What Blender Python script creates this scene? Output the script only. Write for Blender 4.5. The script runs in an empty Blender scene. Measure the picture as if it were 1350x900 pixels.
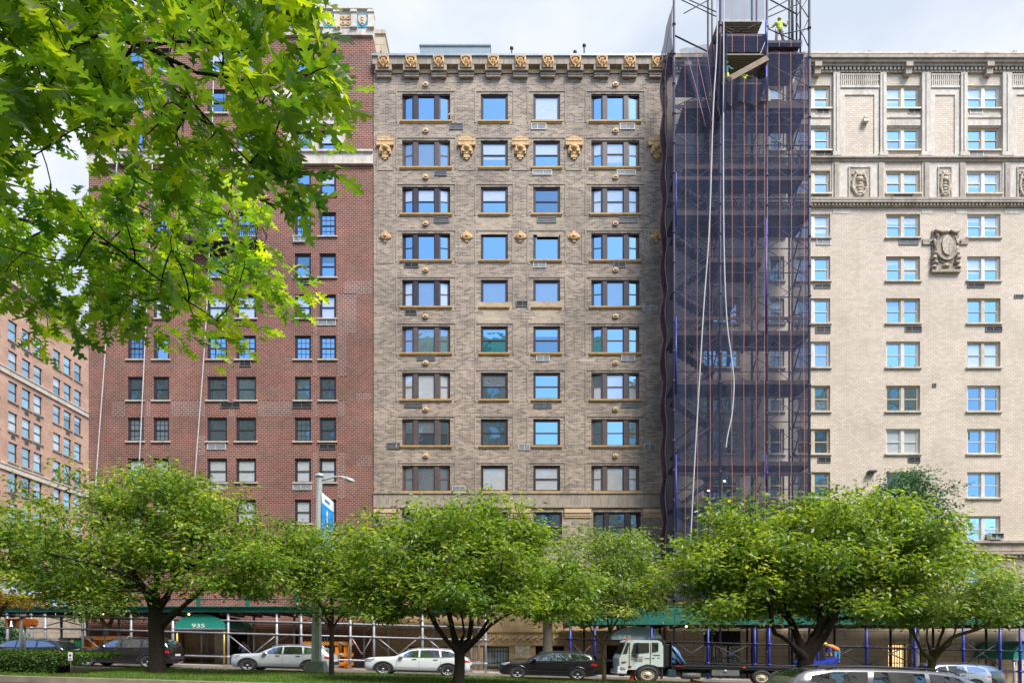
import bpy, bmesh, math, random
import numpy as np
from mathutils import Vector, Matrix
R = random.Random(7)
PI = math.pi
F, CX, HY, EYE = 742.0, 675.0, 853.0, 1.9
S = 1.37            # the whole place is built this much wider than tall, as the photograph shows it
SL = 0.0275         # the avenue falls towards the right
FD = 42.0           # distance of the street front
C = bpy.data.collections.new("place"); bpy.context.scene.collection.children.link(C)
def PX(x, D=FD): return (x - CX) * D / F
def PZ(y, D=FD): return EYE + (HY - y) * D / F
def G(X): return -SL * X
ORG = {}
def org(p): return ORG.get(p.name, Vector((0, 0, 0))) if p is not None else Vector((0, 0, 0))
def tag(o, label=None, cat=None, group=None, kind=None):
    if label:
        o['label'] = label
        if not 4 <= len(label.split()) <= 16: print('LABEL', len(label.split()), label)
    if cat: o['category'] = cat
    if group: o['group'] = group
    if kind: o['kind'] = kind
    return o
def thing(name, label, cat, loc=(0, 0, 0), group=None, roty=0.0):
    o = bpy.data.objects.new(name, None); C.objects.link(o)
    o.location = loc; o.rotation_euler = (0, roty, 0); o.empty_display_size = .2
    ORG[o.name] = Vector(loc)
    return tag(o, label, cat, group)
class MB:
    def __init__(s): s.v = []; s.f = []; s.m = []; s.sm = []
    def add(s, vs, fs, mi=0, smooth=False):
        b = len(s.v); s.v.extend([tuple(p) for p in vs])
        for f in fs: s.f.append([b + i for i in f]); s.m.append(mi); s.sm.append(smooth)
    def box(s, x0, x1, y0, y1, z0, z1, mi=0):
        x0, x1 = min(x0, x1), max(x0, x1); y0, y1 = min(y0, y1), max(y0, y1); z0, z1 = min(z0, z1), max(z0, z1)
        s.add([(x0,y0,z0),(x1,y0,z0),(x1,y1,z0),(x0,y1,z0),(x0,y0,z1),(x1,y0,z1),(x1,y1,z1),(x0,y1,z1)],
              [(0,3,2,1),(4,5,6,7),(0,1,5,4),(1,2,6,5),(2,3,7,6),(3,0,4,7)], mi)
    def quad(s, a, b, c, d, mi=0): s.add([a, b, c, d], [(0, 1, 2, 3)], mi)
    def prism(s, pts, y0, y1, mi=0, smooth=False):   # polygon in (x,z) pushed along y
        n = len(pts)
        vs = [(x, y0, z) for x, z in pts] + [(x, y1, z) for x, z in pts]
        s.add(vs, [tuple(range(n)), tuple(range(2*n-1, n-1, -1))], mi)
        s.add(vs, [(i, i+n, (i+1) % n + n, (i+1) % n) for i in range(n)], mi, smooth)
    def tube(s, pts, r, n=6, mi=0, cap=True, smooth=True, sx=1.0):
        pts = [Vector(p) for p in pts]; k = len(pts)
        rs = r if isinstance(r, (list, tuple)) else [r] * k
        vs = []; prev = None
        for i, p in enumerate(pts):
            d = (pts[min(i+1, k-1)] - pts[max(i-1, 0)])
            if d.length < 1e-9: d = Vector((0, 0, 1))
            d.normalize()
            if prev is None:
                u = d.orthogonal().normalized()
            else:
                u = prev - d * prev.dot(d)
                u = u.normalized() if u.length > 1e-6 else d.orthogonal().normalized()
            prev = u; w = d.cross(u)
            for j in range(n):
                a = 2*PI*j/n
                q = (u * math.cos(a) + w * math.sin(a)) * rs[i]
                vs.append((p.x + q.x * sx, p.y + q.y, p.z + q.z))
        fs = [(i*n+j, i*n+(j+1) % n, (i+1)*n+(j+1) % n, (i+1)*n+j) for i in range(k-1) for j in range(n)]
        if cap: fs += [tuple(range(n-1, -1, -1)), tuple((k-1)*n+j for j in range(n))]
        s.add(vs, fs, mi, smooth)
    def lathe(s, prof, cx, cy, cz, axis='z', n=20, mi=0, sx=1.0, smooth=True):  # prof: (r, h)
        vs = []
        for r, h in prof:
            for j in range(n):
                a = 2*PI*j/n; c_, s_ = r*math.cos(a), r*math.sin(a)
                if axis == 'z': vs.append((cx + c_*sx, cy + s_, cz + h))
                elif axis == 'y': vs.append((cx + c_*sx, cy + h, cz + s_))
                else: vs.append((cx + h*sx, cy + c_, cz + s_))
        k = len(prof)
        s.add(vs, [(i*n+j, i*n+(j+1) % n, (i+1)*n+(j+1) % n, (i+1)*n+j) for i in range(k-1) for j in range(n)], mi, smooth)
    def build(s, name, mats, parent=None, o=None, bevel=0, shift=True):
        if not s.f: return None
        me = bpy.data.meshes.new(name)
        og = o if o is not None else (org(parent) if parent is not None else Vector((0, 0, 0)))
        vs = [(a-og[0], b-og[1], c-og[2]) for a, b, c in s.v] if shift else s.v
        me.from_pydata(vs, [], s.f)
        if not isinstance(mats, (list, tuple)): mats = [mats]
        for m in mats: me.materials.append(m)
        me.polygons.foreach_set('material_index', s.m)
        me.polygons.foreach_set('use_smooth', s.sm)
        me.update()
        ob = bpy.data.objects.new(name, me); C.objects.link(ob)
        if parent is not None:
            ob.parent = parent; ORG[ob.name] = og
        elif o is not None:
            ob.location = og; ORG[ob.name] = Vector(og)
        if bevel:
            b = ob.modifiers.new('b', 'BEVEL'); b.width = bevel; b.segments = 2; b.limit_method = 'ANGLE'; b.angle_limit = math.radians(40)
        return ob
# ---------------------------------------------------------------- materials
def newmat(name):
    m = bpy.data.materials.new(name); m.use_nodes = True
    nt = m.node_tree; nt.nodes.clear()
    return m, nt, nt.nodes.new, nt.links.new
def ramp(nt, fac, stops):
    r = nt.nodes.new('ShaderNodeValToRGB'); nt.links.new(fac, r.inputs[0])
    e = r.color_ramp.elements
    while len(e) < len(stops): e.new(0.5)
    for i, (p, c) in enumerate(stops): e[i].position = p; e[i].color = (*c, 1) if len(c) == 3 else c
    return r.outputs[0]
def mix(nt, a, b, fac, mode='MIX'):
    m = nt.nodes.new('ShaderNodeMix'); m.data_type = 'RGBA'; m.blend_type = mode
    for k, v in ((0, fac), (6, a), (7, b)):
        if isinstance(v, (int, float)): m.inputs[k].default_value = v
        elif isinstance(v, tuple): m.inputs[k].default_value = (*v, 1)
        else: nt.links.new(v, m.inputs[k])
    return m.outputs[2]
def noise(nt, vec, scale, detail=4, rough=.6):
    n = nt.nodes.new('ShaderNodeTexNoise'); n.inputs['Scale'].default_value = scale
    n.inputs['Detail'].default_value = detail; n.inputs['Roughness'].default_value = rough
    if vec is not None: nt.links.new(vec, n.inputs['Vector'])
    return n.outputs['Fac']
def pos(nt, sx=1, sy=1, sz=1):
    g = nt.nodes.new('ShaderNodeNewGeometry')
    m = nt.nodes.new('ShaderNodeMapping'); m.inputs['Scale'].default_value = (sx, sy, sz)
    nt.links.new(g.outputs['Position'], m.inputs[0]); return m.outputs[0]
def bump(nt, h, strength, dist=.02):
    b = nt.nodes.new('ShaderNodeBump'); b.inputs['Strength'].default_value = strength; b.inputs['Distance'].default_value = dist
    nt.links.new(h, b.inputs['Height']); return b.outputs[0]
def plain(name, col, rough=.6, metal=0.0, var=.25, scale=3.0, bmp=.15, coat=0.0, spec=.5, dirt=None):
    m, nt, N, L = newmat(name)
    p = N('ShaderNodeBsdfPrincipled'); o = N('ShaderNodeOutputMaterial'); L(p.outputs[0], o.inputs[0])
    v = pos(nt); f = noise(nt, v, scale, 5)
    a = tuple(c*(1-var) for c in col); b = tuple(min(1, c*(1+var)) for c in col)
    c = ramp(nt, f, [(.3, a), (.7, b)])
    if dirt:
        f2 = noise(nt, pos(nt, 1.2, 1.2, .22), 1.1, 6, .7)
        c = mix(nt, c, dirt, ramp(nt, f2, [(.48, (0, 0, 0)), (.75, (.75, .75, .75))]))
    L(c, p.inputs['Base Color']); p.inputs['Roughness'].default_value = rough; p.inputs['Metallic'].default_value = metal
    p.inputs['Coat Weight'].default_value = coat; p.inputs['Coat Roughness'].default_value = .04
    p.inputs['Specular IOR Level'].default_value = spec
    if bmp: L(bump(nt, noise(nt, v, scale*8, 3), bmp), p.inputs['Normal'])
    return m
def brick(name, c1, c2, mortar, bw, bh, ms=.012, stain=.25, stcol=(.08, .07, .06), offs=.5, ws=1.0, light=None, mot=.26):
    m, nt, N, L = newmat(name)
    p = N('ShaderNodeBsdfPrincipled'); o = N('ShaderNodeOutputMaterial'); L(p.outputs[0], o.inputs[0])
    g = N('ShaderNodeNewGeometry'); sp = N('ShaderNodeSeparateXYZ'); L(g.outputs['Position'], sp.inputs[0])
    ad = N('ShaderNodeMath'); L(sp.outputs[0], ad.inputs[0]); L(sp.outputs[1], ad.inputs[1])
    cb = N('ShaderNodeCombineXYZ'); L(ad.outputs[0], cb.inputs[0]); L(sp.outputs[2], cb.inputs[1])
    b = N('ShaderNodeTexBrick'); L(cb.outputs[0], b.inputs['Vector'])
    b.inputs['Scale'].default_value = 1; b.inputs['Brick Width'].default_value = bw; b.inputs['Row Height'].default_value = bh
    b.inputs['Mortar Size'].default_value = ms; b.inputs['Mortar Smooth'].default_value = .3; b.inputs['Bias'].default_value = 0
    b.inputs['Color1'].default_value = (*c1, 1); b.inputs['Color2'].default_value = (*c2, 1); b.inputs['Mortar'].default_value = (*mortar, 1)
    b.offset = offs
    v = pos(nt, .8, .8, 1)
    n1 = noise(nt, v, .35, 6, .65); n2 = noise(nt, pos(nt, 1.6, 1.6, .25), .9, 6, .7)
    c = mix(nt, b.outputs['Color'], ramp(nt, n1, [(.3, (1-mot,)*3), (.7, (1+mot*.95, 1+mot*.85, 1+mot*.8))]), 1.0, 'MULTIPLY')
    c = mix(nt, c, stcol, ramp(nt, n2, [(.5, (0, 0, 0)), (.8, (stain, stain, stain))]))
    if light:
        n3 = noise(nt, pos(nt, .5, .5, 2.2), .8, 5, .7)
        c = mix(nt, c, light, ramp(nt, n3, [(.62, (0, 0, 0)), (.72, (.5, .5, .5))]))
    L(c, p.inputs['Base Color']); p.inputs['Roughness'].default_value = .85
    iv = N('ShaderNodeMath'); iv.operation = 'SUBTRACT'; iv.inputs[0].default_value = 1; L(b.outputs['Fac'], iv.inputs[1])
    L(bump(nt, iv.outputs[0], .5, .02), p.inputs['Normal'])
    return m
def glass(name, base, refl, tint=(.46, .76, .97), room=None, wav=.06):
    m, nt, N, L = newmat(name)
    d = N('ShaderNodeBsdfDiffuse'); gl = N('ShaderNodeBsdfGlossy'); mx = N('ShaderNodeMixShader'); o = N('ShaderNodeOutputMaterial')
    v = pos(nt); f = noise(nt, pos(nt, 1.5, 1.5, 6), 1.3, 3)
    c = ramp(nt, f, [(.3, tuple(k*.9 for k in base)), (.7, tuple(min(1, k*1.08) for k in base))])
    L(c, d.inputs[0]); gl.inputs[0].default_value = (*tint, 1); gl.inputs['Roughness'].default_value = .015
    L(bump(nt, noise(nt, v, .9, 2), wav, .15), gl.inputs['Normal'])
    mx.inputs[0].default_value = refl; L(d.outputs[0], mx.inputs[1]); L(gl.outputs[0], mx.inputs[2]); L(mx.outputs[0], o.inputs[0])
    return m
def leafmat(name, dark, mid, light, trans=.35, rough=.38, tr_gain=1.6, spec=.5):
    m, nt, N, L = newmat(name)
    at = N('ShaderNodeAttribute'); at.attribute_name = 'tint'
    c = ramp(nt, at.outputs['Fac'], [(.0, dark), (.55, mid), (1.0, light)])
    p = N('ShaderNodeBsdfPrincipled'); L(c, p.inputs['Base Color']); p.inputs['Roughness'].default_value = rough
    p.inputs['Specular IOR Level'].default_value = spec
    t = N('ShaderNodeBsdfTranslucent'); L(mix(nt, c, (tr_gain*1.05, tr_gain, tr_gain*.45), 1.0, 'MULTIPLY'), t.inputs[0])
    mx = N('ShaderNodeMixShader'); mx.inputs[0].default_value = trans; o = N('ShaderNodeOutputMaterial')
    L(p.outputs[0], mx.inputs[1]); L(t.outputs[0], mx.inputs[2]); L(mx.outputs[0], o.inputs[0])
    return m
def emit(name, col, st):
    m, nt, N, L = newmat(name); e = N('ShaderNodeEmission'); e.inputs[0].default_value = (*col, 1); e.inputs[1].default_value = st
    o = N('ShaderNodeOutputMaterial'); L(e.outputs[0], o.inputs[0]); return m
def netmat(name, col, opacity):
    m, nt, N, L = newmat(name)
    d = N('ShaderNodeBsdfDiffuse'); t = N('ShaderNodeBsdfTransparent'); tl = N('ShaderNodeBsdfTranslucent')
    n = noise(nt, pos(nt, 1, 1, .4), .7, 4)
    c = ramp(nt, n, [(.3, tuple(k*.8 for k in col)), (.7, tuple(k*1.2 for k in col))])
    L(c, d.inputs[0]); L(c, tl.inputs[0])
    a = N('ShaderNodeMixShader'); a.inputs[0].default_value = .35; L(d.outputs[0], a.inputs[1]); L(tl.outputs[0], a.inputs[2])
    mx = N('ShaderNodeMixShader'); o = N('ShaderNodeOutputMaterial')
    L(ramp(nt, noise(nt, pos(nt), .5, 5), [(.3, (opacity-.06,)*3), (.7, (opacity+.06,)*3)]), mx.inputs[0])
    L(t.outputs[0], mx.inputs[1]); L(a.outputs[0], mx.inputs[2]); L(mx.outputs[0], o.inputs[0]); return m
M = {}
M['gray_brick'] = brick('gray_brick', (.48, .38, .29), (.165, .13, .112), (.55, .47, .375), .38, .115, .014, .3, light=(.46, .38, .28))
M['gray_trim'] = brick('gray_trim', (.44, .37, .30), (.30, .25, .20), (.46, .40, .33), .14, .5, .014, .2)
M['patch'] = brick('repointed_brick', (.55, .46, .34), (.42, .34, .25), (.60, .52, .40), .44, .135, .012, .15)
M['red_brick'] = brick('red_brick', (.27, .085, .055), (.145, .05, .036), (.45, .33, .27), .32, .14, .018, .2)
M['red_patch'] = brick('red_patch', (.27, .12, .09), (.18, .08, .065), (.52, .43, .38), .34, .16, .02, .2)
M['cream_brick'] = brick('cream_brick', (.80, .69, .56), (.67, .57, .46), (.52, .42, .33), .36, .15, .014, .22, (.40, .32, .25), mot=.11)
M['net_brick'] = brick('weathered_brick', (.44, .35, .26), (.34, .27, .20), (.42, .35, .27), .36, .15, .012, .3, (.2, .16, .12))
M['pink_brick'] = brick('pink_brick', (.64, .38, .27), (.52, .30, .21), (.64, .50, .41), .42, .17, .018, .2)
M['limestone'] = brick('limestone_blocks', (.62, .51, .37), (.53, .44, .32), (.26, .21, .16), 1.5, .62, .02, .35)
M['tan_stone'] = brick('tan_stone', (.52, .37, .20), (.40, .28, .15), (.30, .21, .12), 1.1, .5, .015, .35)
M['white_stone'] = plain('white_stone', (.70, .63, .54), .8, var=.15, dirt=(.30, .26, .21))
M['gray_stone'] = plain('gray_stone', (.46, .39, .32), .85, var=.2, dirt=(.16, .13, .11))
M['carved'] = plain('carved_stone', (.62, .53, .40), .85, var=.45, scale=7, bmp=.8, dirt=(.13, .10, .08))
M['bronze_stone'] = plain('weathered_cartouche', (.40, .33, .25), .7, var=.5, scale=6, bmp=.8, dirt=(.08, .07, .06))
M['terra'] = plain('orange_terracotta', (.80, .46, .20), .6, var=.40, scale=9, bmp=.8, dirt=(.42, .26, .14))
M['terra_pale'] = plain('pale_terracotta', (.70, .50, .32), .6, var=.2, scale=9)
M['sill_tan'] = plain('tan_sill', (.52, .32, .12), .6, var=.2)
M['coping'] = plain('metal_coping', (.36, .42, .46), .4, .3, var=.12)
M['dark_frame'] = plain('dark_window_frame', (.045, .035, .045), .4, var=.2)
M['brown_frame'] = plain('brown_window_frame', (.12, .09, .085), .4, var=.2)
M['white_frame'] = plain('white_window_frame', (.74, .72, .66), .5, var=.1)
M['cream_frame'] = plain('cream_window_frame', (.62, .54, .40), .5, var=.15)
M['grille'] = plain('dark_grille', (.07, .06, .055), .5, .3, var=.3)
M['gray_grille'] = plain('gray_grille', (.19, .195, .195), .5, .3, var=.2)
M['white_grille'] = plain('white_grille', (.65, .66, .66), .5, .1, var=.15)
M['g_dark'] = glass('glass_dark_room', (.03, .035, .04), .50)
M['g_mid'] = glass('glass_curtained', (.25, .27, .28), .55)
M['g_blind'] = glass('glass_white_blind', (.72, .74, .74), .40)
M['g_sky'] = glass('glass_clear', (.05, .10, .16), .85)
M['g_car'] = glass('car_glass', (.02, .025, .03), .50, (.75, .85, 1))
M['g_grn'] = glass('truck_glass', (.03, .035, .03), .25, (.7, .8, .8))
M['asphalt'] = plain('asphalt', (.055, .053, .052), .85, var=.25, scale=1.5, bmp=.4)
M['asphalt_light'] = plain('worn_asphalt', (.10, .098, .095), .85, var=.25, scale=1.0, bmp=.4)
M['concrete'] = plain('sidewalk_concrete', (.42, .38, .34), .85, var=.15, scale=1.2)
M['kerb'] = plain('kerb_stone', (.30, .25, .19), .85, var=.25, scale=2)
M['soil'] = plain('soil', (.13, .09, .06), .95, var=.4, scale=2, bmp=.5)
M['turf'] = plain('turf', (.075, .14, .015), .9, var=.5, scale=2.5, bmp=.6)
M['roof'] = plain('roof_felt', (.12, .12, .12), .9)
M['pipe'] = plain('galvanised_pipe', (.40, .40, .44), .42, .35, var=.25, scale=4)
M['blue_pipe'] = plain('blue_painted_pipe', (.02, .035, .33), .4, var=.35, scale=2)
M['dark_pipe'] = plain('dark_steel', (.05, .045, .06), .5, .3, var=.3)
M['purple_pipe'] = plain('purplish_steel', (.07, .05, .09), .45, .2, var=.3)
M['plank'] = plain('scaffold_plank', (.30, .22, .15), .8, var=.3, scale=3)
M['dark_plank'] = plain('dark_scaffold_deck', (.11, .07, .06), .8, var=.3, scale=3)
M['steel_deck'] = plain('corrugated_deck', (.30, .27, .20), .6, .2, var=.15)
M['teal'] = plain('green_painted_plywood', (.012, .15, .115), .55, var=.25, scale=2)
M['teal_cloth'] = plain('green_awning_canvas', (.012, .27, .19), .7, var=.12)
M['gray_cloth'] = plain('gray_green_canvas', (.32, .44, .46), .7, var=.15)
M['yellow'] = plain('brass_post', (.62, .42, .08), .35, .4, var=.2)
M['orange_wood'] = plain('orange_painted_timber', (.75, .26, .03), .6, var=.25)
M['orange'] = plain('orange_plastic', (.85, .10, .02), .45, var=.1)
M['sig_orange'] = plain('signal_orange', (.80, .22, .02), .45, var=.15)
M['net'] = netmat('debris_net', (.115, .14, .24), .37)
M['net_side'] = netmat('debris_net_side', (.06, .06, .10), .70)
M['net_dense'] = netmat('folded_net', (.07, .075, .12), .82)
M['net_line'] = plain('orange_net_line', (.52, .20, .14), .8, var=.1)
M['rope'] = plain('white_rope', (.62, .60, .60), .8, var=.1)
M['bark'] = plain('dark_bark', (.028, .02, .016), .95, var=.5, scale=9, bmp=1.0)
M['bark_light'] = plain('brown_bark', (.12, .09, .05), .95, var=.5, scale=9, bmp=1.0)
M['bark_gray'] = plain('gray_bark', (.17, .14, .11), .95, var=.4, scale=9, bmp=1.0)
M['leaf'] = leafmat('street_tree_leaf', (.06, .135, .022), (.165, .275, .035), (.43, .49, .06), .40, .36, 2.1, .6)
M['leaf_mute'] = leafmat('grayish_leaf', (.08, .16, .04), (.18, .28, .055), (.38, .44, .09), .38, .36, 2.0, .6)
M['leaf_blue'] = leafmat('bluish_leaf', (.03, .10, .05), (.06, .16, .07), (.12, .24, .08), .3)
M['leaf_yellow'] = leafmat('yellowing_leaf', (.14, .17, .02), (.45, .36, .02), (.70, .48, .03), .3)
M['oak'] = leafmat('oak_leaf', (.045, .12, .018), (.145, .25, .02), (.34, .42, .02), .55, .24, 3.4, .8)
M['hedge'] = leafmat('hedge_leaf', (.03, .08, .01), (.06, .14, .012), (.13, .24, .02), .25)
M['grass'] = leafmat('grass_blade', (.05, .12, .01), (.10, .20, .015), (.20, .28, .03), .3, .6)
M['tyre'] = plain('tyre_rubber', (.035, .033, .033), .75, var=.15)
M['rim'] = plain('alloy_rim', (.62, .62, .64), .35, .15, var=.1, bmp=0)
M['rim_dark'] = plain('wheel_well', (.012, .012, .013), .8, var=.1, bmp=0)
M['clad'] = plain('black_cladding', (.04, .04, .045), .55, var=.1)
M['silver'] = plain('silver_paint', (.58, .62, .64), .3, .25, var=.04, coat=.8, bmp=0)
M['warm_silver'] = plain('warm_silver_paint', (.30, .29, .29), .22, .6, var=.04, coat=1, bmp=0)
M['white_paint'] = plain('white_paint', (.70, .74, .75), .3, 0, var=.03, coat=.8, bmp=0)
M['navy'] = plain('dark_blue_paint', (.014, .018, .035), .25, .3, var=.05, coat=1, bmp=0)
M['black'] = plain('black_paint', (.012, .012, .014), .25, .2, var=.05, coat=1, bmp=0)
M['brownish'] = plain('dark_gray_paint', (.016, .013, .013), .22, .0, var=.05, coat=1, bmp=0)
M['ltblue'] = plain('pale_blue_paint', (.40, .48, .56), .28, .4, var=.05, coat=1, bmp=0)
M['steel_blue'] = plain('teal_gray_paint', (.06, .11, .14), .28, .4, var=.05, coat=1, bmp=0)
M['chrome'] = plain('chrome', (.75, .75, .77), .15, 1, var=.03, bmp=0)
M['tail'] = plain('red_lens', (.55, .01, .02), .2, 0, var=.1, coat=1, bmp=0)
M['lamp_lens'] = plain('headlight_lens', (.45, .5, .55), .12, .3, var=.2, coat=1, bmp=0)
M['truck_paint'] = plain('truck_cab_paint', (.62, .72, .69), .4, 0, var=.04, coat=.4, bmp=0, dirt=(.38, .40, .36))
M['red_letter'] = plain('red_lettering', (.50, .02, .03), .6, var=.05, bmp=0)
M['dark_letter'] = plain('dark_lettering', (.03, .03, .04), .6, var=.05, bmp=0)
M['white_letter'] = plain('white_lettering', (.85, .85, .85), .6, var=.03, bmp=0)
M['lamp_green'] = plain('pale_green_painted_steel', (.36, .45, .40), .5, .1, var=.08)
M['lamp_gray'] = plain('light_gray_steel', (.56, .60, .60), .4, .4, var=.08)
M['banner_blue'] = plain('blue_banner', (.01, .25, .68), .7, var=.05)
M['banner_white'] = plain('white_banner', (.78, .80, .82), .7, var=.05)
M['black_plastic'] = plain('black_plastic', (.02, .02, .022), .5, var=.1)
M['bin_green'] = plain('green_bin', (.0, .22, .06), .5, var=.15)
M['blue_pad'] = plain('blue_moving_pad', (.02, .05, .42), .6, var=.25, scale=5)
M['blue_strap'] = plain('blue_tarp', (.05, .22, .55), .5, var=.3, scale=5)
M['skin'] = plain('skin', (.45, .26, .18), .6, var=.08, bmp=0)
M['skin_dark'] = plain('brown_skin', (.22, .12, .08), .6, var=.08, bmp=0)
M['hivis_y'] = plain('yellow_green_cloth', (.55, .75, .03), .7, var=.1)
M['hivis_o'] = plain('orange_cloth', (.85, .25, .05), .7, var=.1)
M['helmet'] = plain('yellow_helmet', (.75, .80, .05), .35, var=.05)
M['jeans'] = plain('blue_jeans', (.10, .28, .45), .8, var=.15)
M['dkjeans'] = plain('dark_trousers', (.06, .07, .10), .8, var=.15)
M['shirt_blue'] = plain('pale_blue_shirt', (.28, .40, .62), .8, var=.1)
M['shirt_teal'] = plain('teal_shirt', (.02, .22, .27), .8, var=.1)
M['shirt_gray'] = plain('gray_shirt', (.22, .18, .20), .8, var=.1)
M['shirt_royal'] = plain('royal_blue_shirt', (.03, .05, .40), .8, var=.1)
M['shirt_pink'] = plain('pink_shirt', (.55, .25, .26), .8, var=.1)
M['hair'] = plain('dark_hair', (.03, .02, .015), .7, var=.2)
M['mask_white'] = plain('face_mask', (.75, .78, .78), .7, var=.05)
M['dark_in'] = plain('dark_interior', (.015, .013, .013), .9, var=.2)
M['door_tan'] = plain('tan_wooden_door', (.40, .30, .18), .6, var=.2)
M['brown_wood'] = plain('red_brown_door', (.16, .05, .03), .5, var=.2)
M['slate_box'] = plain('gray_bulkhead', (.26, .33, .37), .6, var=.08)
M['copper'] = plain('green_copper_roof', (.10, .33, .25), .7, var=.25)
M['blue_tile'] = plain('blue_glazed_tile', (.06, .38, .58), .3, var=.15)
M['warm'] = emit('warm_bulb', (1, .62, .30), 4)
M['warm_win'] = emit('lit_window', (1, .62, .28), .8)
M['redbulb'] = emit('red_bulb', (1, .03, .02), 1.5)
M['billb'] = plain('pale_blue_sign_board', (.50, .60, .72), .5, var=.3, scale=2)
def text(s, size, mat, parent, loc, sx=1.0, name='lettering', roty=0.0, depth=.006, align='CENTER', shear=0.0):
    cu = bpy.data.curves.new(name, 'FONT'); cu.body = s; cu.size = size; cu.extrude = depth; cu.align_x = align; cu.align_y = 'CENTER'
    cu.shear = shear; cu.offset = size*.012
    o = bpy.data.objects.new(name, cu); C.objects.link(o)
    dg = bpy.context.evaluated_depsgraph_get(); dg.update()
    me = bpy.data.meshes.new_from_object(o.evaluated_get(dg)); bpy.data.objects.remove(o)
    me.name = name; me.materials.clear(); me.materials.append(mat)
    og = org(parent)
    M4 = Matrix.Translation(Vector(loc) - og) @ Matrix.Rotation(roty, 4, 'Y') @ Matrix.Diagonal((sx, 1, 1, 1)) @ Matrix.Rotation(PI/2, 4, 'X')
    me.transform(M4)
    ob = bpy.data.objects.new(name, me); C.objects.link(ob); ob.parent = parent; ORG[ob.name] = og
    return ob
def wall(mb, yp, x0, x1, z0, z1, holes, depth=.22, mi=0, rmi=None, flip=1):
    rmi = mi if rmi is None else rmi
    xs = sorted({x0, x1, *[h[0] for h in holes], *[h[1] for h in holes]}); zs = sorted({z0, z1, *[h[2] for h in holes], *[h[3] for h in holes]})
    xs = [x for x in xs if x0 <= x <= x1]; zs = [z for z in zs if z0 <= z <= z1]
    for i in range(len(xs)-1):
        for j in range(len(zs)-1):
            if xs[i+1]-xs[i] < 1e-5 or zs[j+1]-zs[j] < 1e-5: continue
            cx, cz = (xs[i]+xs[i+1])/2, (zs[j]+zs[j+1])/2
            if any(h[0] < cx < h[1] and h[2] < cz < h[3] for h in holes): continue
            mb.quad((xs[i], yp, zs[j]), (xs[i+1], yp, zs[j]), (xs[i+1], yp, zs[j+1]), (xs[i], yp, zs[j+1]), mi)
    yb = yp + depth * flip
    for a, b, c, d in holes:
        mb.quad((a, yp, c), (a, yb, c), (a, yb, d), (a, yp, d), rmi); mb.quad((b, yp, c), (b, yp, d), (b, yb, d), (b, yb, c), rmi)
        mb.quad((a, yp, c), (b, yp, c), (b, yb, c), (a, yb, c), rmi); mb.quad((a, yp, d), (a, yb, d), (b, yb, d), (b, yp, d), rmi)
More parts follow.
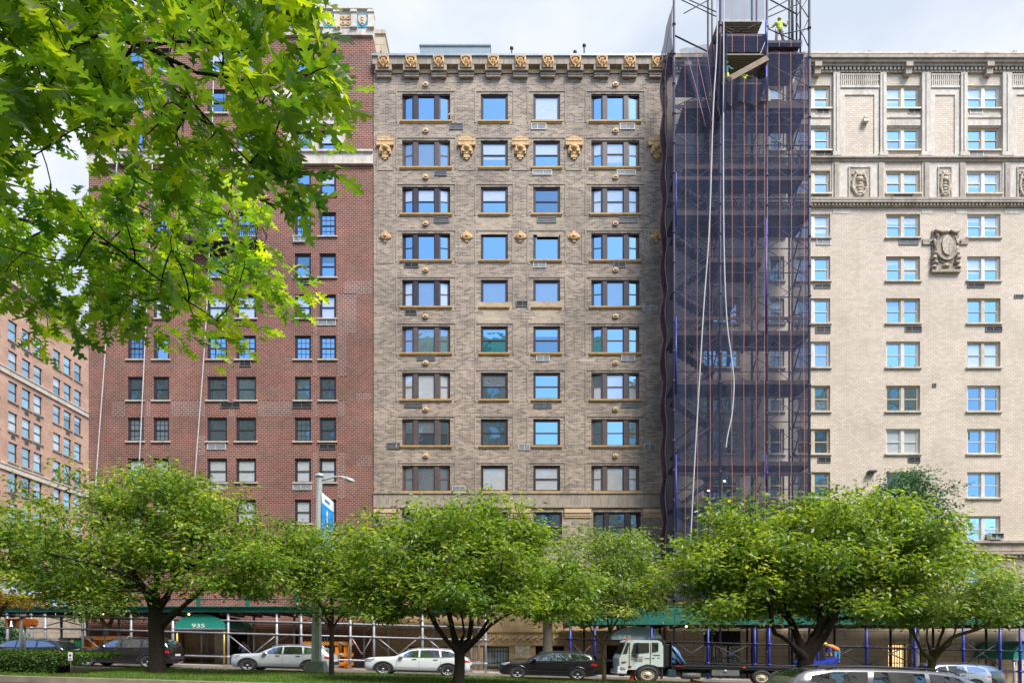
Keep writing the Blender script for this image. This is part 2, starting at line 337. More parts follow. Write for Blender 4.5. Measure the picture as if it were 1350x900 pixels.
# ---------------------------------------------------------------- windows and wall units
GL = ['g_dark', 'g_mid', 'g_blind', 'g_sky']
def window(par, x0, x1, z0, z1, style='dh', fm='dark_frame', up='g_blind', lo='g_dark', yp=FD, sill=None, muntin=0, fr=.085, split=.5, dep=.14, side=None):
    f = MB(); g = MB(); mats = [M[k] for k in GL]
    ya, yb = yp + dep, yp + dep + .06; yg = yp + dep + .045
    iu, il = GL.index(up), GL.index(lo)
    def sash(a, b, c, d, sp, iu, il, mt, y0=ya, y1=yb, yg=yg):
        w = fr*.55
        f.box(a, a+w*1.3, y0, y1, c, d); f.box(b-w*1.3, b, y0, y1, c, d)
        f.box(a+w*1.3, b-w*1.3, y0, y1, c, c+w); f.box(a+w*1.3, b-w*1.3, y0, y1, d-w, d)
        if sp:
            zm = c + (d-c)*sp
            f.box(a+w*1.3, b-w*1.3, y0-.012, y1, zm-w*.55, zm+w*.55)
            zq = c+(d-c)*(1-R.choice((.5, .5, .5, .33, .42, .66, .78, .25)))
            g.quad((a, yg, c), (b, yg, c), (b, yg, zq), (a, yg, zq), il); g.quad((a, yg, zq), (b, yg, zq), (b, yg, d), (a, yg, d), iu)
        else: g.quad((a, yg, c), (b, yg, c), (b, yg, d), (a, yg, d), iu)
        if mt:
            t = fr*.16
            for k in range(1, mt): xk = a+(b-a)*k/mt; f.box(xk-t, xk+t, y0+.02, yg-.002, c, d)
            for q in (.25, .75): zz = c+(d-c)*q; f.box(a, b, y0+.021, yg-.003, zz-t*.7, zz+t*.7)
    if style == 'bay':
        w = x1-x0; a1, a2 = x0+w*.15, x0+w*.285; b1, b2 = x1-w*.285, x1-w*.15
        f.box(x0, x1, yp+.06, yp+.30, z1-.10, z1); f.box(x0, x1, yp+.06, yp+.30, z0, z0+.05)
        f.box(x0, x0+fr*1.4, ya+.05, yb+.1, z0+.05, z1-.1); f.box(x1-fr*1.4, x1, ya+.05, yb+.1, z0+.05, z1-.1)
        mw = w*.045
        for xm in (a2-.02, b1+.02): f.box(xm-mw, xm+mw, yp+.03, yb, z0+.05, z1-.1)
        sash(a2+mw-.02, b1-mw+.02, z0+.05, z1-.1, split if muntin >= 0 and split else 0, iu, il, 0)
        s_i = GL.index(side or up); s_l = il if split else s_i
        for (xa, xb, ya_, yb_) in ((x0+fr*1.4, a2-mw-.02, yp+.22, yp+.13), (b1+mw+.02, x1-fr*1.4, yp+.13, yp+.22)):
            zm = z0+.05+(z1-z0-.15)*.5
            for zA, zB, ii in ((z0+.05, zm, s_l), (zm, z1-.1, s_i)):
                g.quad((xa, ya_, zA), (xb, yb_, zA), (xb, yb_, zB), (xa, ya_, zB), ii)
            if side is not None:
                f.add([(xa, ya_-.03, zm-.03), (xb, yb_-.03, zm-.03), (xb, yb_-.03, zm+.03), (xa, ya_-.03, zm+.03)], [(0, 1, 2, 3)])
            # slanted head and stiles of the angled sash
            for (zA, zB) in ((z1-.19, z1-.1), (z0+.05, z0+.10)):
                f.add([(xa, ya_-.03, zA), (xb, yb_-.03, zA), (xb, yb_-.03, zB), (xa, ya_-.03, zB)], [(0, 1, 2, 3)])
            for (p, q) in ((0, .16), (.86, 1)):
                A = (xa+(xb-xa)*p, ya_+(yb_-ya_)*p-.032); B = (xa+(xb-xa)*q, ya_+(yb_-ya_)*q-.032)
                f.add([(A[0], A[1], z0+.05), (B[0], B[1], z0+.05), (B[0], B[1], z1-.1), (A[0], A[1], z1-.1)], [(0, 1, 2, 3)])
    elif style == 'pair':
        xm = (x0+x1)/2; mw = fr*1.15
        f.box(x0, x0+fr, ya-.03, yb, z0, z1); f.box(x1-fr, x1, ya-.03, yb, z0, z1); f.box(x0+fr, x1-fr, ya-.03, yb, z1-fr, z1); f.box(x0+fr, x1-fr, ya-.03, yb, z0, z0+fr*.7)
        f.box(xm-mw, xm+mw, ya-.05, yb, z0+fr*.7, z1-fr)
        sash(x0+fr, xm-mw, z0+fr*.7, z1-fr, split, iu, il, muntin); sash(xm+mw, x1-fr, z0+fr*.7, z1-fr, split, iu, il, muntin)
    else:
        f.box(x0, x0+fr, ya-.03, yb, z0, z1); f.box(x1-fr, x1, ya-.03, yb, z0, z1); f.box(x0+fr, x1-fr, ya-.03, yb, z1-fr, z1); f.box(x0+fr, x1-fr, ya-.03, yb, z0, z0+fr*.6)
        sash(x0+fr, x1-fr, z0+fr*.6, z1-fr, 0 if style == 'fixed' else split, iu, il, muntin)
    fo = f.build('window', M[fm], par)
    g.build('pane', mats, fo)
    if sill:
        s = MB(); s.box(x0-sill[1], x1+sill[1], yp-sill[2], yp+.20, z0-sill[3], z0-.002)
        if len(sill) > 4: s.box(x0-sill[1]+.03, x1+sill[1]-.03, yp-sill[2]*.55, yp, z0-sill[3]*1.7, z0-sill[3])
        s.build('sill', M[sill[0]], fo)
    return fo
def aircon(par, x0, x1, z0, z1, kind='grille', proud=.05, yp=FD):
    b = MB(); col = {'g': 'grille', 'gray': 'gray_grille', 'w': 'gray_grille' if par is globals().get('rb') else 'grille'}[kind]
    fm = {'g': 'gray_grille', 'gray': 'gray_grille', 'w': 'white_grille'}[kind]
    t = .045
    b.box(x0, x0+t, yp-proud, yp, z0, z1, 0); b.box(x1-t, x1, yp-proud, yp, z0, z1, 0)
    b.box(x0+t, x1-t, yp-proud, yp, z1-t, z1, 0); b.box(x0+t, x1-t, yp-proud, yp, z0, z0+t, 0)
    b.box(x0+t, x1-t, yp-proud*.35, yp-.003, z0+t, z1-t, 1)
    n = 5
    for k in range(1, n):
        z = z0+t+(z1-z0-2*t)*k/n; b.box(x0+t, x1-t, yp-proud*.6, yp-proud*.36, z-.012, z+.012, 0 if kind != 'g' else 1)
    xm = x0+(x1-x0)*R.uniform(.4, .6); b.box(xm-.015, xm+.015, yp-proud*.8, yp-proud*.37, z0+t, z1-t, 0)
    return b.build('air_conditioner', [M[fm], M[col]], par)
fx = lambda x: PX(x); fz = lambda y: PZ(y)
def hole(x0, x1, y0, y1): return (fx(x0), fx(x1), fz(y1), fz(y0))
# ---------------------------------------------------------------- middle building of gray brick
gb = thing('apartment_building', 'gray brown brick apartment building with orange terracotta ornaments, in the middle', 'building', (fx(684), FD, G(fx(684))))
rows = [124+61.15*i for i in range(9)]
holes = []; wins = []
for i, y in enumerate(rows):
    yb_ = y+35.2 if i != 8 else y+34
    for (a, b, st) in ((530, 593.5, 'bay'), (633.8, 669.5, 'dh'), (703, 738.5, 'dh'), (779.5, 843, 'bay')):
        holes.append(hole(a, b, y, yb_)); wins.append((i, a, b, y, yb_, st))
y10 = 674.5
for (a, b, st) in ((530, 593.5, 'bay'), (633.8, 669.5, 'dh'), (703, 741, 'dh'), (782, 845, 'bay')):
    holes.append(hole(a, b, y10, 713)); wins.append((9, a, b, y10, 713, st))
for (a, b, st) in ((530, 593.5, 'bay'), (633.8, 669.5, 'dh'), (703, 741, 'dh'), (782, 845, 'bay')):
    holes.append(hole(a, b, 742, 782)); wins.append((10, a, b, 742, 782, st))
m = MB(); zt = fz(98); zb = -3.0
ghol = [hole(637, 671, 852, 881), hole(706, 744, 851, 885), hole(795, 838, 831, 893), hole(540, 590, 852, 878)]
wall(m, FD, fx(492.5), fx(878), fz(760+32), zt, [h for h in holes], .34, 0)
m.box(fx(492.5), fx(878), FD+.35, FD+18, fz(792), fz(82), 0)
m.build('wall', M['gray_brick'], gb)
m = MB(); wall(m, FD-.03, fx(492.5), fx(878), zb, fz(792)-.002, ghol, .5, 0); m.box(fx(492.5), fx(878), FD+.5, FD+18, zb, fz(792)-.002, 0)
m.build('stone_base', M['tan_stone'], gb)
seq_up = ['g_dark', 'g_blind', 'g_blind', 'g_sky', 'g_mid', 'g_sky', 'g_dark', 'g_dark', 'g_blind', 'g_mid', 'g_dark']
for (i, a, b, y, yb_, st) in wins:
    rr = random.Random(i*31+int(a))
    up = rr.choice(['g_dark', 'g_blind', 'g_mid', 'g_sky', 'g_sky']); lo = rr.choice(['g_dark', 'g_sky', 'g_sky', up])
    sp = .5
    if i == 0 and a != 703: up = lo = 'g_sky'; sp = 0
    if i == 0 and a == 703: up = lo = 'g_blind'; sp = 0
    if i == 1: up, lo = 'g_blind', 'g_sky'
    if i == 1 and a in (530,): sp = 0; up = 'g_mid'
    if i == 1 and a > 750: sp = .55
    if i == 2 and a < 700 or (i == 2 and a > 750): up = 'g_blind'; lo = 'g_blind' if a > 750 else 'g_sky'
    if i in (3, 4): sp = 0; up = lo = 'g_sky' if i == 3 else 'g_mid'
    if i == 8: up = 'g_mid' if a < 600 else 'g_blind'; lo = up; sp = 0 if a < 700 or a > 750 else .5
    if i in (5, 6) and a < 600: sp = 0
    fm = 'brown_frame' if (i in (1, 5, 6, 7, 8) and st == 'bay') else 'dark_frame'
    window(gb, fx(a), fx(b), fz(yb_), fz(y), 'bay' if st == 'bay' else ('dh' if sp else 'fixed'), fm, up, lo, split=sp, fr=.11 if st == 'dh' else .085,
           sill=('sill_tan', .15, .10, .12, 1), side=rr.choice([up, 'g_sky', 'g_blind']) if st == 'bay' and (i > 0) else None, dep=.11)
    # raised brick border
    q = MB(); o1, t = .36, .10
    X0, X1, Z0, Z1 = fx(a)-o1, fx(b)+o1, fz(yb_)-.15, fz(y)+.26
    q.box(X0-t, X0, FD-.035, FD-.002, Z0, Z1); q.box(X1, X1+t, FD-.035, FD-.002, Z0, Z1); q.box(X0, X1, FD-.035, FD-.002, Z1-t, Z1)
    if i < 9: q.build('brick_border', M['gray_trim'], gb)
# cornice
m = MB()
m.box(fx(491.5), fx(877), FD-.46, FD+.6, fz(81.5), fz(79), 0); m.build('coping', M['coping'], gb)
m = MB(); cxs = [507, 543, 579, 615, 650.5, 686, 722, 758, 792.5, 829, 865]
m.box(fx(492.5), fx(876), FD-.36, FD+.34, fz(91), fz(81.6), 0)
for x in cxs:
    m.box(fx(x-10.5), fx(x+10.5), FD-.34, FD-.002, fz(98.5), fz(91)-.003, 0); m.box(fx(x-9.5), fx(x+9.5), FD-.20, FD-.003, fz(104.5), fz(98.5)-.004, 0)
    m.box(fx(x-10), fx(x+10), FD-.24, FD-.004, fz(101.5)-.02, fz(101.5)+.03, 0)
m.build('cornice', M['gray_trim'], gb)
m = MB(); m.box(fx(493), fx(875), FD-.03, FD-.004, fz(97), fz(91)-.004, 0); m.build('frieze_band', M['terra_pale'], gb)
def ornament(x, y, w, h, dep, kind, par=gb):
    q = MB(); X, Z = fx(x), fz(y); W, H = w*FD/F, h*FD/F
    if kind == 'panel':
        q.box(X-W/2, X+W/2, FD-.36-dep, FD-.36-.003, Z-H/2, Z+H/2)
        rr = random.Random(int(x))
        y_ = FD-.36-dep
        for s_ in (-1, 1):
            q.tube([(X+s_*W*.05, y_-.03, Z-.42*H), (X+s_*W*.22, y_-.05, Z-.30*H), (X+s_*W*.36, y_-.05, Z-.05*H), (X+s_*W*.40, y_-.05, Z+.2*H), (X+s_*W*.28, y_-.05, Z+.36*H), (X+s_*W*.2, y_-.04, Z+.2*H)], [.03, .05, .05, .05, .05, .03], 6)
            q.tube([(X+s_*W*.44, y_-.02, Z-.42*H), (X+s_*W*.44, y_-.02, Z+.42*H)], .03, 5)
            q.lathe([(0, -.06), (.04, -.05), (.06, 0)], X+s_*W*.18, y_, Z-.02*H, 'y', 8, 0, S)
        q.lathe([(0, -.10), (.05, -.08), (.07, 0)], X, y_, Z+.12*H, 'y', 8, 0, S)
        for k in range(5): a = PI*(k+.5)/5; q.tube([(X+math.cos(a)*W*.1, y_-.03, Z-.22*H+math.sin(a)*H*.1), (X+math.cos(a)*W*.28, y_-.04, Z-.22*H+math.sin(a)*H*.28)], [.02, .035], 5)
        q.box(X-W*.5, X+W*.5, y_-.05, y_-.002, Z+H*.42, Z+H*.5)
    elif kind == 'mask':
        for k, (hw, z0, z1, d) in enumerate(((.50, .30, .42, .34), (.54, .12, .30, .30), (.30, -.10, .12, .26), (.36, -.26, .02, .20), (.20, -.42, -.26, .16), (.09, -.5, -.42, .12))):
            q.box(X-W*hw, X+W*hw, FD-d*.6, FD-.003-.002*k, Z+z0*H, Z+z1*H)
        q.prism([(X-W*.5, Z+.42*H), (X+W*.5, Z+.42*H), (X, Z+.53*H)], FD-.21, FD-.02)
        q.lathe([(0, -.16), (.10, -.14), (.17, -.05), (.19, 0)], X, FD-.15, Z+.02*H, 'y', 12, 0, S)
        for sx in (-1, 1):
            q.lathe([(0, -.1), (.08, -.07), (.10, 0)], X+sx*W*.22, FD-.13, Z-.16*H, 'y', 8, 0, S)
    elif kind == 'rosette':
        for k in range(4): a = k*PI/2; q.box(X+math.cos(a)*W*.36-W*.13, X+math.cos(a)*W*.36+W*.13, FD-.06, FD-.003, Z+math.sin(a)*H*.36-H*.13, Z+math.sin(a)*H*.36+H*.13)
        q.lathe([(0, -.15), (.09, -.13), (.12, -.06), (.2, -.12), (.27, -.06), (.30, 0)], X, FD-.03, Z, 'y', 14, 0, S)
    else:
        r = W/2/S; q.prism([(X+math.cos(a)*W/2, Z+math.sin(a)*H/2) for a in [k*PI/4+PI/8 for k in range(8)]], FD-.10, FD-.003)
        q.lathe([(0, -.04), (r*.55, -.03), (r*.6, 0)], X, FD-.10, Z, 'y', 10, 1, S)
    return q.build({'panel': 'terracotta_panel', 'mask': 'terracotta_mask', 'rosette': 'terracotta_rosette', 'dot': 'medallion'}[kind], [M['terra_pale' if kind == 'dot' else 'terra'], M['terra']], par)
for x in cxs: ornament(x, 88.5, 14.5, 14.5, .06, 'panel')
for x in (508, 615.5, 686, 756.8, 865.5):
    ornament(x, 197, 21, 28, 0, 'mask'); ornament(x, 312, 16, 15, 0, 'rosette')
    for (ya, yb_) in ((183, 225), (303, 347)):
        q = MB(); X0, X1 = fx(x-10), fx(x+10); t = .06
        q.box(X0-t, X0, FD-.03, FD-.002, fz(yb_), fz(ya)); q.box(X1, X1+t, FD-.03, FD-.002, fz(yb_), fz(ya)); q.box(X0, X1, FD-.03, FD-.002, fz(yb_), fz(yb_)+t)
        q.build('brick_border', M['gray_trim'], gb)
for k in range(9):
    for x in (561.5, 811.5): ornament(x, 112+61.1*k+(0 if k == 0 else -.3), 8, 6, 0, 'dot')
for (a, b, c, d) in ((626, 675, 279, 308), (696, 746, 279, 312), (627, 676, 395, 431), (697, 745, 394, 431), (702, 726, 545, 551), (760, 786, 474, 478), (848, 866, 469, 473), (598, 612, 398, 401), (493, 506, 462, 466), (553, 590, 600, 603)):
    pass
rp = random.Random(5)
for (cx_, cy_, w_, h_) in ((650, 297, 48, 24), (721, 299, 48, 26), (651, 413, 48, 30), (721, 412, 46, 30), (773, 475, 24, 4), (856, 470, 18, 4), (606, 325, 16, 3), (600, 150, 18, 3), (762, 245, 20, 4), (500, 464, 12, 3), (764, 602, 14, 4), (612, 393, 18, 4)):
    q = MB(); n = max(2, int(h_/2.4))
    for k in range(n):
        yy = cy_-h_/2+h_*k/n; w2 = w_/2*(1-.25*rp.random()) if n < 6 else w_/2*(1 if k < n*.4 else 1-.4*rp.random())
        off = rp.uniform(-2, 2)
        if n >= 6:   # leave the window opening free
            top = (cy_-h_/2 + 4)
            if yy < (312 if cy_ < 350 else 403.5)-26:
                q.box(fx(cx_-w2), fx(cx_-18.8), FD-.004, FD-.001, fz(yy+h_/n), fz(yy)); q.box(fx(cx_+18.8), fx(cx_+w2), FD-.004, FD-.001, fz(yy+h_/n), fz(yy)); continue
        q.box(fx(cx_+off-w2), fx(cx_+off+w2), FD-.004, FD-.001, fz(yy+h_/n), fz(yy))
    q.build('repaired_brickwork', M['patch'], gb)
for (a, b, c, d, k) in ((592.6,610.7,163,171,'gray'),(700,720,163,171,'w'),(817,837,163,171,'w'),(573,589,225,232,'gray'),(702,727.5,224.5,231,'w'),(813,838,224.5,231,'w'),(572,592,286.5,294,'gray'),(708,733.5,286,294,'gray'),(815,840.5,286.5,294,'gray'),
    (533,552,346,353,'g'),(703,720,344.5,353,'w'),(809,825,346,353,'g'),(534,549.5,408,415,'g'),(680.6,696,396.6,404,'g'),(848,865.5,403.5,410,'w'),(550,574,468.5,475,'gray'),(707,724.5,468.5,476,'w'),(819,837,468.5,476,'w'),(533,557,531.5,537,'gray'),(703,727.5,531.5,538,'gray'),(819,843,531,537,'gray'),
    (510,527.5,583.6,591.5,'gray'),(683.5,698.7,585.6,593,'w'),(848.7,864,585,593,'w'),(596,613.6,641,649,'w')):
    aircon(gb, fx(a), fx(b), fz(d), fz(c), {'w': 'w', 'gray': 'gray', 'g': 'g'}[k] if not (k == 'w') else 'w')
# band courses above the second floor
m = MB(); m.box(fx(492.5), fx(879), FD-.10, FD-.002, fz(669), fz(651), 0); m.box(fx(492.2), fx(879.4), FD-.16, FD-.003, fz(651)+.002, fz(649.5), 0)
m.build('band_course', M['gray_trim'], gb)
for a, b in ((493, 527), (597, 631), (673, 700), (744, 779), (848, 878)):
    m = MB(); m.box(fx(a), fx(b), FD-.16, FD-.004, fz(676), fz(671), 0); m.box(fx(a), fx(b), FD-.10, FD-.005, fz(679.5), fz(676)-.003, 0); m.box(fx(a), fx(b), FD-.06, FD-.006, fz(682), fz(679.5)-.003, 0)
    m.build('capital_moulding', M['terra_pale'], gb)
m = MB(); m.box(fx(492.5), fx(879), FD-.12, FD-.031, fz(850), fz(833), 0)
for k in range(60):
    x = 610+k*3.1
    if x > 786: break
    m.lathe([(0, -.08), (.10, -.05), (.13, 0)], fx(x), FD-.12, fz(841.5)+.12*math.sin(k*2.1), 'y', 7, 0, S); m.box(fx(x+1.1), fx(x+1.9), FD-.16, FD-.121, fz(847), fz(836))
m.box(fx(492), fx(879), FD-.20, FD-.032, fz(833)+.002, fz(830.5), 0)
m.build('carved_frieze', M['tan_stone'], gb)
m = MB(); m.box(fx(679), fx(699.5), FD-.10, FD-.032, fz(867), fz(850.5)); m.build('relief_plaque', M['carved'], gb)
def gate(par, a, b, c, d, n, yp=FD, fm='black_plastic', pm='g_mid'):
    q = MB(); X0, X1, Z0, Z1 = fx(a), fx(b), fz(d), fz(c); t = .09
    q.box(X0, X0+t, yp, yp+.08, Z0, Z1); q.box(X1-t, X1, yp, yp+.08, Z0, Z1); q.box(X0+t, X1-t, yp, yp+.08, Z1-t, Z1); q.box(X0+t, X1-t, yp, yp+.08, Z0, Z0+t)
    for k in range(1, n): xx = X0+(X1-X0)*k/n; q.box(xx-.022, xx+.022, yp+.02, yp+.06, Z0+t, Z1-t)
    for zz in (.25, .78): q.box(X0+t, X1-t, yp+.01, yp+.045, Z0+(Z1-Z0)*zz-.03, Z0+(Z1-Z0)*zz+.03)
    fo = q.build('barred_window', M[fm], par); g = MB(); g.quad((X0, yp+.22, Z0), (X1, yp+.22, Z0), (X1, yp+.22, Z1), (X0, yp+.22, Z1)); g.build('pane', M[pm], fo)
gate(gb, 637.3, 670.8, 852.2, 880.5, 9, FD+.05, pm='g_blind'); gate(gb, 540, 590, 852.2, 877.8, 12, FD+.05)
def door(par, a, b, c, d, mat, yp=FD+.42, name='door'):
    q = MB(); X0, X1, Z0, Z1 = fx(a), fx(b), fz(d), fz(c)
    q.box(X0, X1, yp, yp+.06, Z0, Z1)
    for k in range(2):
        xa, xb = X0+(X1-X0)*(.06+.5*k), X0+(X1-X0)*(.44+.5*k)
        for (u, v) in ((.06, .42), (.5, .94)): q.box(xa, xb, yp-.03, yp-.002, Z0+(Z1-Z0)*u, Z0+(Z1-Z0)*v)
    o = q.build(name, M[mat], par); h = MB(); h.box((X0+X1)/2-.05, (X0+X1)/2+.05, yp-.10, yp-.031, (Z0+Z1)/2-.15, (Z0+Z1)/2+.1); h.build('handle', M['yellow'], o)
door(gb, 706, 744, 851, 886, 'dark_in'); door(gb, 795, 838, 831, 893, 'dark_in')
# roof things of the gray building
q = MB(); q.box(fx(548), fx(645), FD+2, FD+9, fz(82), PZ(61.5, FD+2)); q.box(fx(547), fx(646), FD+1.93, FD+9.1, PZ(61.5, FD+2)+.002, PZ(60, FD+2)+.05)
q.build('bulkhead', M['slate_box'], gb, bevel=.02)
q = MB(); q.box(PX(494, 44), PX(507.5, 44), 44, 46, fz(82), PZ(46, 44)); q.box(PX(493, 44), PX(508.5, 44), 43.9, 46.1, PZ(46, 44)+.002, PZ(41, 44)); q.build('chimney', M['limestone'], gb)
for (x, y, h) in ((674, 65, 0), (674, 65, 0), (760, 70, 0), (772.5, 61, 0)):
    pass
for (x, y) in ((674.5, 65), (760, 70), (772.5, 61.5)):
    q = MB(); q.tube([(fx(x), 43, fz(82)), (fx(x), 43, PZ(y, 43))], .06, 8); q.lathe([(0, 0), (.1, 0), (.1, .14), (0, .16)], fx(x), 43, PZ(y, 43), 'z', 8, 0, S); q.build('vent_pipe', M['dark_pipe'], gb)
q = MB(); q.tube([(fx(743), 43, fz(80)), (fx(744), 43, fz(74)), (fx(750), 43, fz(71)), (fx(757), 43, fz(72)), (fx(760), 43, fz(76))], .03, 6); q.build('loop_pipe', M['red_brick'], gb)
q = MB(); q.tube([(fx(508), 44, fz(42)), (fx(518), 44, fz(80))], .04, 5); q.tube([(fx(494), 44, fz(30)), (fx(495), 44, fz(41))], .05, 5); q.build('stay_rod', M['dark_pipe'], gb)
# ---------------------------------------------------------------- red brick building
rb = thing('apartment_building', 'dark red brick apartment building with blue tile panels along its parapet', 'building', (fx(305), FD, G(fx(305))))
cols = [(168, 189.4), (202, 223), (273, 299.4), (311, 337.5), (388.4, 410), (421, 443)]
rr_ = [442+54.05*k for k in range(-7, 6)]
holes = []; wins = []
for ri, y in enumerate(rr_):
    for ci, (a, b) in enumerate(cols):
        yb_ = y+31.5; holes.append(hole(a, b, y, yb_)); wins.append((ri, ci, a, b, y, yb_))
m = MB(); wall(m, FD, fx(117), fx(491.5), fz(770), fz(49), holes, .3, 0)
m.quad((fx(117), FD, -3), (fx(117), FD+22, -3), (fx(117), FD+22, fz(49)), (fx(117), FD, fz(49))); m.quad((fx(491.5), FD, -3), (fx(491.5), FD, fz(49)), (fx(491.5), FD+22, fz(49)), (fx(491.5), FD+22, -3))
m.box(fx(117)+.01, fx(491.5)-.01, FD+.31, FD+22, fz(770), fz(49), 0)
m.build('wall', M['red_brick'], rb)
m = MB(); lh = [hole(196, 210, 838, 866), hole(160, 180, 838, 866), hole(240, 284, 831, 878), hole(302, 328, 835, 881), hole(331, 363, 828, 881), hole(390, 392.5, 830, 882), hole(120, 150, 838, 864), hole(420, 440, 838, 862)]
wall(m, FD, fx(117), fx(491.5), fz(868), fz(770)-.002, lh, .4, 0); m.box(fx(117), fx(491.5), FD+.5, FD+22, -3, fz(770)-.003, 0)
m.build('brick_base', M['red_brick'], rb)
m = MB(); wall(m, FD-.08, fx(116.5), fx(491.6), -3, fz(868)-.002, [(h[0], h[1], h[2], fz(868)-.002) for h in lh if h[2] < fz(868)-.1], .4, 0); m.box(fx(117), fx(491.5), FD+.4, FD+.5, -3, fz(868))
m.build('stone_plinth', M['gray_stone'], rb)
for (ri, ci, a, b, y, yb_) in wins:
    rr = random.Random(ri*17+ci*3); mu = 0
    up = rr.choice(['g_blind', 'g_dark', 'g_sky', 'g_sky']); lo = rr.choice(['g_dark', 'g_sky', 'g_mid'])
    if ri in (7,) and ci in (0, 2, 3, 4, 5): mu = 3
    if ri == 9 and ci in (0, 1, 4): mu = 3
    if ri == 4: mu = 3; up = lo = 'g_sky'
    if ri == 10: up = lo = 'g_blind'
    if ri == 9: up = lo = ('g_mid' if ci < 2 else 'g_sky' if ci == 4 else 'g_dark')
    if ri == 8: up = 'g_sky' if ci in (3, 4) else 'g_dark'; lo = 'g_dark' if ci not in (3, 4) else 'g_sky'
    if ri == 11: up = lo = 'g_blind'
    if ri == 6: up = lo = 'g_blind'
    if ri == 7: up = lo = 'g_sky' if ci != 0 else 'g_dark'
    window(rb, fx(a), fx(b), fz(yb_), fz(y), 'dh', 'dark_frame', up, lo, muntin=mu, fr=.10, sill=('white_stone', .12, .10, .09), dep=.12)
for (a, b, c, d, k) in ((393,409,366,375,'g'),(419,443,421,429,'w'),(316,331,475,483,'g'),(291,317,530,537.5,'g'),(385,411,529.5,538,'g'),(273.5,298,584.5,592.5,'w'),(421,443,585,592,'g'),(386,411,638.5,645.5,'w'),(272,300,638,645.5,'w'),(387,405,311.5,320,'w'),(384.5,411,259,267,'w'),(273,299,259,267,'w'),(387,400,165.5,172.5,'w')):
    aircon(rb, fx(a), fx(b), fz(d), fz(c), k, .12 if (a, b) == (387, 405) else .05)
m = MB(); m.box(fx(116.3), fx(492.2), FD-.14, FD-.002, fz(217), fz(203)); m.box(fx(116), fx(492.5), FD-.26, FD-.003, fz(203)+.002, fz(200.5)); m.box(fx(116.3), fx(492.3), FD-.2, FD-.003, fz(218.5), fz(217)-.002); m.build('belt_course', M['white_stone'], rb)
m = MB(); m.box(fx(116.5), fx(492), FD-.15, FD+.6, fz(49), fz(42)); m.box(fx(116.5), fx(492), FD-.05, FD+.5, fz(42)+.002, fz(15.5)); m.box(fx(116), fx(492.4), FD-.22, FD+.6, fz(15.5)+.002, fz(13.5))
k = 0
for x in [489.5-22.2*i for i in range(17)]:
    m.box(fx(x-3.8), fx(x+3.8), FD-.20, FD-.052, fz(42)+.003, fz(15.5)-.001); m.box(fx(x-4.6), fx(x+4.6), FD-.27, FD-.1, fz(20.5), fz(18.7)); m.box(fx(x-4.6), fx(x+4.6), FD-.30, FD-.1, fz(41), fz(39.2))
m.build('parapet', M['white_stone'], rb)
for i, x in enumerate([489.5-22.2*i-11.1 for i in range(16)]):
    q = MB(); blue = (i % 2 == 0)
    q.box(fx(x-7), fx(x+7), FD-.09, FD-.053, fz(38), fz(21.5), 0)
    if blue:
        q.prism([(fx(x)+a*.38, fz(29.8)+b*.40) for a, b in ((-.75, .9), (.75, .9), (.85, .1), (.5, -.6), (0, -1), (-.5, -.6), (-.85, .1))], FD-.14, FD-.091, 1)
        for b in (-.18, .02, .2): q.lathe([(0, -.05), (.08, -.04), (.1, 0)], fx(x), FD-.14, fz(29.8)+b, 'y', 8, 2, S)
    else:
        for a in (-.2, .2):
            for b in (-.2, .22): q.lathe([(.06, -.03), (.13, -.05), (.17, -.03), (.18, 0)], fx(x)+a*S*.7, FD-.09, fz(29.8)+b, 'y', 10, 2, S)
    q.build('tile_panel', [M['blue_tile' if blue else 'white_stone'], M['white_stone'], M['terra']], rb)
q = MB(); X0, X1 = fx(374), fx(450)   # stone surround with scalloped head
for (a, b, c, d) in ((374, 386.5, 118, 204), (411, 420, 118, 204), (444.5, 455, 118, 204), (386.5, 411, 150, 165), (420, 444.5, 150, 165), (374, 455, 109, 117)):
    q.box(fx(a), fx(b), FD-.10, FD-.004, fz(d), fz(c))
for x in (380, 415, 449): q.prism([(fx(x-5), fz(109)), (fx(x+5), fz(109)), (fx(x), fz(100))], FD-.12, FD-.005)
for k in range(9): q.lathe([(0, -.1), (.12, -.07), (.16, 0)], fx(383+k*8), FD-.10, fz(157), 'y', 8, 0, S)
q.build('stone_surround', M['white_stone'], rb)
q = MB(); q.box(fx(252), fx(352), FD-1.0, FD-.01, fz(330), fz(329)+.02)
for (a, b) in (((fx(252), FD-1), (fx(352), FD-1)), ((fx(252), FD-1), (fx(252), FD)), ((fx(352), FD-1), (fx(352), FD))):
    for zz in (fz(310), fz(313), fz(327)): q.tube([(a[0], a[1], zz), (b[0], b[1], zz)], .03, 5)
for k in range(41): q.box(fx(252+2.5*k)-.02, fx(252+2.5*k)+.02, FD-1.02, FD-.98, fz(329), fz(310))
q.build('iron_balcony', M['dark_pipe'], rb)
for (a, b, c, d) in ((147, 455, 528, 549), (470, 491, 518, 527), (100+800/2.57, 470, 387, 440), (410, 457, 440, 496), (470, 490, 601, 613), (411, 455, 598, 657), (260, 300, 575, 600), (454, 491, 370, 388)):
    a, b = max(a, 120), min(b, 491)
    q = MB(); xsz = [(a, b)]
    for (ca, cb) in cols:
        nx = []
        for (p, r) in xsz:
            if cb+2.5 <= p or ca-2.5 >= r: nx.append((p, r)); continue
            if ca-2.5 > p: nx.append((p, ca-2.5))
            if cb+2.5 < r: nx.append((cb+2.5, r))
        xsz = nx
    for (p, r) in xsz: q = MB(); q.box(fx(p), fx(r), FD-.003, FD-.001, fz(d), fz(c)); q.build('repointed_patch', M['red_patch'], rb)
    pass
door(rb, 240, 284, 831, 885, 'door_tan', FD+.3); door(rb, 331, 363, 828, 885, 'door_tan', FD+.3)
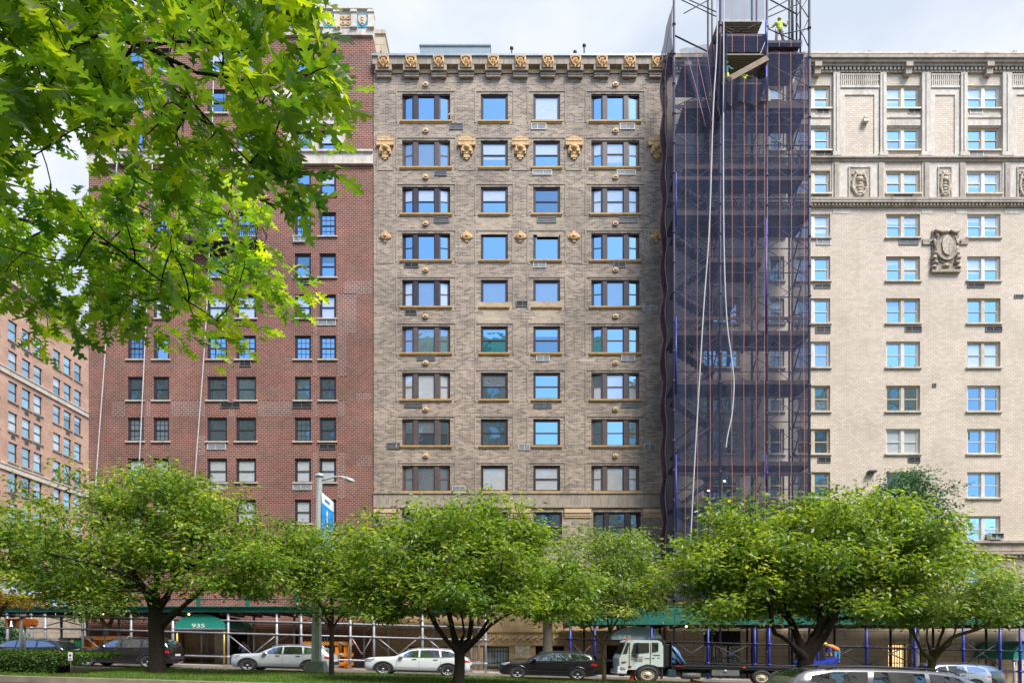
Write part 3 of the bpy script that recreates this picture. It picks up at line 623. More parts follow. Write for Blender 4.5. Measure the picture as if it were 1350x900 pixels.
q = MB(); q.box(fx(302), fx(328), FD+.45, FD+.5, -1, fz(835)); q.build('dark_doorway', M['dark_in'], rb)
for (a, b) in ((196, 210), (160, 180), (120, 150), (420, 440)):
    q = MB(); X0, X1, Z0, Z1 = fx(a), fx(b), fz(866), fz(838); q.box(X0, X1, FD+.05, FD+.09, Z1-.08, Z1)
    for k in range(7): xx = X0+(X1-X0)*k/6; q.box(xx-.025, xx+.025, FD+.04, FD+.08, Z0, Z1-.08)
    fo = q.build('barred_window', M['black_plastic'], rb); g = MB(); g.quad((X0, FD+.25, Z0), (X1, FD+.25, Z0), (X1, FD+.25, Z1), (X0, FD+.25, Z1)); g.build('pane', M['warm_win'] if a in (196, 160) else M['g_mid'], fo)
q = MB(); q.box(fx(286), fx(299), FD-.35, FD, -1.5, fz(831)); q.box(fx(236), fx(300), FD-.4, FD, fz(831)+.002, fz(824)); q.build('stone_portal', M['white_stone'], rb)
# ---------------------------------------------------------------- cream building (its left third stands behind the scaffold)
cb = thing('apartment_building', 'cream brick apartment building at the right with carved stone top floors and a large cartouche', 'building', (fx(1200), FD, G(fx(1200))))
cr = [113, 168, 225, 282, 338, 393, 450, 508, 565, 622, 680]
ch = [30, 30, 30, 31, 32, 33, 34, 34, 33, 34, 33]
ccols = [(926, 975, 'pair'), (1014, 1034, 'dh'), (1050, 1094.5, 'pair'), (1168, 1213, 'pair'), (1275, 1319, 'pair'), (1375, 1420, 'pair')]
holes = []; wins = []
for ri, (y, h) in enumerate(zip(cr, ch)):
    for ci, (a, b, st) in enumerate(ccols):
        a2, b2 = (a+.012*(ri)*8/8*1.0, b+.2*ri*.6) if ci > 2 else (a, b)
        a2, b2 = a, b
        holes.append(hole(a2, b2, y, y+h)); wins.append((ri, ci, a2, b2, y, y+h, st))
holes2 = [h for h in holes]
m = MB(); XL, XM, XR = fx(879), fx(1049), fx(1440)
wall(m, FD, XL, XR, fz(735), fz(92), holes2, .3, 0)
m.box(XL+.01, XR-.01, FD+.31, FD+20, -3.5, fz(76), 0)
m.build('wall', M['cream_brick'], cb)
lh = [hole(928, 976, 831, 880), hole(1170, 1220, 848, 882), hole(1285, 1312, 845, 893), hole(1060, 1085, 836, 890), hole(1275, 1320, 745, 775), hole(1168, 1213, 745, 775)]
m = MB(); wall(m, FD-.04, XL, XR, -3.5, fz(735)-.003, lh, .5, 0); m.build('stone_base', M['limestone'], cb)
for (ri, ci, a, b, y, yb_, st) in wins:
    rr = random.Random(ri*13+ci*5+2)
    up = rr.choice(['g_blind', 'g_mid', 'g_sky', 'g_sky']); lo = rr.choice(['g_sky', 'g_sky', 'g_mid'])
    if ri in (0, 2, 3): up, lo = 'g_blind', 'g_sky'
    if ri == 1 and ci == 4: up = lo = 'g_sky'
    if ri == 8: up, lo = ('g_blind', 'g_blind') if ci == 3 else ('g_dark', 'g_dark')
    if ri == 9 and ci == 4: up = lo = 'g_dark'
    if ri in (5, 6, 7) and ci in (3, 4): up = rr.choice(['g_sky', 'g_mid']); lo = 'g_sky'
    if ri == 6 and ci == 4: up = lo = 'g_blind'
    if ri == 7 and ci == 4: up = lo = 'g_dark'
    window(cb, fx(a), fx(b), fz(yb_), fz(y), st, 'white_frame' if ci > 1 and rr.random() < .65 else 'cream_frame', up, lo, fr=.10, sill=('cream_frame' if ri < 3 else 'white_stone', .10, .12, .11), dep=.14)
for (a, b, c, d, k) in ((1076,1093,144.6,151.6,'g'),(1197,1213,144.2,151,'g'),(1278,1295,144,150.5,'w'),(1074,1097,199.5,207,'g'),(1277,1296,199.5,207,'w'),(1177,1203,256.5,263,'gray'),(1070,1093,257.5,263,'gray'),(1076,1095,315.5,323,'w'),(1185,1211,315.5,323,'gray'),(1073,1095,374,380,'g'),(1275,1298,373.5,379.5,'g'),(1075,1095,430,439,'g'),(1193,1215,430,437.5,'g'),(1299,1321,430,437.5,'g'),(1078,1095,602,609.5,'g'),(1197,1213,602,609.5,'g'),(1229,1234,505.5,510,'g'),(1337,1349,388.5,393,'g'),(1301,1319,703,711.5,'w'),(934,952,624,631,'g')):
    aircon(cb, fx(a), fx(b), fz(d), fz(c), k, .35 if (a, b) == (1301, 1319) else .05)
# parapet, cornice, dentils
m = MB(); m.box(XL, XR, FD-.10, FD+.6, fz(82), fz(73.5)); m.box(XL, XR, FD-.18, FD+.7, fz(73.5)+.002, fz(71.5)); m.build('parapet', M['white_stone'], cb)
m = MB()
m.box(XL, XR, FD-.55, FD-.002, fz(85.5), fz(82)-.002); m.box(XL, XR, FD-.42, FD-.003, fz(89), fz(85.5)-.002); m.box(XL, XR, FD-.30, FD-.004, fz(92), fz(89)-.002)
n = int((XR-XL)/.30)
for k in range(n): m.box(XL+.3*k, XL+.3*k+.17, FD-.24, FD-.005, fz(96), fz(92)-.003)
m.box(XL, XR, FD-.16, FD-.006, fz(98), fz(96)-.003)
for x in (1075, 1194, 1300, 1400, 985, 905): m.box(fx(x-4.5), fx(x+4.5), FD-.46, FD-.01, fz(95), fz(89)-.004); m.box(fx(x-3.8), fx(x+3.8), FD-.34, FD-.011, fz(103), fz(95)-.003)
m.build('cornice', M['gray_stone'], cb)
m = MB()
for (a, b) in ((1097.5, 1106), (1159, 1167), (1213.8, 1225), (1265, 1273.5), (1320, 1332), (980, 988), (1038, 1046), (914, 924), (1362, 1372)):
    m.box(fx(a), fx(b), FD-.16, FD-.002, fz(208), fz(98)-.003); m.box(fx(a)-.08, fx(b)+.08, FD-.22, FD-.003, fz(208), fz(203)+.001); m.box(fx((a+b)/2)-.04, fx((a+b)/2)+.04, FD-.21, FD-.161, fz(202), fz(100))
for (a, b) in ((1107, 1158), (1226, 1264), (1333, 1361), (989, 1013)):
    for (p, q_) in ((a, a+6), (b-6, b)): m.box(fx(p), fx(q_), FD-.06, FD-.004, fz(207), fz(118)+.002)
    m.box(fx(a+6)+.002, fx(b-6)-.002, FD-.06, FD-.005, fz(207), fz(204))
    m.box(fx(a+6)+.002, fx(b-6)-.002, FD-.06, FD-.005, fz(126), fz(118)+.002)
for (a, b) in ((1168, 1213), (1275, 1319), (1050, 1094.5), (926, 975)):
    for (c, d) in ((152.5, 156), (159, 166.5), (208, 209)): m.box(fx(a), fx(b), FD-.07, FD-.005, fz(d), fz(c))
m.build('stone_pilaster_order', M['white_stone'], cb)
for (a, b) in ((1107, 1158), (1226.5, 1264), (1333, 1361)):
    q = MB(); q.box(fx(a), fx(b), FD-.05, FD-.006, fz(117.5), fz(99), 1)
    q.box(fx(a), fx(b), FD-.12, FD-.051, fz(101), fz(99)); q.box(fx(a), fx(b), FD-.12, FD-.051, fz(117.5), fz(114.5)); q.box(fx(a), fx(b), FD-.10, FD-.051, fz(108), fz(107))
    w = 2.6; n = int((b-a)/w)
    for k in range(n): x = a+w*(k+.25); q.box(fx(x), fx(x+w*.5), FD-.11, FD-.052, fz(114.5), fz(108)-.001); q.box(fx(x), fx(x+w*.5), FD-.11, FD-.052, fz(107)+.001, fz(101)-.001)
    q.build('lattice_panel', [M['white_stone'], M['gray_stone']], cb)
m = MB(); m.box(XL, XR, FD-.24, FD-.007, fz(211), fz(209)-.002); m.box(XL, XR, FD-.13, FD-.008, fz(214), fz(211)-.002)
m.box(XL, XR, FD-.30, FD-.007, fz(267), fz(264)); m.box(XL, XR, FD-.28, FD-.008, fz(270), fz(267)-.002); m.box(XL, XR, FD-.14, FD-.009, fz(274), fz(270)-.002)
n = int((XR-XL)/.26)
for k in range(n): m.box(XL+.26*k, XL+.26*k+.13, FD-.22, FD-.141, fz(273), fz(270)-.003)
m.build('string_course', M['gray_stone'], cb)
m = MB(); gaps = [(XL, fx(924)), (fx(977), fx(1012)), (fx(1036), fx(1048)), (fx(1096.5), fx(1166)), (fx(1215), fx(1273)), (fx(1321), fx(1373))]
for a, b in gaps: m = MB(); m.box(a, b, FD-.05, FD-.003, fz(264)-.001, fz(214)-.002); m.build('stone_facing', M['white_stone'], cb)
for a, b in gaps:
    for c, w in ((a+.15, .35), (b-.5, .35)): m = MB(); m.box(c, c+w, FD-.13, FD-.051, fz(262), fz(216)); m.build('stone_pilaster', M['gray_stone'], cb)
for (a, b) in ((1119, 1145.5), (1236.5, 1252.5), (1341, 1356)):
    q = MB(); X0, X1, Z0, Z1 = fx(a), fx(b), fz(262), fz(222.5); q.box(X0, X1, FD-.08, FD-.052, Z0, Z1, 0)
    t = .08
    for bx_ in ((X0-t, X0, Z0-t, Z1+t), (X1, X1+t, Z0-t, Z1+t), (X0, X1, Z0-t, Z0), (X0, X1, Z1, Z1+t)): q.box(bx_[0], bx_[1], FD-.12, FD-.053, bx_[2], bx_[3], 1)
    r2 = random.Random(int(a)); cxx = (X0+X1)/2; W = X1-X0; H = Z1-Z0
    q.lathe([(.0, -.14), (.14, -.13), (.2, -.05), (.22, 0)], cxx, FD-.08, Z0+H*.62, 'y', 12, 1, S)
    q.prism([(cxx-W*.24, Z1-.15*H), (cxx+W*.24, Z1-.15*H), (cxx+W*.12, Z1-.27*H), (cxx-W*.12, Z1-.27*H)], FD-.2, FD-.081, 1)
    for k in range(5): q.lathe([(0, -.09), (.08, -.07), (.11, 0)], cxx, FD-.08, Z0+H*(.08+.1*k), 'y', 8, 1, S*(1.2+.5*(k % 2)))
    for sx in (-1, 1):
        pts = [(cxx+sx*W*(.10+.30*math.sin(t_*PI)**1.0*(1 if t_ < .5 else .8)), FD-.12, Z0+H*(.05+.82*t_)) for t_ in [j/10 for j in range(11)]]
        q.tube(pts, [.05+.04*abs(math.sin(j*1.7)) for j in range(11)], 6, 1, sx=S)
        for k in range(4): q.lathe([(0, -.08), (.06, -.06), (.09, 0)], cxx+sx*W*(.18+.2*r2.random()), FD-.08, Z0+H*(.12+.22*k), 'y', 7, 1, S)
    q.build('carved_panel', [M['gray_stone'], M['carved']], cb)
m = MB()
for (a, b) in ((1098, 1121), (1215, 1230), (1260, 1274), (1324, 1345)): m = MB(); m.box(fx(a), fx(b), FD-.02, FD-.003, fz(282), fz(275.5)); m.build('stone_patch', M['white_stone'], cb)
# cartouche
q = MB(); cx_, cz_ = fx(1245.5), fz(330)
U = FD/F
def E(rx, rz, d0, d1, n=22, oz=0, mi=0, r0=0):
    pts = [(cx_+rx*U*math.cos(2*PI*k/n), cz_+oz*U+rz*U*math.sin(2*PI*k/n)) for k in range(n)]; q.prism(pts, FD-d1, FD-d0, mi, True)
q.box(cx_-17.5*U, cx_+17.5*U, FD-.10, FD-.01, fz(360), fz(304.5)); q.box(cx_-30*U, cx_+30*U, FD-.09, FD-.012, fz(323), fz(316)); q.box(cx_-19*U, cx_+19*U, FD-.2, FD-.011, fz(360.5), fz(357))
E(15, 21, .10, .16, oz=2); E(12.5, 18, .16, .22, oz=3); E(7, 13, .22, .30, oz=4, mi=1)
ringp = [(cx_+14*U*math.cos(a), FD-.2, cz_+3*U+18*U*math.sin(a)) for a in [2*PI*k/28 for k in range(29)]]
q.tube(ringp, [.05+.03*(k % 2) for k in range(29)], 7, 0, sx=S)
q.lathe([(0, -.22), (.12, -.18), (.18, -.08), (.2, 0)], cx_, FD-.12, fz(309), 'y', 12, 0, S)
for sx in (-1, 1):
    q.tube([(cx_+sx*12*U, FD-.12, fz(350)), (cx_+sx*15.5*U, FD-.14, fz(340)), (cx_+sx*13.5*U, FD-.15, fz(328)), (cx_+sx*16*U, FD-.14, fz(318)), (cx_+sx*20*U, FD-.10, fz(321))], [.10, .12, .09, .11, .05], 7, 0, sx=S)
    for k in range(4): q.lathe([(0, -.2), (.12, -.15), (.16, 0)], cx_+sx*(14.5+(k % 2)*1.5)*U, FD-.1, fz(336+6*k), 'y', 9, 0, S)
    q.tube([(cx_+sx*16*U, FD-.2, fz(306)), (cx_+sx*8*U, FD-.3, fz(311)), (cx_+sx*3*U, FD-.3, fz(308))], .12, 6, 0, sx=S)
q.lathe([(0, -.16), (.14, -.13), (.2, 0)], cx_, FD-.10, fz(352), 'y', 10, 0, S*1.2)
q.build('stone_cartouche', [M['bronze_stone'], M['carved']], cb)
# lower cornice and base of the cream building
m = MB(); m.box(XL, XR, FD-.28, FD-.002, fz(716), fz(713)); m.box(XL, XR, FD-.12, FD-.003, fz(726), fz(716)-.002); m.box(XL, XR, FD-.34, FD-.004, fz(731), fz(728)); m.box(XL, XR, FD-.2, FD-.005, fz(735), fz(731)-.002)
n = int((XR-XL)/.3)
for k in range(n): m.box(XL+.3*k, XL+.3*k+.16, FD-.26, FD-.201, fz(734.5), fz(731)-.003)
m.build('lower_cornice', M['gray_stone'], cb)
for (a, b) in ((1275, 1320), (1168, 1213)): window(cb, fx(a), fx(b), fz(775), fz(745), 'pair', 'white_frame', 'g_dark', 'g_dark', fr=.12)
q = MB(); q.box(fx(926), fx(977), FD-.03, FD+.3, fz(850.5), fz(831.5)); q.build('black_transom', M['dark_in'], cb)
gate(cb, 928.2, 951.5, 851, 880, 8, FD+.06, 'cream_frame', 'g_mid'); gate(cb, 952.5, 975.8, 851, 880, 8, FD+.06, 'cream_frame', 'g_mid')
gate(cb, 1170.2, 1194, 848.2, 881.8, 7, FD+.06, 'black_plastic', 'warm_win'); gate(cb, 1196, 1219.8, 848.2, 881.8, 7, FD+.06, 'cream_frame', 'g_mid')
door(cb, 1285, 1312, 845, 893, 'brown_wood'); door(cb, 1060, 1085, 836, 890, 'dark_in')
q = MB(); q.box(fx(1143), fx(1153), FD-.3, FD-.01, fz(623.5), fz(621)); q.tube([(fx(1143), FD-.2, fz(624)), (fx(1142), FD-.2, fz(626))], .08, 6); q.build('wall_lamp', M['dark_pipe'], cb)
q = MB(); q.box(fx(1136), fx(1143), FD-.28, FD-.004, fz(164), fz(160)); q.box(fx(1137), fx(1141), FD-.3, FD-.004, fz(160), fz(157)); q.build('wall_lamp', M['cream_frame'], cb)
for x in (1147, 1258.5, 1338):
    q = MB(); q.box(fx(x)-.22, fx(x)+.22, FD+.1, FD+.4, fz(71.5), fz(70)); q.lathe([(0, -.25), (.12, -.22), (.2, .1), (0, .12)], fx(x), FD+.2, fz(68.5), 'y', 10, 0, S); q.box(fx(x)-.05, fx(x)+.05, FD+.15, FD+.3, fz(70), fz(68.5)); q.build('roof_floodlight', M['gray_grille'], cb)
# ---------------------------------------------------------------- far building down the cross street
pb = thing('apartment_building', 'pinkish tan brick apartment building at the far left, receding down the side street', 'building', (-57.7, 65, 1.6))
XP = -57.7
Dx = lambda x: 57.7*742/(675-x)
pc = [(11, 23), (29, 40.5), (44.5, 55.5), (70, 80), (84, 94), (98, 107.5)]
holes = []; wn = []
for r in range(-1, 10):
    zt_ = 36.0+3.5-3.5*r-3.5
    for (a, b) in pc:
        holes.append((Dx(a), Dx(b), zt_-2.25, zt_))
    for (a, b) in ((-40, -24), (-14, -2)): holes.append((Dx(a), Dx(b), zt_-2.25, zt_))
m = MB(); wall(m, 0, 50, 90, -3, 44.5, holes, .3)
rot = lambda p: (XP - p[1], p[0], p[2])
m.v = [rot(p) for p in m.v]; m.box(XP-22, XP-.31, 50, 90, -3, 44.4)
m.f = [list(reversed(f)) if i < len(m.f)-6 else f for i, f in enumerate(m.f)]
m.build('wall', M['pink_brick'], pb)
rr = random.Random(3)
for i, (a, b, c, d) in enumerate(holes):
    f = MB(); g = MB(); t = .09; xa, xb = XP-.20, XP-.14
    f.box(xa, xb, a, a+t, c, d); f.box(xa, xb, b-t, b, c, d); f.box(xa, xb, a+t, b-t, d-t, d); f.box(xa, xb, a+t, b-t, c, c+t); f.box(xa, xb+.02, a+t, b-t, (c+d)/2-.05, (c+d)/2+.05)
    fo = f.build('window', M['dark_frame'], pb)
    zb_ = c+(d-c)*rr.choice((.5, .5, .1, .75)); i1 = rr.choice((2, 2, 1)); i2 = rr.choice((0, 1, 3))
    g.quad((xa+.02, a, c), (xa+.02, b, c), (xa+.02, b, zb_), (xa+.02, a, zb_), i2); g.quad((xa+.02, a, zb_), (xa+.02, b, zb_), (xa+.02, b, d), (xa+.02, a, d), i1)
    g.build('pane', [M[k] for k in GL], fo)
    s = MB(); s.box(XP-.1, XP+.12, a-.15, b+.15, c-.14, c-.004); s.build('sill', M['gray_stone'], fo)
    if rr.random() < .4:
        q = MB(); q.box(XP, XP+.05, a+.3, b-.3, c-.75, c-.3); q.box(XP+.051, XP+.06, a+.4, b-.4, c-.68, c-.37, 1); q.build('air_conditioner', [M['gray_grille'], M['grille']], pb)
m = MB()
for z in (33.4, 22.4, 6.2): m.box(XP, XP+.15, 50, 90, z-.3, z+.3); m.box(XP, XP+.22, 50, 90, z+.302, z+.42)
m.build('belt_course', M['white_stone'], pb)
m = MB(); m.box(XP, XP+.5, 49.5, 90, 43.6, 44.5); m.box(XP-22, XP+.7, 49.3, 90, 44.502, 44.9); m.build('cornice', M['white_stone'], pb)
m = MB(); gw = [(Dx(16), Dx(22), -.5, 1.6), (Dx(33), Dx(37.5), -.8, 1.7), (Dx(44), Dx(53), -1, 1.9), (Dx(69.5), Dx(74), -.3, 2.2), (Dx(84), Dx(92), -.2, 2.2), (Dx(98), Dx(106), -.2, 2.2)]
wall(m, 0, 50, 90, -3, 5.6, gw, .3); m.v = [(XP+.3-p[1], p[0], p[2]) for p in m.v]; m.f = [list(reversed(f)) for f in m.f]; m.box(XP, XP+.31, 50, 90, 5.6, 5.75)
m.build('stone_base', M['limestone'], pb)
for (a, b, c, d) in gw:
    g = MB(); g.quad((XP+.05, a, c), (XP+.05, b, c), (XP+.05, b, d), (XP+.05, a, d)); f = MB(); f.box(XP+.06, XP+.12, a, b, (c+d)/2-.05, (c+d)/2+.05); f.box(XP+.06, XP+.12, (a+b)/2-.05, (a+b)/2+.05, c, d)
    fo = f.build('window', M['dark_frame'], pb); g.build('pane', M['g_dark'], fo)
# ---------------------------------------------------------------- buildings on the camera's side, seen as reflections
def opposite(x0, x1, y, z1, matname, label, mans=None):
    t = thing('apartment_building', label, 'building', ((x0+x1)/2, y, G((x0+x1)/2)))
    hs = []; n = int((x1-x0)/4.3)
    zz = 5.0
    while zz+2.2 < z1-1.5:
        for k in range(n):
            xa = x0+1.2+4.3*k; hs.append((xa, xa+1.7, zz, zz+2.1))
        zz += 3.5
    m = MB(); wall(m, y, x0, x1, -3, z1, hs, .25, 0, flip=-1); m.box(x0, x1, y-15, y-.26, -3, z1); m.f = m.f
    m.build('wall', M[matname], t)
    g = MB()
    for a, b, c, d in hs: g.quad((a, y-.2, c), (b, y-.2, c), (b, y-.2, d), (a, y-.2, d)); g.box(a-.1, b+.1, y, y+.1, c-.12, c, 1); g.box(a, b, y-.19, y-.14, (c+d)/2-.05, (c+d)/2+.05, 1)
    w = g.build('windows', [M['g_dark'], M['white_stone']], t); w['kind'] = 'stuff'
    q = MB(); q.box(x0-.3, x1+.3, y-1, y+.5, z1-1.0, z1-.3); q.build('cornice', M['white_stone'], t); q = MB(); q.box(x0-.1, x1+.1, y-1, y+.25, 4, 4.5); q.build('belt_course', M['white_stone'], t)
    if mans:
        q = MB(); q.prism([(y-15, z1), (y-.2, z1), (y-3, z1+5), (y-12, z1+5)], x0, x1); q.v = [(p[1], p[0], p[2]) for p in q.v]
        for k in range(int((x1-x0)/5)): xx = x0+2.5+5*k; q.box(xx-.8, xx+.8, y-2.6, y-.4, z1+.4, z1+2.6)
        q.build('mansard_roof', M['copper'], t)
opposite(-70, -27, -9, 48, 'limestone', 'tan apartment building across the avenue, mirrored in the red building windows')
opposite(-26.5, 3, -9, 50, 'gray_trim', 'copper roofed apartment building across the avenue, mirrored in the gray building windows', True)
opposite(3.5, 27, -9, 34, 'net_brick', 'brown apartment building across the avenue, mirrored in the lower right windows')
opposite(27.5, 75, -9, 48, 'limestone', 'tall tan apartment building across the avenue, mirrored in the cream building windows')
# ---------------------------------------------------------------- ground
def sheet(name, mat, x0, x1, y0, y1, dz=0.0, nx=2, thick=0, kind='structure'):
    m = MB()
    a, b = G(x0)+dz, G(x1)+dz
    m.quad((x0, y0, a), (x1, y0, b), (x1, y1, b), (x0, y1, a))
    if thick:
        m.quad((x0, y0, a-thick), (x1, y0, b-thick), (x1, y0, b), (x0, y0, a)); m.quad((x0, y1, a), (x1, y1, b), (x1, y1, b-thick), (x0, y1, a-thick))
        m.quad((x0, y0, a-thick), (x0, y0, a), (x0, y1, a), (x0, y1, a-thick)); m.quad((x1, y0, b-thick), (x1, y1, b-thick), (x1, y1, b), (x1, y0, b))
    return tag(m.build(name, mat), kind=kind)
sheet('ground', M['asphalt'], -600, 600, -300, 900, -.02)
sheet('near_roadway', M['asphalt'], -90, 90, 2.5, 22.3)
sheet('far_roadway', M['asphalt_light'], -90, 90, 31.2, 37.5, .004)
sheet('near_sidewalk', M['concrete'], -90, 90, -9, 2.2, .15, thick=.17)
sheet('sidewalk', M['concrete'], -31.6, 90, 37.7, 42, .15, thick=.17)
sheet('far_kerb', M['kerb'], -31.6, 90, 37.5, 37.698, .155, thick=.17)
sheet('near_kerb', M['kerb'], -90, 90, 2.202, 2.4, .155, thick=.17)
sheet('median_kerb', M['kerb'], -90, 90, 22.3, 22.62, .22, thick=.24)
sheet('median_kerb_far', M['kerb'], -90, 90, 31.0, 31.2, .17, thick=.2)
sheet('median_soil', M['soil'], -60, -12, 22.62, 31.0, .20, thick=.1)
def lawn():
    m = MB(); nx, ny = 160, 10; rr = random.Random(4)
    x0, x1, y0, y1 = -60, 60, 22.62, 31.0
    vs = [];
    for j in range(ny+1):
        for i in range(nx+1):
            x = x0+(x1-x0)*i/nx; y = y0+(y1-y0)*j/ny
            e = 0 if j in (0, ny) else .10
            vs.append((x, y, G(x)+.17+e+rr.uniform(-.015, .015)*(j not in (0, ny))))
    fs = []
    for j in range(ny):
        for i in range(nx):
            xm = x0+(x1-x0)*(i+.5)/nx; ym = y0+(y1-y0)*(j+.5)/ny
            # bare soil round the hedge
            px_ = CX+xm*F/ym
            if px_ < 92+(ym-23.6)*11+rr.uniform(-14, 14) and ym > 23.5: continue
            fs.append((j*(nx+1)+i, j*(nx+1)+i+1, (j+1)*(nx+1)+i+1, (j+1)*(nx+1)+i))
    m.add(vs, fs, 0, True); return tag(m.build('median_lawn', M['turf']), kind='structure')
lawn()
def cards(name, P, Nrm, T, Ln, Wd, tint, mat, parent=None, o=Vector((0, 0, 0)), fold=.25, sx=1.0):
    """many small folded leaves in one mesh: P base, T tip direction, Nrm normal"""
    n = len(P); B = np.cross(Nrm, T); B /= (np.linalg.norm(B, axis=1, keepdims=True)+1e-9); Nn = np.cross(T, B)
    mid = P + T*Ln[:, None]*.5; tip = P + T*Ln[:, None] - Nn*(Ln*.12)[:, None]
    a = mid + B*Wd[:, None]*.5 + Nn*(Wd*fold)[:, None]; b = mid - B*Wd[:, None]*.5 + Nn*(Wd*fold)[:, None]
    V = np.stack([P, a, tip, b], 1)
    if sx != 1.0: V[..., 0] = P[:, None, 0] + (V[..., 0]-P[:, None, 0])*sx
    V = V.reshape(-1, 3) - np.array(o)
    idx = np.arange(n)[:, None]*4
    tri = np.concatenate([idx+np.array([[0, 2, 1]]), idx+np.array([[0, 3, 2]])], 1).reshape(-1)
    me = bpy.data.meshes.new(name); me.vertices.add(len(V)); me.vertices.foreach_set('co', V.astype(np.float32).ravel())
    me.loops.add(len(tri)); me.loops.foreach_set('vertex_index', tri.astype(np.int32))
    me.polygons.add(2*n); me.polygons.foreach_set('loop_start', np.arange(0, 6*n, 3, dtype=np.int32))
    me.update(calc_edges=True)
    at = me.attributes.new('tint', 'FLOAT', 'FACE'); at.data.foreach_set('value', np.repeat(tint, 2).astype(np.float32))
    me.materials.append(mat); ob = bpy.data.objects.new(name, me); C.objects.link(ob)
    if parent is not None: ob.parent = parent
    else: ob.location = o
    return ob
rng = np.random.default_rng(11)
def unit(v): return v/(np.linalg.norm(v, axis=1, keepdims=True)+1e-9)
n = 70000
gx = rng.uniform(-32, 32, n); gy = 22.65+8.3*rng.random(n)**1.3
k = ~((CX+gx*F/gy < 95+(gy-23.6)*11+rng.normal(0, 9, n)) & (gy > 23.5)) & (abs(gx) < 1.0*gy)
gx, gy = gx[k], gy[k]; n = len(gx)
P = np.stack([gx, gy, -SL*gx+.23], 1); T = unit(np.stack([rng.normal(0, .5, n), rng.normal(0, .4, n), np.ones(n)], 1))
tag(cards('grass', P, unit(rng.normal(0, 1, (n, 3))*[1, 1, .1]), T, rng.uniform(.06, .15, n), rng.uniform(.015, .035, n), np.clip(rng.normal(.55, .25, n), 0, 1), M['grass'], fold=0), 'short green grass on the planted median strip', 'grass', kind='stuff')
# ---------------------------------------------------------------- hedge
hd = thing('hedge', 'low clipped green hedge at the bottom left of the median', 'hedge', (-20.5, 25, .6))
m = MB(); m.box(-40, -20.6, 24.6, 26.3, .3, 1.40); m.box(-40, -20.1, 24.9, 26.0, 1.1, 1.3); m.build('branches', M['bark'], hd)
n = 32000; xx = rng.uniform(-34, -18.25, n); face = rng.random(n)
yy = np.where(face < .5, 24.25+rng.normal(0, .08, n), rng.uniform(24.2, 26.6, n)); zz = np.where(face < .5, rng.uniform(.55, 1.68, n), 1.66+rng.normal(0, .06, n))
zz = zz - (np.clip(xx+20, 0, 9)*.10) * (zz-.6)*.5
k = ~((xx > -19.6) & (zz < 1.15))
P = np.stack([xx, yy, zz], 1)[k]; n = len(P)
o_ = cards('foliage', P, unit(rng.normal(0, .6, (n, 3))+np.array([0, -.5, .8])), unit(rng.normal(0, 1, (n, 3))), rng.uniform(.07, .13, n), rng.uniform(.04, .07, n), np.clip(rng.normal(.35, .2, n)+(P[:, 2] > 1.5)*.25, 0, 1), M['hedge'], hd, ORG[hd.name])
# ---------------------------------------------------------------- scaffold tower
sx0, sx1 = 888.5, 1068; D1, D2 = 38.8, 41.2
sc = thing('scaffold_tower', 'tall steel pipe scaffold with decks and stairs in front of the cream building', 'scaffold', (PX(978, D1), 40, G(PX(978, D1))))
pz = lambda y: PZ(y, D1); px = lambda x: PX(x, D1)
posts = [888.5, 949.5, 1011, 1067]
ztop = {888.5: pz(-12), 949.5: pz(-60), 1011: pz(-60), 1067: pz(-60)}
zg = G(px(970))-.1
for x in posts:
    for y in (D1, D2):
        q = MB(); X = px(x); q.tube([(X, y, G(X)+.1), (X, y, ztop[x] if y == D1 else (ztop[x] if x != 888.5 else pz(60)))], .085, 8)
        z = G(X)+2
        while z < pz(0): q.tube([(X, y, z), (X, y, z+.16)], .12, 8); z += 2.05
        q.build('standard', M['purple_pipe' if (x in (949.5, 1011) and y == D1) or x == 888.5 else 'dark_pipe'], sc)
for x in (945, 1005, 1049):   # extra inner uprights
    q = MB(); X = px(x); q.tube([(X, D1+.9, G(X)+.1), (X, D1+.9, pz(-60))], .07, 7); q.build('standard', M['dark_pipe'], sc)
X = px(1011)
for (a, b, mt) in ((30, 62, 0), (90, 130, 0), (290, 440, 0), (600, 640, 0)): q = MB(); q.tube([(X-.09, D1-.1, pz(b)), (X-.09, D1-.1, pz(a))], .07, 7); q.build('blue_pipe', M['blue_pipe'], sc)
for (a, b) in ((230, 300), (420, 520), (600, 700)): q = MB(); q.tube([(px(890.5), D1-.12, pz(b)), (px(890.5), D1-.12, pz(a))], .06, 7); q.build('blue_pipe', M['blue_pipe'], sc)
levels = [138, 165, 197, 222, 252, 283, 313, 345, 376, 408, 441, 474, 506, 540, 575, 613, 650, 690, 725, 760]
decks = [138, 222, 283, 345, 441, 506, 613, 668, 730]
for i, y in enumerate(decks):
    q = MB(); z = pz(y); xa = px(936 if i in (3,) else 902 if i < 2 else 889); xb = px(1004 if i == 3 else 1066)
    for k in range(5): q.box(xa, xb, D1+.12+.42*k, D1+.50+.42*k, z, z+.09)
    q.box(xa, xb, D1+.02, D1+.07, z-.02, z+.28)
    nn = int((xb-xa)/1.6)
    for k in range(nn+1): xx = xa+(xb-xa)*k/nn; q.box(xx-.05, xx+.05, D1+.1, D2-.1, z-.13, z-.002)
    q.build('deck', M['dark_plank'], sc)
for y in [150, 165, 192, 204, 238, 262, 300, 328, 360, 392, 425, 458, 490, 524, 556, 592, 625, 645, 682, 700]:
    q = MB(); q.tube([(px(889), D1-.02, pz(y)), (px(1066), D1-.02, pz(y))], .035, 5); q.build('guard_rail', M['dark_pipe'], sc)
for y in (141, 235, 420, 625):
    q = MB(); q.box(px(889), px(1066), D1-.03, D1+.01, pz(y)-.12, pz(y)+.12); q.build('toe_board', M['dark_plank'], sc)
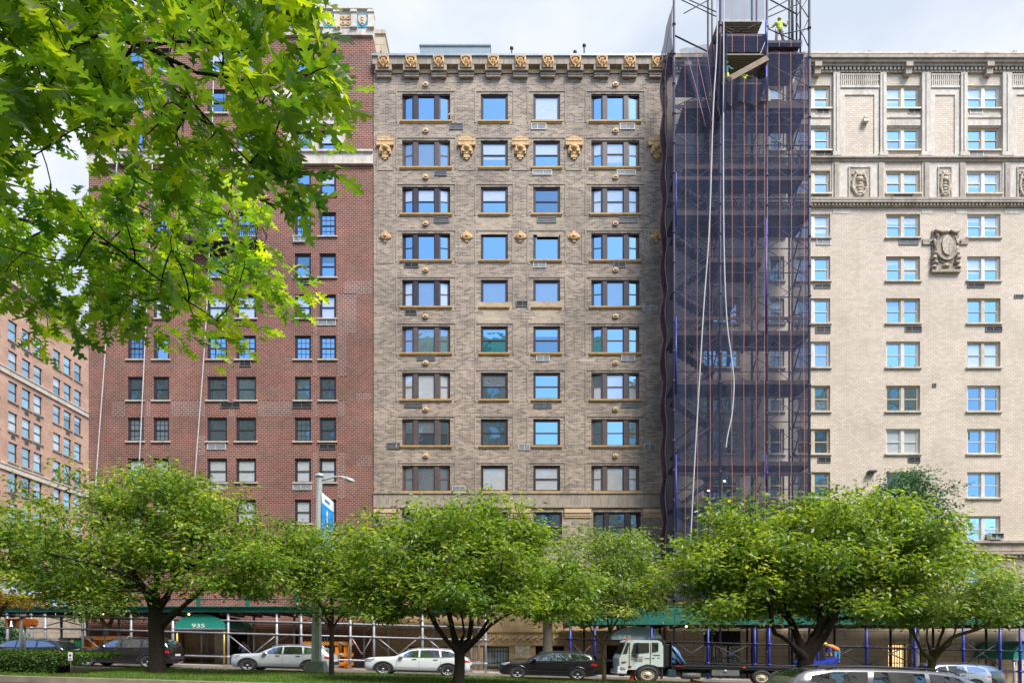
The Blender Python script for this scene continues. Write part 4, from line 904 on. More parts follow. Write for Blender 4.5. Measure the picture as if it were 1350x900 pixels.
zl = [82, 114, 140, 176, 214, 252, 290, 328, 366, 404, 442, 480, 518, 556, 594, 632, 670, 708]
nb = 0
bays = [(888.5, 949.5), (949.5, 1011), (1011, 1067)]
for bi, (a, b) in enumerate(bays):
    for i in range(len(zl)-1):
        if bi == 1 and zl[i] < 110: continue
        for s_ in (0, 1):
            yA, yB = (zl[i], zl[i+1]) if s_ else (zl[i+1], zl[i])
            if nb >= 96: continue
            q = MB(); yy = D1+.03 if s_ else D1+.05
            q.tube([(px(a), yy, pz(yA)), (px(b), yy, pz(yB))], .022, 4); q.build('brace', M['dark_pipe'], sc); nb += 1
# end-frame ladders
for x in (1005, 1060, 950):
    q = MB(); X = px(x)
    for i in range(len(zl)-1):
        q.tube([(X-.25, D1+.95, pz(zl[i+1])), (X+.3, D1+.95, pz(zl[i]))], .05, 5)
        q.tube([(X-.3, D1+.95, pz(zl[i])), (X+.3, D1+.95, pz(zl[i]))], .04, 5)
    q.build('end_frame', M['dark_pipe'], sc)
# stairs, four flights coming down to the right, with returning stringers
for k in range(-2, 5):
    y0 = 340+36+73.2*k+ (0)
    if y0 > 720: break
    q = MB(); A = Vector((px(891), D1+1.0, pz(y0))); B = Vector((px(943), D1+1.0, pz(y0+33)))
    for oy in (-.35, .35): q.tube([A+Vector((0, oy, 0)), B+Vector((0, oy, 0))], .07, 5); q.tube([A+Vector((0, oy, .95)), B+Vector((0, oy, .95))], .03, 5)
    for t_ in range(9): p = A+(B-A)*(t_+.5)/9; q.box(p.x-.22, p.x+.22, p.y-.38, p.y+.38, p.z-.05, p.z+.07); q.tube([(p.x, p.y-.35, p.z), (p.x, p.y-.35, p.z+.95)], .02, 4)
    q.build('stair_flight', M['dark_pipe'], sc)
    q = MB(); A2 = Vector((px(943), D1+1.0, pz(y0+33))); B2 = Vector((px(895), D1+1.0, pz(y0+33+38)))
    for oy in (-.35, .35): q.tube([A2+Vector((0, oy, 0)), B2+Vector((0, oy, 0))], .08, 5); q.tube([A2+Vector((0, oy, .95)), B2+Vector((0, oy, .95))], .03, 5)
    for t_ in range(9): p = A2+(B2-A2)*(t_+.5)/9; q.box(p.x-.22, p.x+.22, p.y-.38, p.y+.38, p.z-.03, p.z+.03)
    q.box(px(890), px(900), D1+.6, D1+1.4, pz(y0)-.1, pz(y0)); q.box(px(938), px(948), D1+.6, D1+1.4, pz(y0+33)-.1, pz(y0+33))
    q.build('stair_flight', M['dark_pipe'], sc)
# the open top of the tower
def plank(a, b, y, d, mname, name='deck', y0=D1+.05, y1=D2-.1, yc=None):
    q = MB(); n = 6
    for k in range(n): q.box(px(a), px(b), y0+(y1-y0)*k/n+.02, y0+(y1-y0)*(k+1)/n, pz(y)-d, pz(y))
    return q.build(name, M[mname], sc)
plank(944, 1012, 43.5, .16, 'dark_plank'); plank(1011, 1058, 52, .16, 'dark_plank'); plank(947, 1011, 108, .10, 'steel_deck'); plank(1010, 1062, 68, .1, 'dark_plank'); plank(900, 948, 84, .1, 'dark_plank')
q = MB()
for k in range(16): y = D1+.1+(D2-D1-.2)*k/16; q.box(px(950), px(1010), y, y+.11, pz(70.5), pz(70.5)+.08); q.box(px(950), px(1010), y+.11, y+.15, pz(70.5)+.05, pz(70.5)+.08)
q.build('corrugated_platform', M['steel_deck'], sc)
q = MB()
for k in range(14): y = D1+.1+(D2-D1-.2)*k/14; q.box(px(947), px(1006), y, y+.13, pz(27), pz(27)+.08)
q.build('corrugated_platform', M['steel_deck'], sc)
for (x0, y0, x1, y1, r) in ((890, 45, 933, 66, .05), (893, -5, 945, 20, .03), (896, -8, 945, 14, .03), (902, 16, 935, -2, .03), (950, 32, 975, 41, .03), (975, 41, 1003, 28, .03), (952, 37, 970, 44, .03), (1013, -4, 1052, 17, .04), (1013, 21, 1054, 3, .03), (1014, 12, 1040, -2, .03), (1030, 44, 1066, 36, .03), (1050, 25, 1067, 60, .03), (1066, 25, 1050, 60, .03), (1050, -5, 1067, 22, .03), (1066, -5, 1050, 22, .03), (1013, 36, 1050, 52, .03)):
    q = MB(); q.tube([(px(x0), D1+.1, pz(y0)), (px(x1), D1+.1, pz(y1))], r, 5); q.build('top_brace', M['dark_pipe'], sc)
for x in (1050, 1055, 1060): q = MB(); q.tube([(px(x), D1+.5, pz(75)), (px(x), D1+.5, pz(-60))], .06, 6); q.build('standard', M['dark_pipe'], sc)
for (x, y) in ((934, 646), (955, 634)):
    q = MB(); q.lathe([(0, -.08), (.06, -.05), (.06, .05), (0, .08)], PX(x, 40.5), 40.5, PZ(y, 40.5), 'z', 8, 0, S); q.build('work_light', M['warm'], sc)
# netting
def net(name, grid, mat, lines, parent=None, label=None, lr=.015, o=None, solid=0):
    """grid: rows of points; lines: list of column fractions"""
    q = MB(); nr, nc = len(grid), len(grid[0]); vs = [p for r in grid for p in r]
    q.add(vs, [(i*nc+j, i*nc+j+1, (i+1)*nc+j+1, (i+1)*nc+j) for i in range(nr-1) for j in range(nc-1)], 0, True)
    for fr_ in lines:
        t_ = fr_*(nc-1); j = min(int(t_), nc-2); w = t_-j
        for i in range(nr-1):
            def P_(i_, dx): a = Vector(grid[i_][j]); b = Vector(grid[i_][j+1]); p = a+(b-a)*w; return (p.x+dx, p.y-.012, p.z)
            q.quad(P_(i, -lr), P_(i, lr), P_(i+1, lr), P_(i+1, -lr), 1)
    return q.build(name, [mat, M['net_line']], parent, o=o)
nt_ = thing('debris_netting', 'dark blue translucent debris netting with orange lines hung over the scaffold', 'netting', (px(978), D1, G(px(978))))
Dn = D1-.14
def nx_(x): return PX(x, Dn)
def nz_(y): return PZ(y, Dn)
def panel(x0, x1, y0, y1, nc, nr, wob, lines, name='net_panel', mat='net', topf=None):
    g = []
    rr = random.Random(int(x0*3+y0))
    ph = rr.random()*6
    for i in range(nr+1):
        row = []
        for j in range(nc+1):
            x = x0+(x1-x0)*j/nc; yt = topf(x) if topf else y0; y = yt+(y1-yt)*i/nr
            row.append((nx_(x)+.015*math.sin(y*.02+ph), Dn+wob*.6*(math.sin(x*.45+ph+y*.013)+.5*math.sin(y*.11+x*.2)), nz_(y)))
        g.append(row)
    return net(name, g, M[mat], lines, nt_)
lf = lambda xs, a, b: [(x-a)/(b-a) for x in xs]
panel(888.5, 950, 80, 790, 24, 60, .05, lf([903.5, 919.5, 936], 888.5, 950), topf=lambda x: 80 if x < 918 else 80-(x-918)*.45)
panel(950, 1011.5, 110, 790, 24, 60, .05, lf([965, 981, 997, 1008], 950, 1011.5))
panel(1011.5, 1067.5, 68, 790, 22, 60, .05, lf([1027.5, 1043, 1060], 1011.5, 1067.5))
panel(952, 1011, 45, 69, 14, 6, .04, lf([965, 981, 998], 952, 1011))
panel(947, 1008, -30, 26.5, 14, 6, .04, lf([965, 981, 998], 947, 1008), mat='net')
panel(1010, 1058, 53, 62, 10, 2, .02, lf([1027.5, 1043], 1010, 1058))
g = [[(px(955)+(px(1011)-px(955))*j/24, D1-.28-.10*math.sin(j*.9+i*.2), pz(108.5)-(pz(108.5)-pz(142+3*math.sin(j*.5)-1.5*abs(12-j)/12))*i/8) for j in range(25)] for i in range(9)]
net('folded_flap', g, M['net_dense'], [.14, .43, .72], nt_)
g = []   # flap hanging in folds left of the opening
for i in range(15):
    t_ = i/14; row = []
    xa = 893+(925-893)*t_; xb = 950+0*t_; ya = 74+(172-74)*t_; yb_ = 66+(157-66)*t_
    for j in range(21):
        s_ = j/20; x = xa+(xb-xa)*s_; y = ya+(yb_-ya)*s_+6*math.sin(s_*PI)*(t_-.3)
        row.append((px(x), D1-.40-.18*math.sin(s_*14+t_*2)*(.3+t_), pz(y)))
    g.append(row)
net('folded_flap', g, M['net'], [.12, .38, .62, .8], nt_)
g = []
for i in range(15):
    t_ = i/14; row = []
    for j in range(13):
        s_ = j/12; x = 944+6*s_*1.2-2*t_+(14*s_-4)*.5; y = 60+ (162-60)*t_
        row.append((px(x), D1-.62-.22*math.sin(s_*11+t_), pz(y)))
    g.append(row)
net('folded_flap', g, M['net_dense'], [.3], nt_)
# side nets
for (x, nm) in ((888.5, 'l'), (1067.5, 'r')):
    g = []
    for i in range(50):
        y = (62 if nm == 'l' else 66)+(790-64)*i/49; row = []
        for j in range(11):
            d = D1+(D2-D1)*j/10; bow = (.28*abs(math.sin(i*.75))*math.sin(PI*j/10))*(-1 if nm == 'l' else .5)
            row.append((px(x)+bow+(-.35*math.sin(PI*j/10) if nm == 'l' else 0), d, pz(y)))
        g.append(row)
    net('net_panel', g, M['net_side'], [.25, .6], nt_, lr=.03)
g = []
for i in range(20):
    t_ = i/19; y = 2+(92-2)*t_; w = 1.5+10*min(1, t_*1.6); row = []
    for j in range(9): s_ = j/8; row.append((px(888-w*s_*(1-.15*math.sin(t_*9))), D1+.2+.25*math.sin(s_*7+t_*5)+s_*1.2, pz(y)))
    g.append(row)
net('folded_flap', g, M['net_side'], [.5], nt_)
# ropes
def rope(pts, label, r=.045, D=D1-.75):
    q = MB(); n = len(pts); P_ = [Vector((PX(x, D), D, PZ(y, D))) for x, y in pts]; out = []
    for i in range(n-1):
        a, b, c, d = P_[max(i-1, 0)], P_[i], P_[i+1], P_[min(i+2, n-1)]
        for k in range(8):
            t = k/8; out.append(.5*((2*b)+(c-a)*t+(2*a-5*b+4*c-d)*t*t+(3*b-a-3*c+d)*t**3))
    out.append(P_[-1]); q.tube(out, r, 6); o = q.build('rope', M['rope'], o=P_[-1]); tag(o, label, 'rope', 'ropes hanging down the facades'); return o
rope([(946, -40), (945, 60), (940, 150), (935, 300), (928, 400), (922, 500), (914, 640), (909, 740)], 'white rope hanging down the netting to the treetops, left of the other on the scaffold')
rope([(954, -40), (954, 60), (953.5, 200), (954.5, 330), (958, 420), (964, 470), (967.5, 505), (965, 545), (959, 575), (957, 590)], 'white rope down the netting that ends in a small loop above the trees')
rope([(166, 14), (155, 200), (141, 430), (128, 612), (120, 740)], 'thin pinkish white rope down the far left of the red facade, leftmost of three', .04, FD-.6)
rope([(207, 14), (198, 300), (191, 455), (184, 604), (178, 740)], 'thin white rope over the red facade between its first and second window columns', .04, FD-.6)
rope([(283, 14), (277, 300), (270, 450), (258, 615), (250, 740)], 'thin white rope left of the third window column of the red facade', .04, FD-.6)
# loose plank leaning in the opening
q = MB(); A = Vector((px(958), D1-.1, pz(108))); B = Vector((px(1011), D1-.1, pz(79))); d = (B-A).normalized(); u = Vector((0, 0, 1)); w = d.cross(Vector((0, 1, 0)))
pts = [A-w*.18, B-w*.18, B+w*.18, A+w*.18]; q.prism([(p.x, p.z) for p in pts], D1-.16, D1-.08); o = q.build('plank', M['plank'], o=A); tag(o, 'weathered wooden board leaning across the opening high on the scaffold', 'plank')
# ---------------------------------------------------------------- sidewalk sheds
def shed(label, x0, x1, pts_out, pts_in, zroof, pipe, fascia, rails, diag, name='sidewalk_shed'):
    t = thing(name, label, 'sidewalk shed', ((x0+x1)/2, 40, G((x0+x1)/2)))
    Da, Db = 37.95, 41.3
    q = MB(); q.box(x0, x1, Da-.1, Db+.3, zroof, zroof+.16); 
    k = x0
    while k < x1: q.box(k, k+.12, Da, Db, zroof-.22, zroof-.002); k += 1.3
    q.build('roof_deck', M['dark_plank'], t)
    for D, arr in ((Da, pts_out), (Db-.3, pts_in)):
        for x in arr:
            X = PX(x, D)
            if not x0 <= X <= x1: continue
            q = MB(); q.tube([(X, D, G(X)+.16), (X, D, zroof-.01)], .085, 8); q.box(X-.2, X+.2, D-.15, D+.15, G(X)+.155, G(X)+.19)
            for zz in rails: q.tube([(X, D, zz-.08+G(X)), (X, D, zz+.08+G(X))], .125, 8)
            q.build('post', M[pipe], t)
    for D, arr in ((Da+.1, pts_out), (Db-.4, pts_in)):
        for zz in rails:
            q = MB(); q.tube([(x0, D, G(x0)+zz), (x1, D, G(x1)+zz)], .05 if pipe == 'pipe' else .04, 6); q.build('rail', M['pipe' if pipe == 'pipe' else 'dark_pipe'], t)
    for (D, a, za, b, zb_) in diag:
        q = MB(); q.tube([(PX(a, D), D, PZ(za, D)), (PX(b, D), D, PZ(zb_, D))], .04, 6); q.build('brace', M['pipe' if pipe == 'pipe' else 'dark_pipe'], t)
    return t
out1 = [-20, 10, 42, 60, 109, 173, 228, 301, 365, 397, 462, 493, 557, 621, 640]; in1 = [30, 81, 115, 157, 217, 266, 335, 388, 480, 512, 571, 631]
dg1 = []
for a, b in ((62, 108), (110, 172), (302, 364), (462, 492), (494, 556), (558, 620)):
    m_ = (a+b)/2; dg1 += [(38.1, a, 837, m_, 862), (38.1, b, 837, m_, 862)]
dg1 += [(40.9, 62, 812, 108, 824), (40.9, 62, 824, 108, 812), (40.9, 115, 812, 157, 834), (40.9, 335, 860, 388, 833), (40.9, 480, 835, 512, 858)]
s1 = shed('gray pipe sidewalk shed with a green rim running in front of the red building', PX(-40, 38), PX(641, 38), out1, in1, PZ(806, 37.95), 'pipe', 'teal', [1.05-.3, 2.35, 3.2], dg1)
zr = PZ(806, 37.95)
q = MB(); X0, X1 = PX(-40, 37.85), PX(641, 37.85); q.box(X0, X1, 37.78, 37.84, zr-.02, zr+.30); q.box(X0, X1, 37.6, 37.9, zr+.302, zr+.36)
q.build('fascia', M['teal'], s1)
for x in (10, 66, 130, 196, 261, 326, 391, 455, 520, 585, 638):
    q = MB(); X = PX(x, 37.9); q.box(X-.11, X+.11, 37.86, 37.98, zr+.37, zr+1.5); q.build('parapet_post', M['teal'], s1)
for zz in (.85, 1.45):
    q = MB(); q.tube([(X0, 38.05, zr+zz), (X1, 38.05, zr+zz)], .035, 6); q.build('parapet_rail', M['dark_pipe'], s1)
for (x, D) in ((249, 38.6), (137, 38.6), (72, 38.6)):
    q = MB(); q.lathe([(0, -.07), (.05, -.04), (.06, .02), (0, .05)], PX(x, D), D, PZ(809, D), 'z', 8, 0, S); q.build('bulb', M['warm'], s1)
out2 = [752, 784, 859, 933.5, 995, 1014, 1078, 1142.5, 1206, 1270, 1318.5, 1345]; in2 = [770, 845, 870, 960, 985, 1050, 1100, 1174, 1230, 1300]
dg2 = []
for a, b in ((752, 784), (890, 933), (934, 995), (1080, 1142), (1143, 1206), (1271, 1318)):
    dg2 += [(38.1, a, 876, b, 846), (38.1, a, 846, b, 876)]
zr2 = PZ(822, 37.95)
s2 = shed('blue pipe sidewalk shed with solid green boards, in front of the scaffolded and cream buildings', PX(748, 38), PX(1420, 38), out2, [], zr2, 'blue_pipe', 'teal', [1.2, 2.6], dg2)
for x in in2:
    q = MB(); X = PX(x, 41); q.tube([(X, 41, G(X)+.16), (X, 41, zr2-.01)], .08, 8); q.build('post', M['dark_pipe'], s2)
q = MB(); X0, X1 = PX(748, 37.85), PX(1420, 37.85)
k = X0
while k < X1-.05: q.box(k, min(k+2.4, X1)-.02, 37.76, 37.83, zr2-.05, zr2+1.15); k += 2.4
q.box(X0, X1, 37.72, 37.86, zr2+1.152, zr2+1.22); q.build('fascia', M['teal'], s2)
for (x, mt) in ((905, 'warm'), (913, 'redbulb'), (1043, 'warm')):
    q = MB(); q.lathe([(0, -.07), (.05, -.04), (.06, .02), (0, .05)], PX(x, 38.3), 38.3, PZ(825, 38.3), 'z', 8, 0, S); q.build('bulb', M[mt], s2)
q = MB(); q.box(PX(-60, 37.5), PX(49, 37.5), 37.4, 37.5, PZ(790, 37.5), PZ(768, 37.5)); o = q.build('billboard', M['billb'], o=(PX(0, 37.5), 37.5, PZ(790, 37.5))); tag(o, 'pale blue and white printed banner board on top of the shed at the far left', 'banner')
# ---------------------------------------------------------------- awnings
def awning(label, x0, x1, ytop, ybase, Dn_, Df, cloth, num, nx, postmat, pbase, posts=(0, 1)):
    X0, X1 = PX(x0, Dn_), PX(x1, Dn_); zb_ = PZ(ybase, Dn_); zt_ = PZ(ytop, Dn_); xc = (X0+X1)/2; rx = (X1-X0)/2
    t = thing('entrance_awning', label, 'awning', (xc, Dn_, G(xc)))
    n = 28
    arc = [(xc-rx*math.cos(PI*k/n), zb_+(zt_-zb_)*math.sin(PI*k/n)**.95) for k in range(n+1)]
    q = MB(); q.prism(arc, Dn_, Df, 0, True); q.box(X0-.03, X1+.03, Dn_-.03, Df, zb_-.07, zb_-.003, 1)
    q.build('canopy', [M[cloth], M['pipe']], t)
    for k in posts:
        X = X0+.12 if k == 0 else X1-.12
        q = MB(); q.tube([(X, Dn_+.1, G(X)+.15), (X, Dn_+.1, zb_-.07)], .065, 8); q.build('post', M[postmat], t)
    for k in range(2):
        X = X0+.2 if k == 0 else X1-.2
        q = MB(); q.tube([(X, Df-.2, G(X)+.15), (X, Df-.2, zb_-.07)], .05, 8); q.build('post', M['pipe'], t)
    if num: text(num, .36, M['white_letter'], t, (PX(nx, Dn_), Dn_-.006, zb_+.16), S*1.25, 'number')
    return t
awning('green arched canvas awning numbered 935 on brass posts at the red building entrance', 230, 297, 808.8, 827.5, 38.0, 41.9, 'teal_cloth', '935', 261.5, 'yellow', 878)
awning('gray green arched awning numbered 939 behind the white truck cab', 806, 872, 825, 842, 38.3, 41.9, 'gray_cloth', '939', 823, 'dark_pipe', 880, ())
awning('green arched awning cut off at the right edge of the picture', 1336, 1400, 844, 868, 38.6, 41.9, 'teal_cloth', None, 0, 'pipe', 880)
# ---------------------------------------------------------------- wooden barricades
def barricade(label, x0, x1, y0, y1, D, n, open_left=False):
    X0, X1 = PX(x0, D), PX(x1, D); xc = (X0+X1)/2; g = G(xc)+.16
    t = thing('timber_barricade', label, 'barricade', (xc, D, g), 'orange timber barricades'); zt_ = PZ(y0, D); h = zt_-g
    for zz in (zt_-.12, g+h*.50, g+.28)[:n]:
        for dy in (0, .9):
            q = MB(); q.box(X0, X1, D+dy-.04, D+dy+.04, zz-.12, zz+.12); q.build('rail', M['orange_wood'], t)
    for x in (X0+.25, X1-.3, X1-.9) if not open_left else (X0+.2, X0+.9, X1-.3):
        q = MB(); q.box(x-.11, x+.11, D+.05, D+.85, g, zt_-.003); q.build('upright', M['orange_wood'], t)
    q = MB()
    for x in (X0+.9, X1-.6):
        for zz in (zt_-.12, g+h*.5): q.lathe([(0, -.06), (.08, -.06), (.1, 0)], x, D-.04, zz, 'y', 8, 0, S)
    q.build('joint_pad', M['blue_tile'], t)
barricade('orange timber barricade frame behind the silver car and the lamp post', 399, 461, 845, 882, 38.3, 3)
barricade('orange timber barricade beam above the black car at the left', 105, 174, 838, 876, 38.3, 2, True)
q = MB(); X = PX(97, 38.3)
lb = thing('litter_bin', 'green litter bin with a yellow stripe beside the left orange barricade', 'bin', (X, 38.4, G(X)+.16))
q.prism([(X-.62, G(X)+.16), (X+.62, G(X)+.16), (X+.72, PZ(842.5, 38.3)), (X-.72, PZ(842.5, 38.3))], 38.0, 38.9); q.build('body', M['bin_green'], lb)
q = MB(); q.box(X-.76, X+.76, 37.95, 38.95, PZ(842.5, 38.3)+.002, PZ(841.3, 38.3)+.06); q.build('lid', M['black_plastic'], lb)
q = MB(); q.box(X+.05, X+.25, 37.97, 37.998, G(X)+.3, PZ(843, 38.3)); q.build('stripe', M['yellow'], lb)
# ---------------------------------------------------------------- street lamp, banner, signal, sign
Dl = 30.4; X = PX(417.5, Dl)
sl = thing('street_lamp', 'pale gray street lamp with a curved arm and a broad green base', 'street lamp', (X, Dl, G(X)+.2))
q = MB(); zb_ = G(X)+.15; zt_ = PZ(871, Dl); q.add([(X-.56, Dl-.4, zb_), (X+.56, Dl-.4, zb_), (X+.56, Dl+.4, zb_), (X-.56, Dl+.4, zb_), (X-.44, Dl-.3, zt_), (X+.44, Dl-.3, zt_), (X+.44, Dl+.3, zt_), (X-.44, Dl+.3, zt_)], [(0, 3, 2, 1), (4, 5, 6, 7), (0, 1, 5, 4), (1, 2, 6, 5), (2, 3, 7, 6), (3, 0, 4, 7)]); q.build('base', M['lamp_green'], sl, bevel=.03)
Xt = PX(422, Dl)
q = MB(); q.tube([(X-.02, Dl, zt_), (X+.02, Dl, PZ(790, Dl)), (X+.03, Dl, PZ(740, Dl)), (X+.16, Dl, PZ(628, Dl))], [.22, .18, .14, .115], 8, 0, True, False, sx=S*.95); q.lathe([(.17, 0), (.19, .1), (.1, .17), (0, .19)], X+.16, Dl, PZ(628, Dl), 'z', 10, 0, S); q.build('pole', M['lamp_gray'], sl)
q = MB(); q.tube([(X+.16, Dl, PZ(633, Dl)), (X+.6, Dl, PZ(631, Dl)), (X+1.0, Dl, PZ(628.2, Dl)), (X+1.35, Dl, PZ(628.3, Dl)), (X+1.6, Dl, PZ(630.5, Dl))], .05, 7); q.build('arm', M['lamp_gray'], sl)
q = MB(); q.tube([(X+1.45, Dl, PZ(630, Dl)), (X+1.6, Dl, PZ(631, Dl)), (X+1.95, Dl, PZ(634, Dl)), (X+2.05, Dl, PZ(635, Dl))], [.05, .12, .11, .04], 8); q.box(X+1.5, X+1.65, Dl-.05, Dl+.05, PZ(629, Dl), PZ(627.5, Dl)); q.build('lantern', M['lamp_gray'], sl)
bn = thing('street_banner', 'blue and white fabric banner hanging on the street lamp pole', 'banner', (X+.45, Dl, PZ(720, Dl)))
bx0, bx1 = PX(425, Dl), PX(435.5, Dl); yb0, yb1 = Dl-.1, Dl+.55
def bp(u, v): return (bx0+(bx1-bx0)*u, yb0+(yb1-yb0)*u-.02*math.sin(v*7+u*3), v)
def bz(u, y): return PZ(y+9*u, Dl)
q = MB()
for (ya, yb_, mi) in ((649, 662.5, 0), (662.5, 715, 1)):
    for i in range(6):
        for k in range(8):
            u0, u1 = i/6, (i+1)/6; v0, v1 = ya+(yb_-ya)*k/8, ya+(yb_-ya)*(k+1)/8
            q.quad(bp(u0, bz(u0, v1)), bp(u1, bz(u1, v1)), bp(u1, bz(u1, v0)), bp(u0, bz(u0, v0)), mi)
for (u0, u1, ya, yb_) in ((.42, .52, 668, 675), (.44, .50, 676.5, 690), (.40, .54, 691, 696)):
    q.add([tuple(Vector(bp(u, bz(u, v)))+Vector((0, -.03, 0))) for u, v in ((u0, yb_), (u1, yb_), (u1, ya), (u0, ya))], [(0, 1, 2, 3)], 0)
q.add([tuple(Vector(bp(u, bz(u, v)))+Vector((0, -.03, 0))) for u, v in ((.3, 657), (.7, 657), (.7, 654), (.3, 654))], [(0, 1, 2, 3)], 1)
q.build('cloth', [M['banner_white'], M['banner_blue']], bn)
q = MB(); q.tube([(X+.1, Dl, PZ(650, Dl)), (bx1, yb1, bz(1, 649))], .03, 6); q.tube([(X+.1, Dl, PZ(714, Dl)), (bx1, yb1, bz(1, 714))], .03, 6); q.build('bracket', M['lamp_gray'], bn)
Ds = 31.0; X = PX(29.8, Ds)
tp = thing('signal_post', 'light steel street corner post carrying orange pedestrian signals at the far left', 'signal post', (X, Ds, G(X)))
q = MB(); q.tube([(X, Ds, G(X)), (X, Ds, PZ(813, Ds))], .12, 10, sx=S); q.lathe([(.15, 0), (.15, .06), (0, .12)], X, Ds, PZ(813, Ds), 'z', 10, 0, S); q.build('pole', M['lamp_gray'], tp)
ps = thing('pedestrian_signal', 'orange pedestrian signal with a white walking figure on its screen, left of the post', 'signal', (PX(19, Ds), Ds, PZ(826, Ds)))
q = MB(); x0, x1 = PX(12.5, Ds), PX(26.5, Ds); z0, z1 = PZ(826, Ds), PZ(815, Ds); q.box(x0, x1, Ds-.1, Ds+.35, z0, z1); q.box(x0, x1, Ds-.28, Ds-.1, z1-.05, z1); q.box(x0, x0+.05, Ds-.28, Ds-.1, z0, z1-.052); q.build('housing', M['sig_orange'], ps, bevel=.015)
q = MB(); q.box(x0+.07, x0+.44, Ds-.12, Ds-.101, z0+.05, z1-.08); sc_ = q.build('screen', M['gray_grille'], ps)
q = MB(); hx, hz = x0+.2, z1-.15
q.lathe([(0, -.006), (.025, 0)], hx, Ds-.122, hz, 'y', 8, 0, S); q.prism([(hx-.03, hz-.03), (hx+.04, hz-.03), (hx+.03, hz-.16), (hx-.03, hz-.16)], Ds-.128, Ds-.121); q.prism([(hx-.03, hz-.16), (hx+.0, hz-.16), (hx-.04, hz-.29), (hx-.07, hz-.29)], Ds-.128, Ds-.121); q.prism([(hx+.01, hz-.16), (hx+.04, hz-.16), (hx+.08, hz-.28), (hx+.05, hz-.29)], Ds-.128, Ds-.121)
q.build('walking_figure', emit('signal_white', (1, 1, 1), 1.5), sc_)
ps2 = thing('pedestrian_signal', 'orange signal housing facing away, right of the post', 'signal', (PX(38, Ds), Ds, PZ(826, Ds)))
q = MB(); x0, x1 = PX(32.5, Ds), PX(42.5, Ds); z0, z1 = PZ(825.5, Ds), PZ(815, Ds); q.box(x0, x1, Ds-.15, Ds+.3, z0, z1); q.box(x1, x1+.14, Ds-.1, Ds+.25, z0+.08, z1-.06); q.build('housing', M['sig_orange'], ps2, bevel=.015)
ow = thing('one_way_sign', 'black and white one way arrow sign on top of the left corner post', 'sign', (PX(31, Ds), Ds-.2, PZ(813, Ds)))
q = MB(); x0, x1 = PX(23.3, Ds), PX(39.3, Ds); z0, z1 = PZ(813.3, Ds), PZ(807.8, Ds); q.box(x0, x1, Ds-.2, Ds-.18, z0, z1); q.build('plate', M['black_plastic'], ow)
xc, zc = (x0+x1)/2, (z0+z1)/2; w, h = (x1-x0)*.46, (z1-z0)*.36
q = MB(); q.prism([(xc-w, zc), (xc-w*.68, zc+h), (xc-w*.68, zc+h*.62), (xc+w, zc+h*.62), (xc+w, zc-h*.62), (xc-w*.68, zc-h*.62), (xc-w*.68, zc-h)], Ds-.208, Ds-.201); q.build('arrow', M['white_letter'], ow)
text('ONE WAY', .105, M['dark_letter'], ow, (xc+.03, Ds-.212, zc), S*.9, depth=.002)
Dh = 23.4; X = PX(93.3, Dh)
ss = thing('stake_sign', 'small white notice on a thin stake in front of the hedge', 'sign', (X, Dh, G(X)+.2))
q = MB(); q.tube([(X, Dh, G(X)+.2), (X, Dh, PZ(859, Dh))], .018, 6); q.build('stake', M['gray_grille'], ss)
q = MB(); q.box(X-.09, X+.09, Dh-.03, Dh-.018, PZ(870, Dh), PZ(859, Dh)); pl_ = q.build('plate', M['white_letter'], ss)
q = MB(); zc = PZ(863, Dh)
q.prism([(X-.05, zc-.05), (X+.03, zc-.05), (X+.05, zc+.02), (X-.02, zc+.05), (X-.05, zc+.0)], Dh-.034, Dh-.031); q.box(X-.06, X+.06, Dh-.034, Dh-.031, zc-.14, zc-.12); q.box(X-.06, X+.06, Dh-.034, Dh-.031, zc-.19, zc-.17); q.build('pictogram', M['dark_letter'], pl_)
# ---------------------------------------------------------------- traffic cones
def cone(label, x, y1, D, h, tilt=0):
    X = PX(x, D); g = G(X)+.005; t = thing('traffic_cone', label, 'traffic cone', (X, D, g), roty=tilt)
    q = MB(); q.lathe([(.19, 0), (.17, .05), (.035, h), (0, h+.01)], 0, 0, .03, 'z', 16, 0, S); q.build('cone', M['orange'], t, o=(0, 0, 0)); q = MB(); q.box(-.24*S, .24*S, -.24, .24, 0, .035); q.build('foot', M['orange'], t, o=(0, 0, 0), bevel=.01)
cone('upright orange traffic cone in front of the white truck wheel', 834, 897, 34.0, .66)
cone('orange traffic cone lying on the road under the truck bed', 912, 898, 34.4, .66, PI/2-.12)
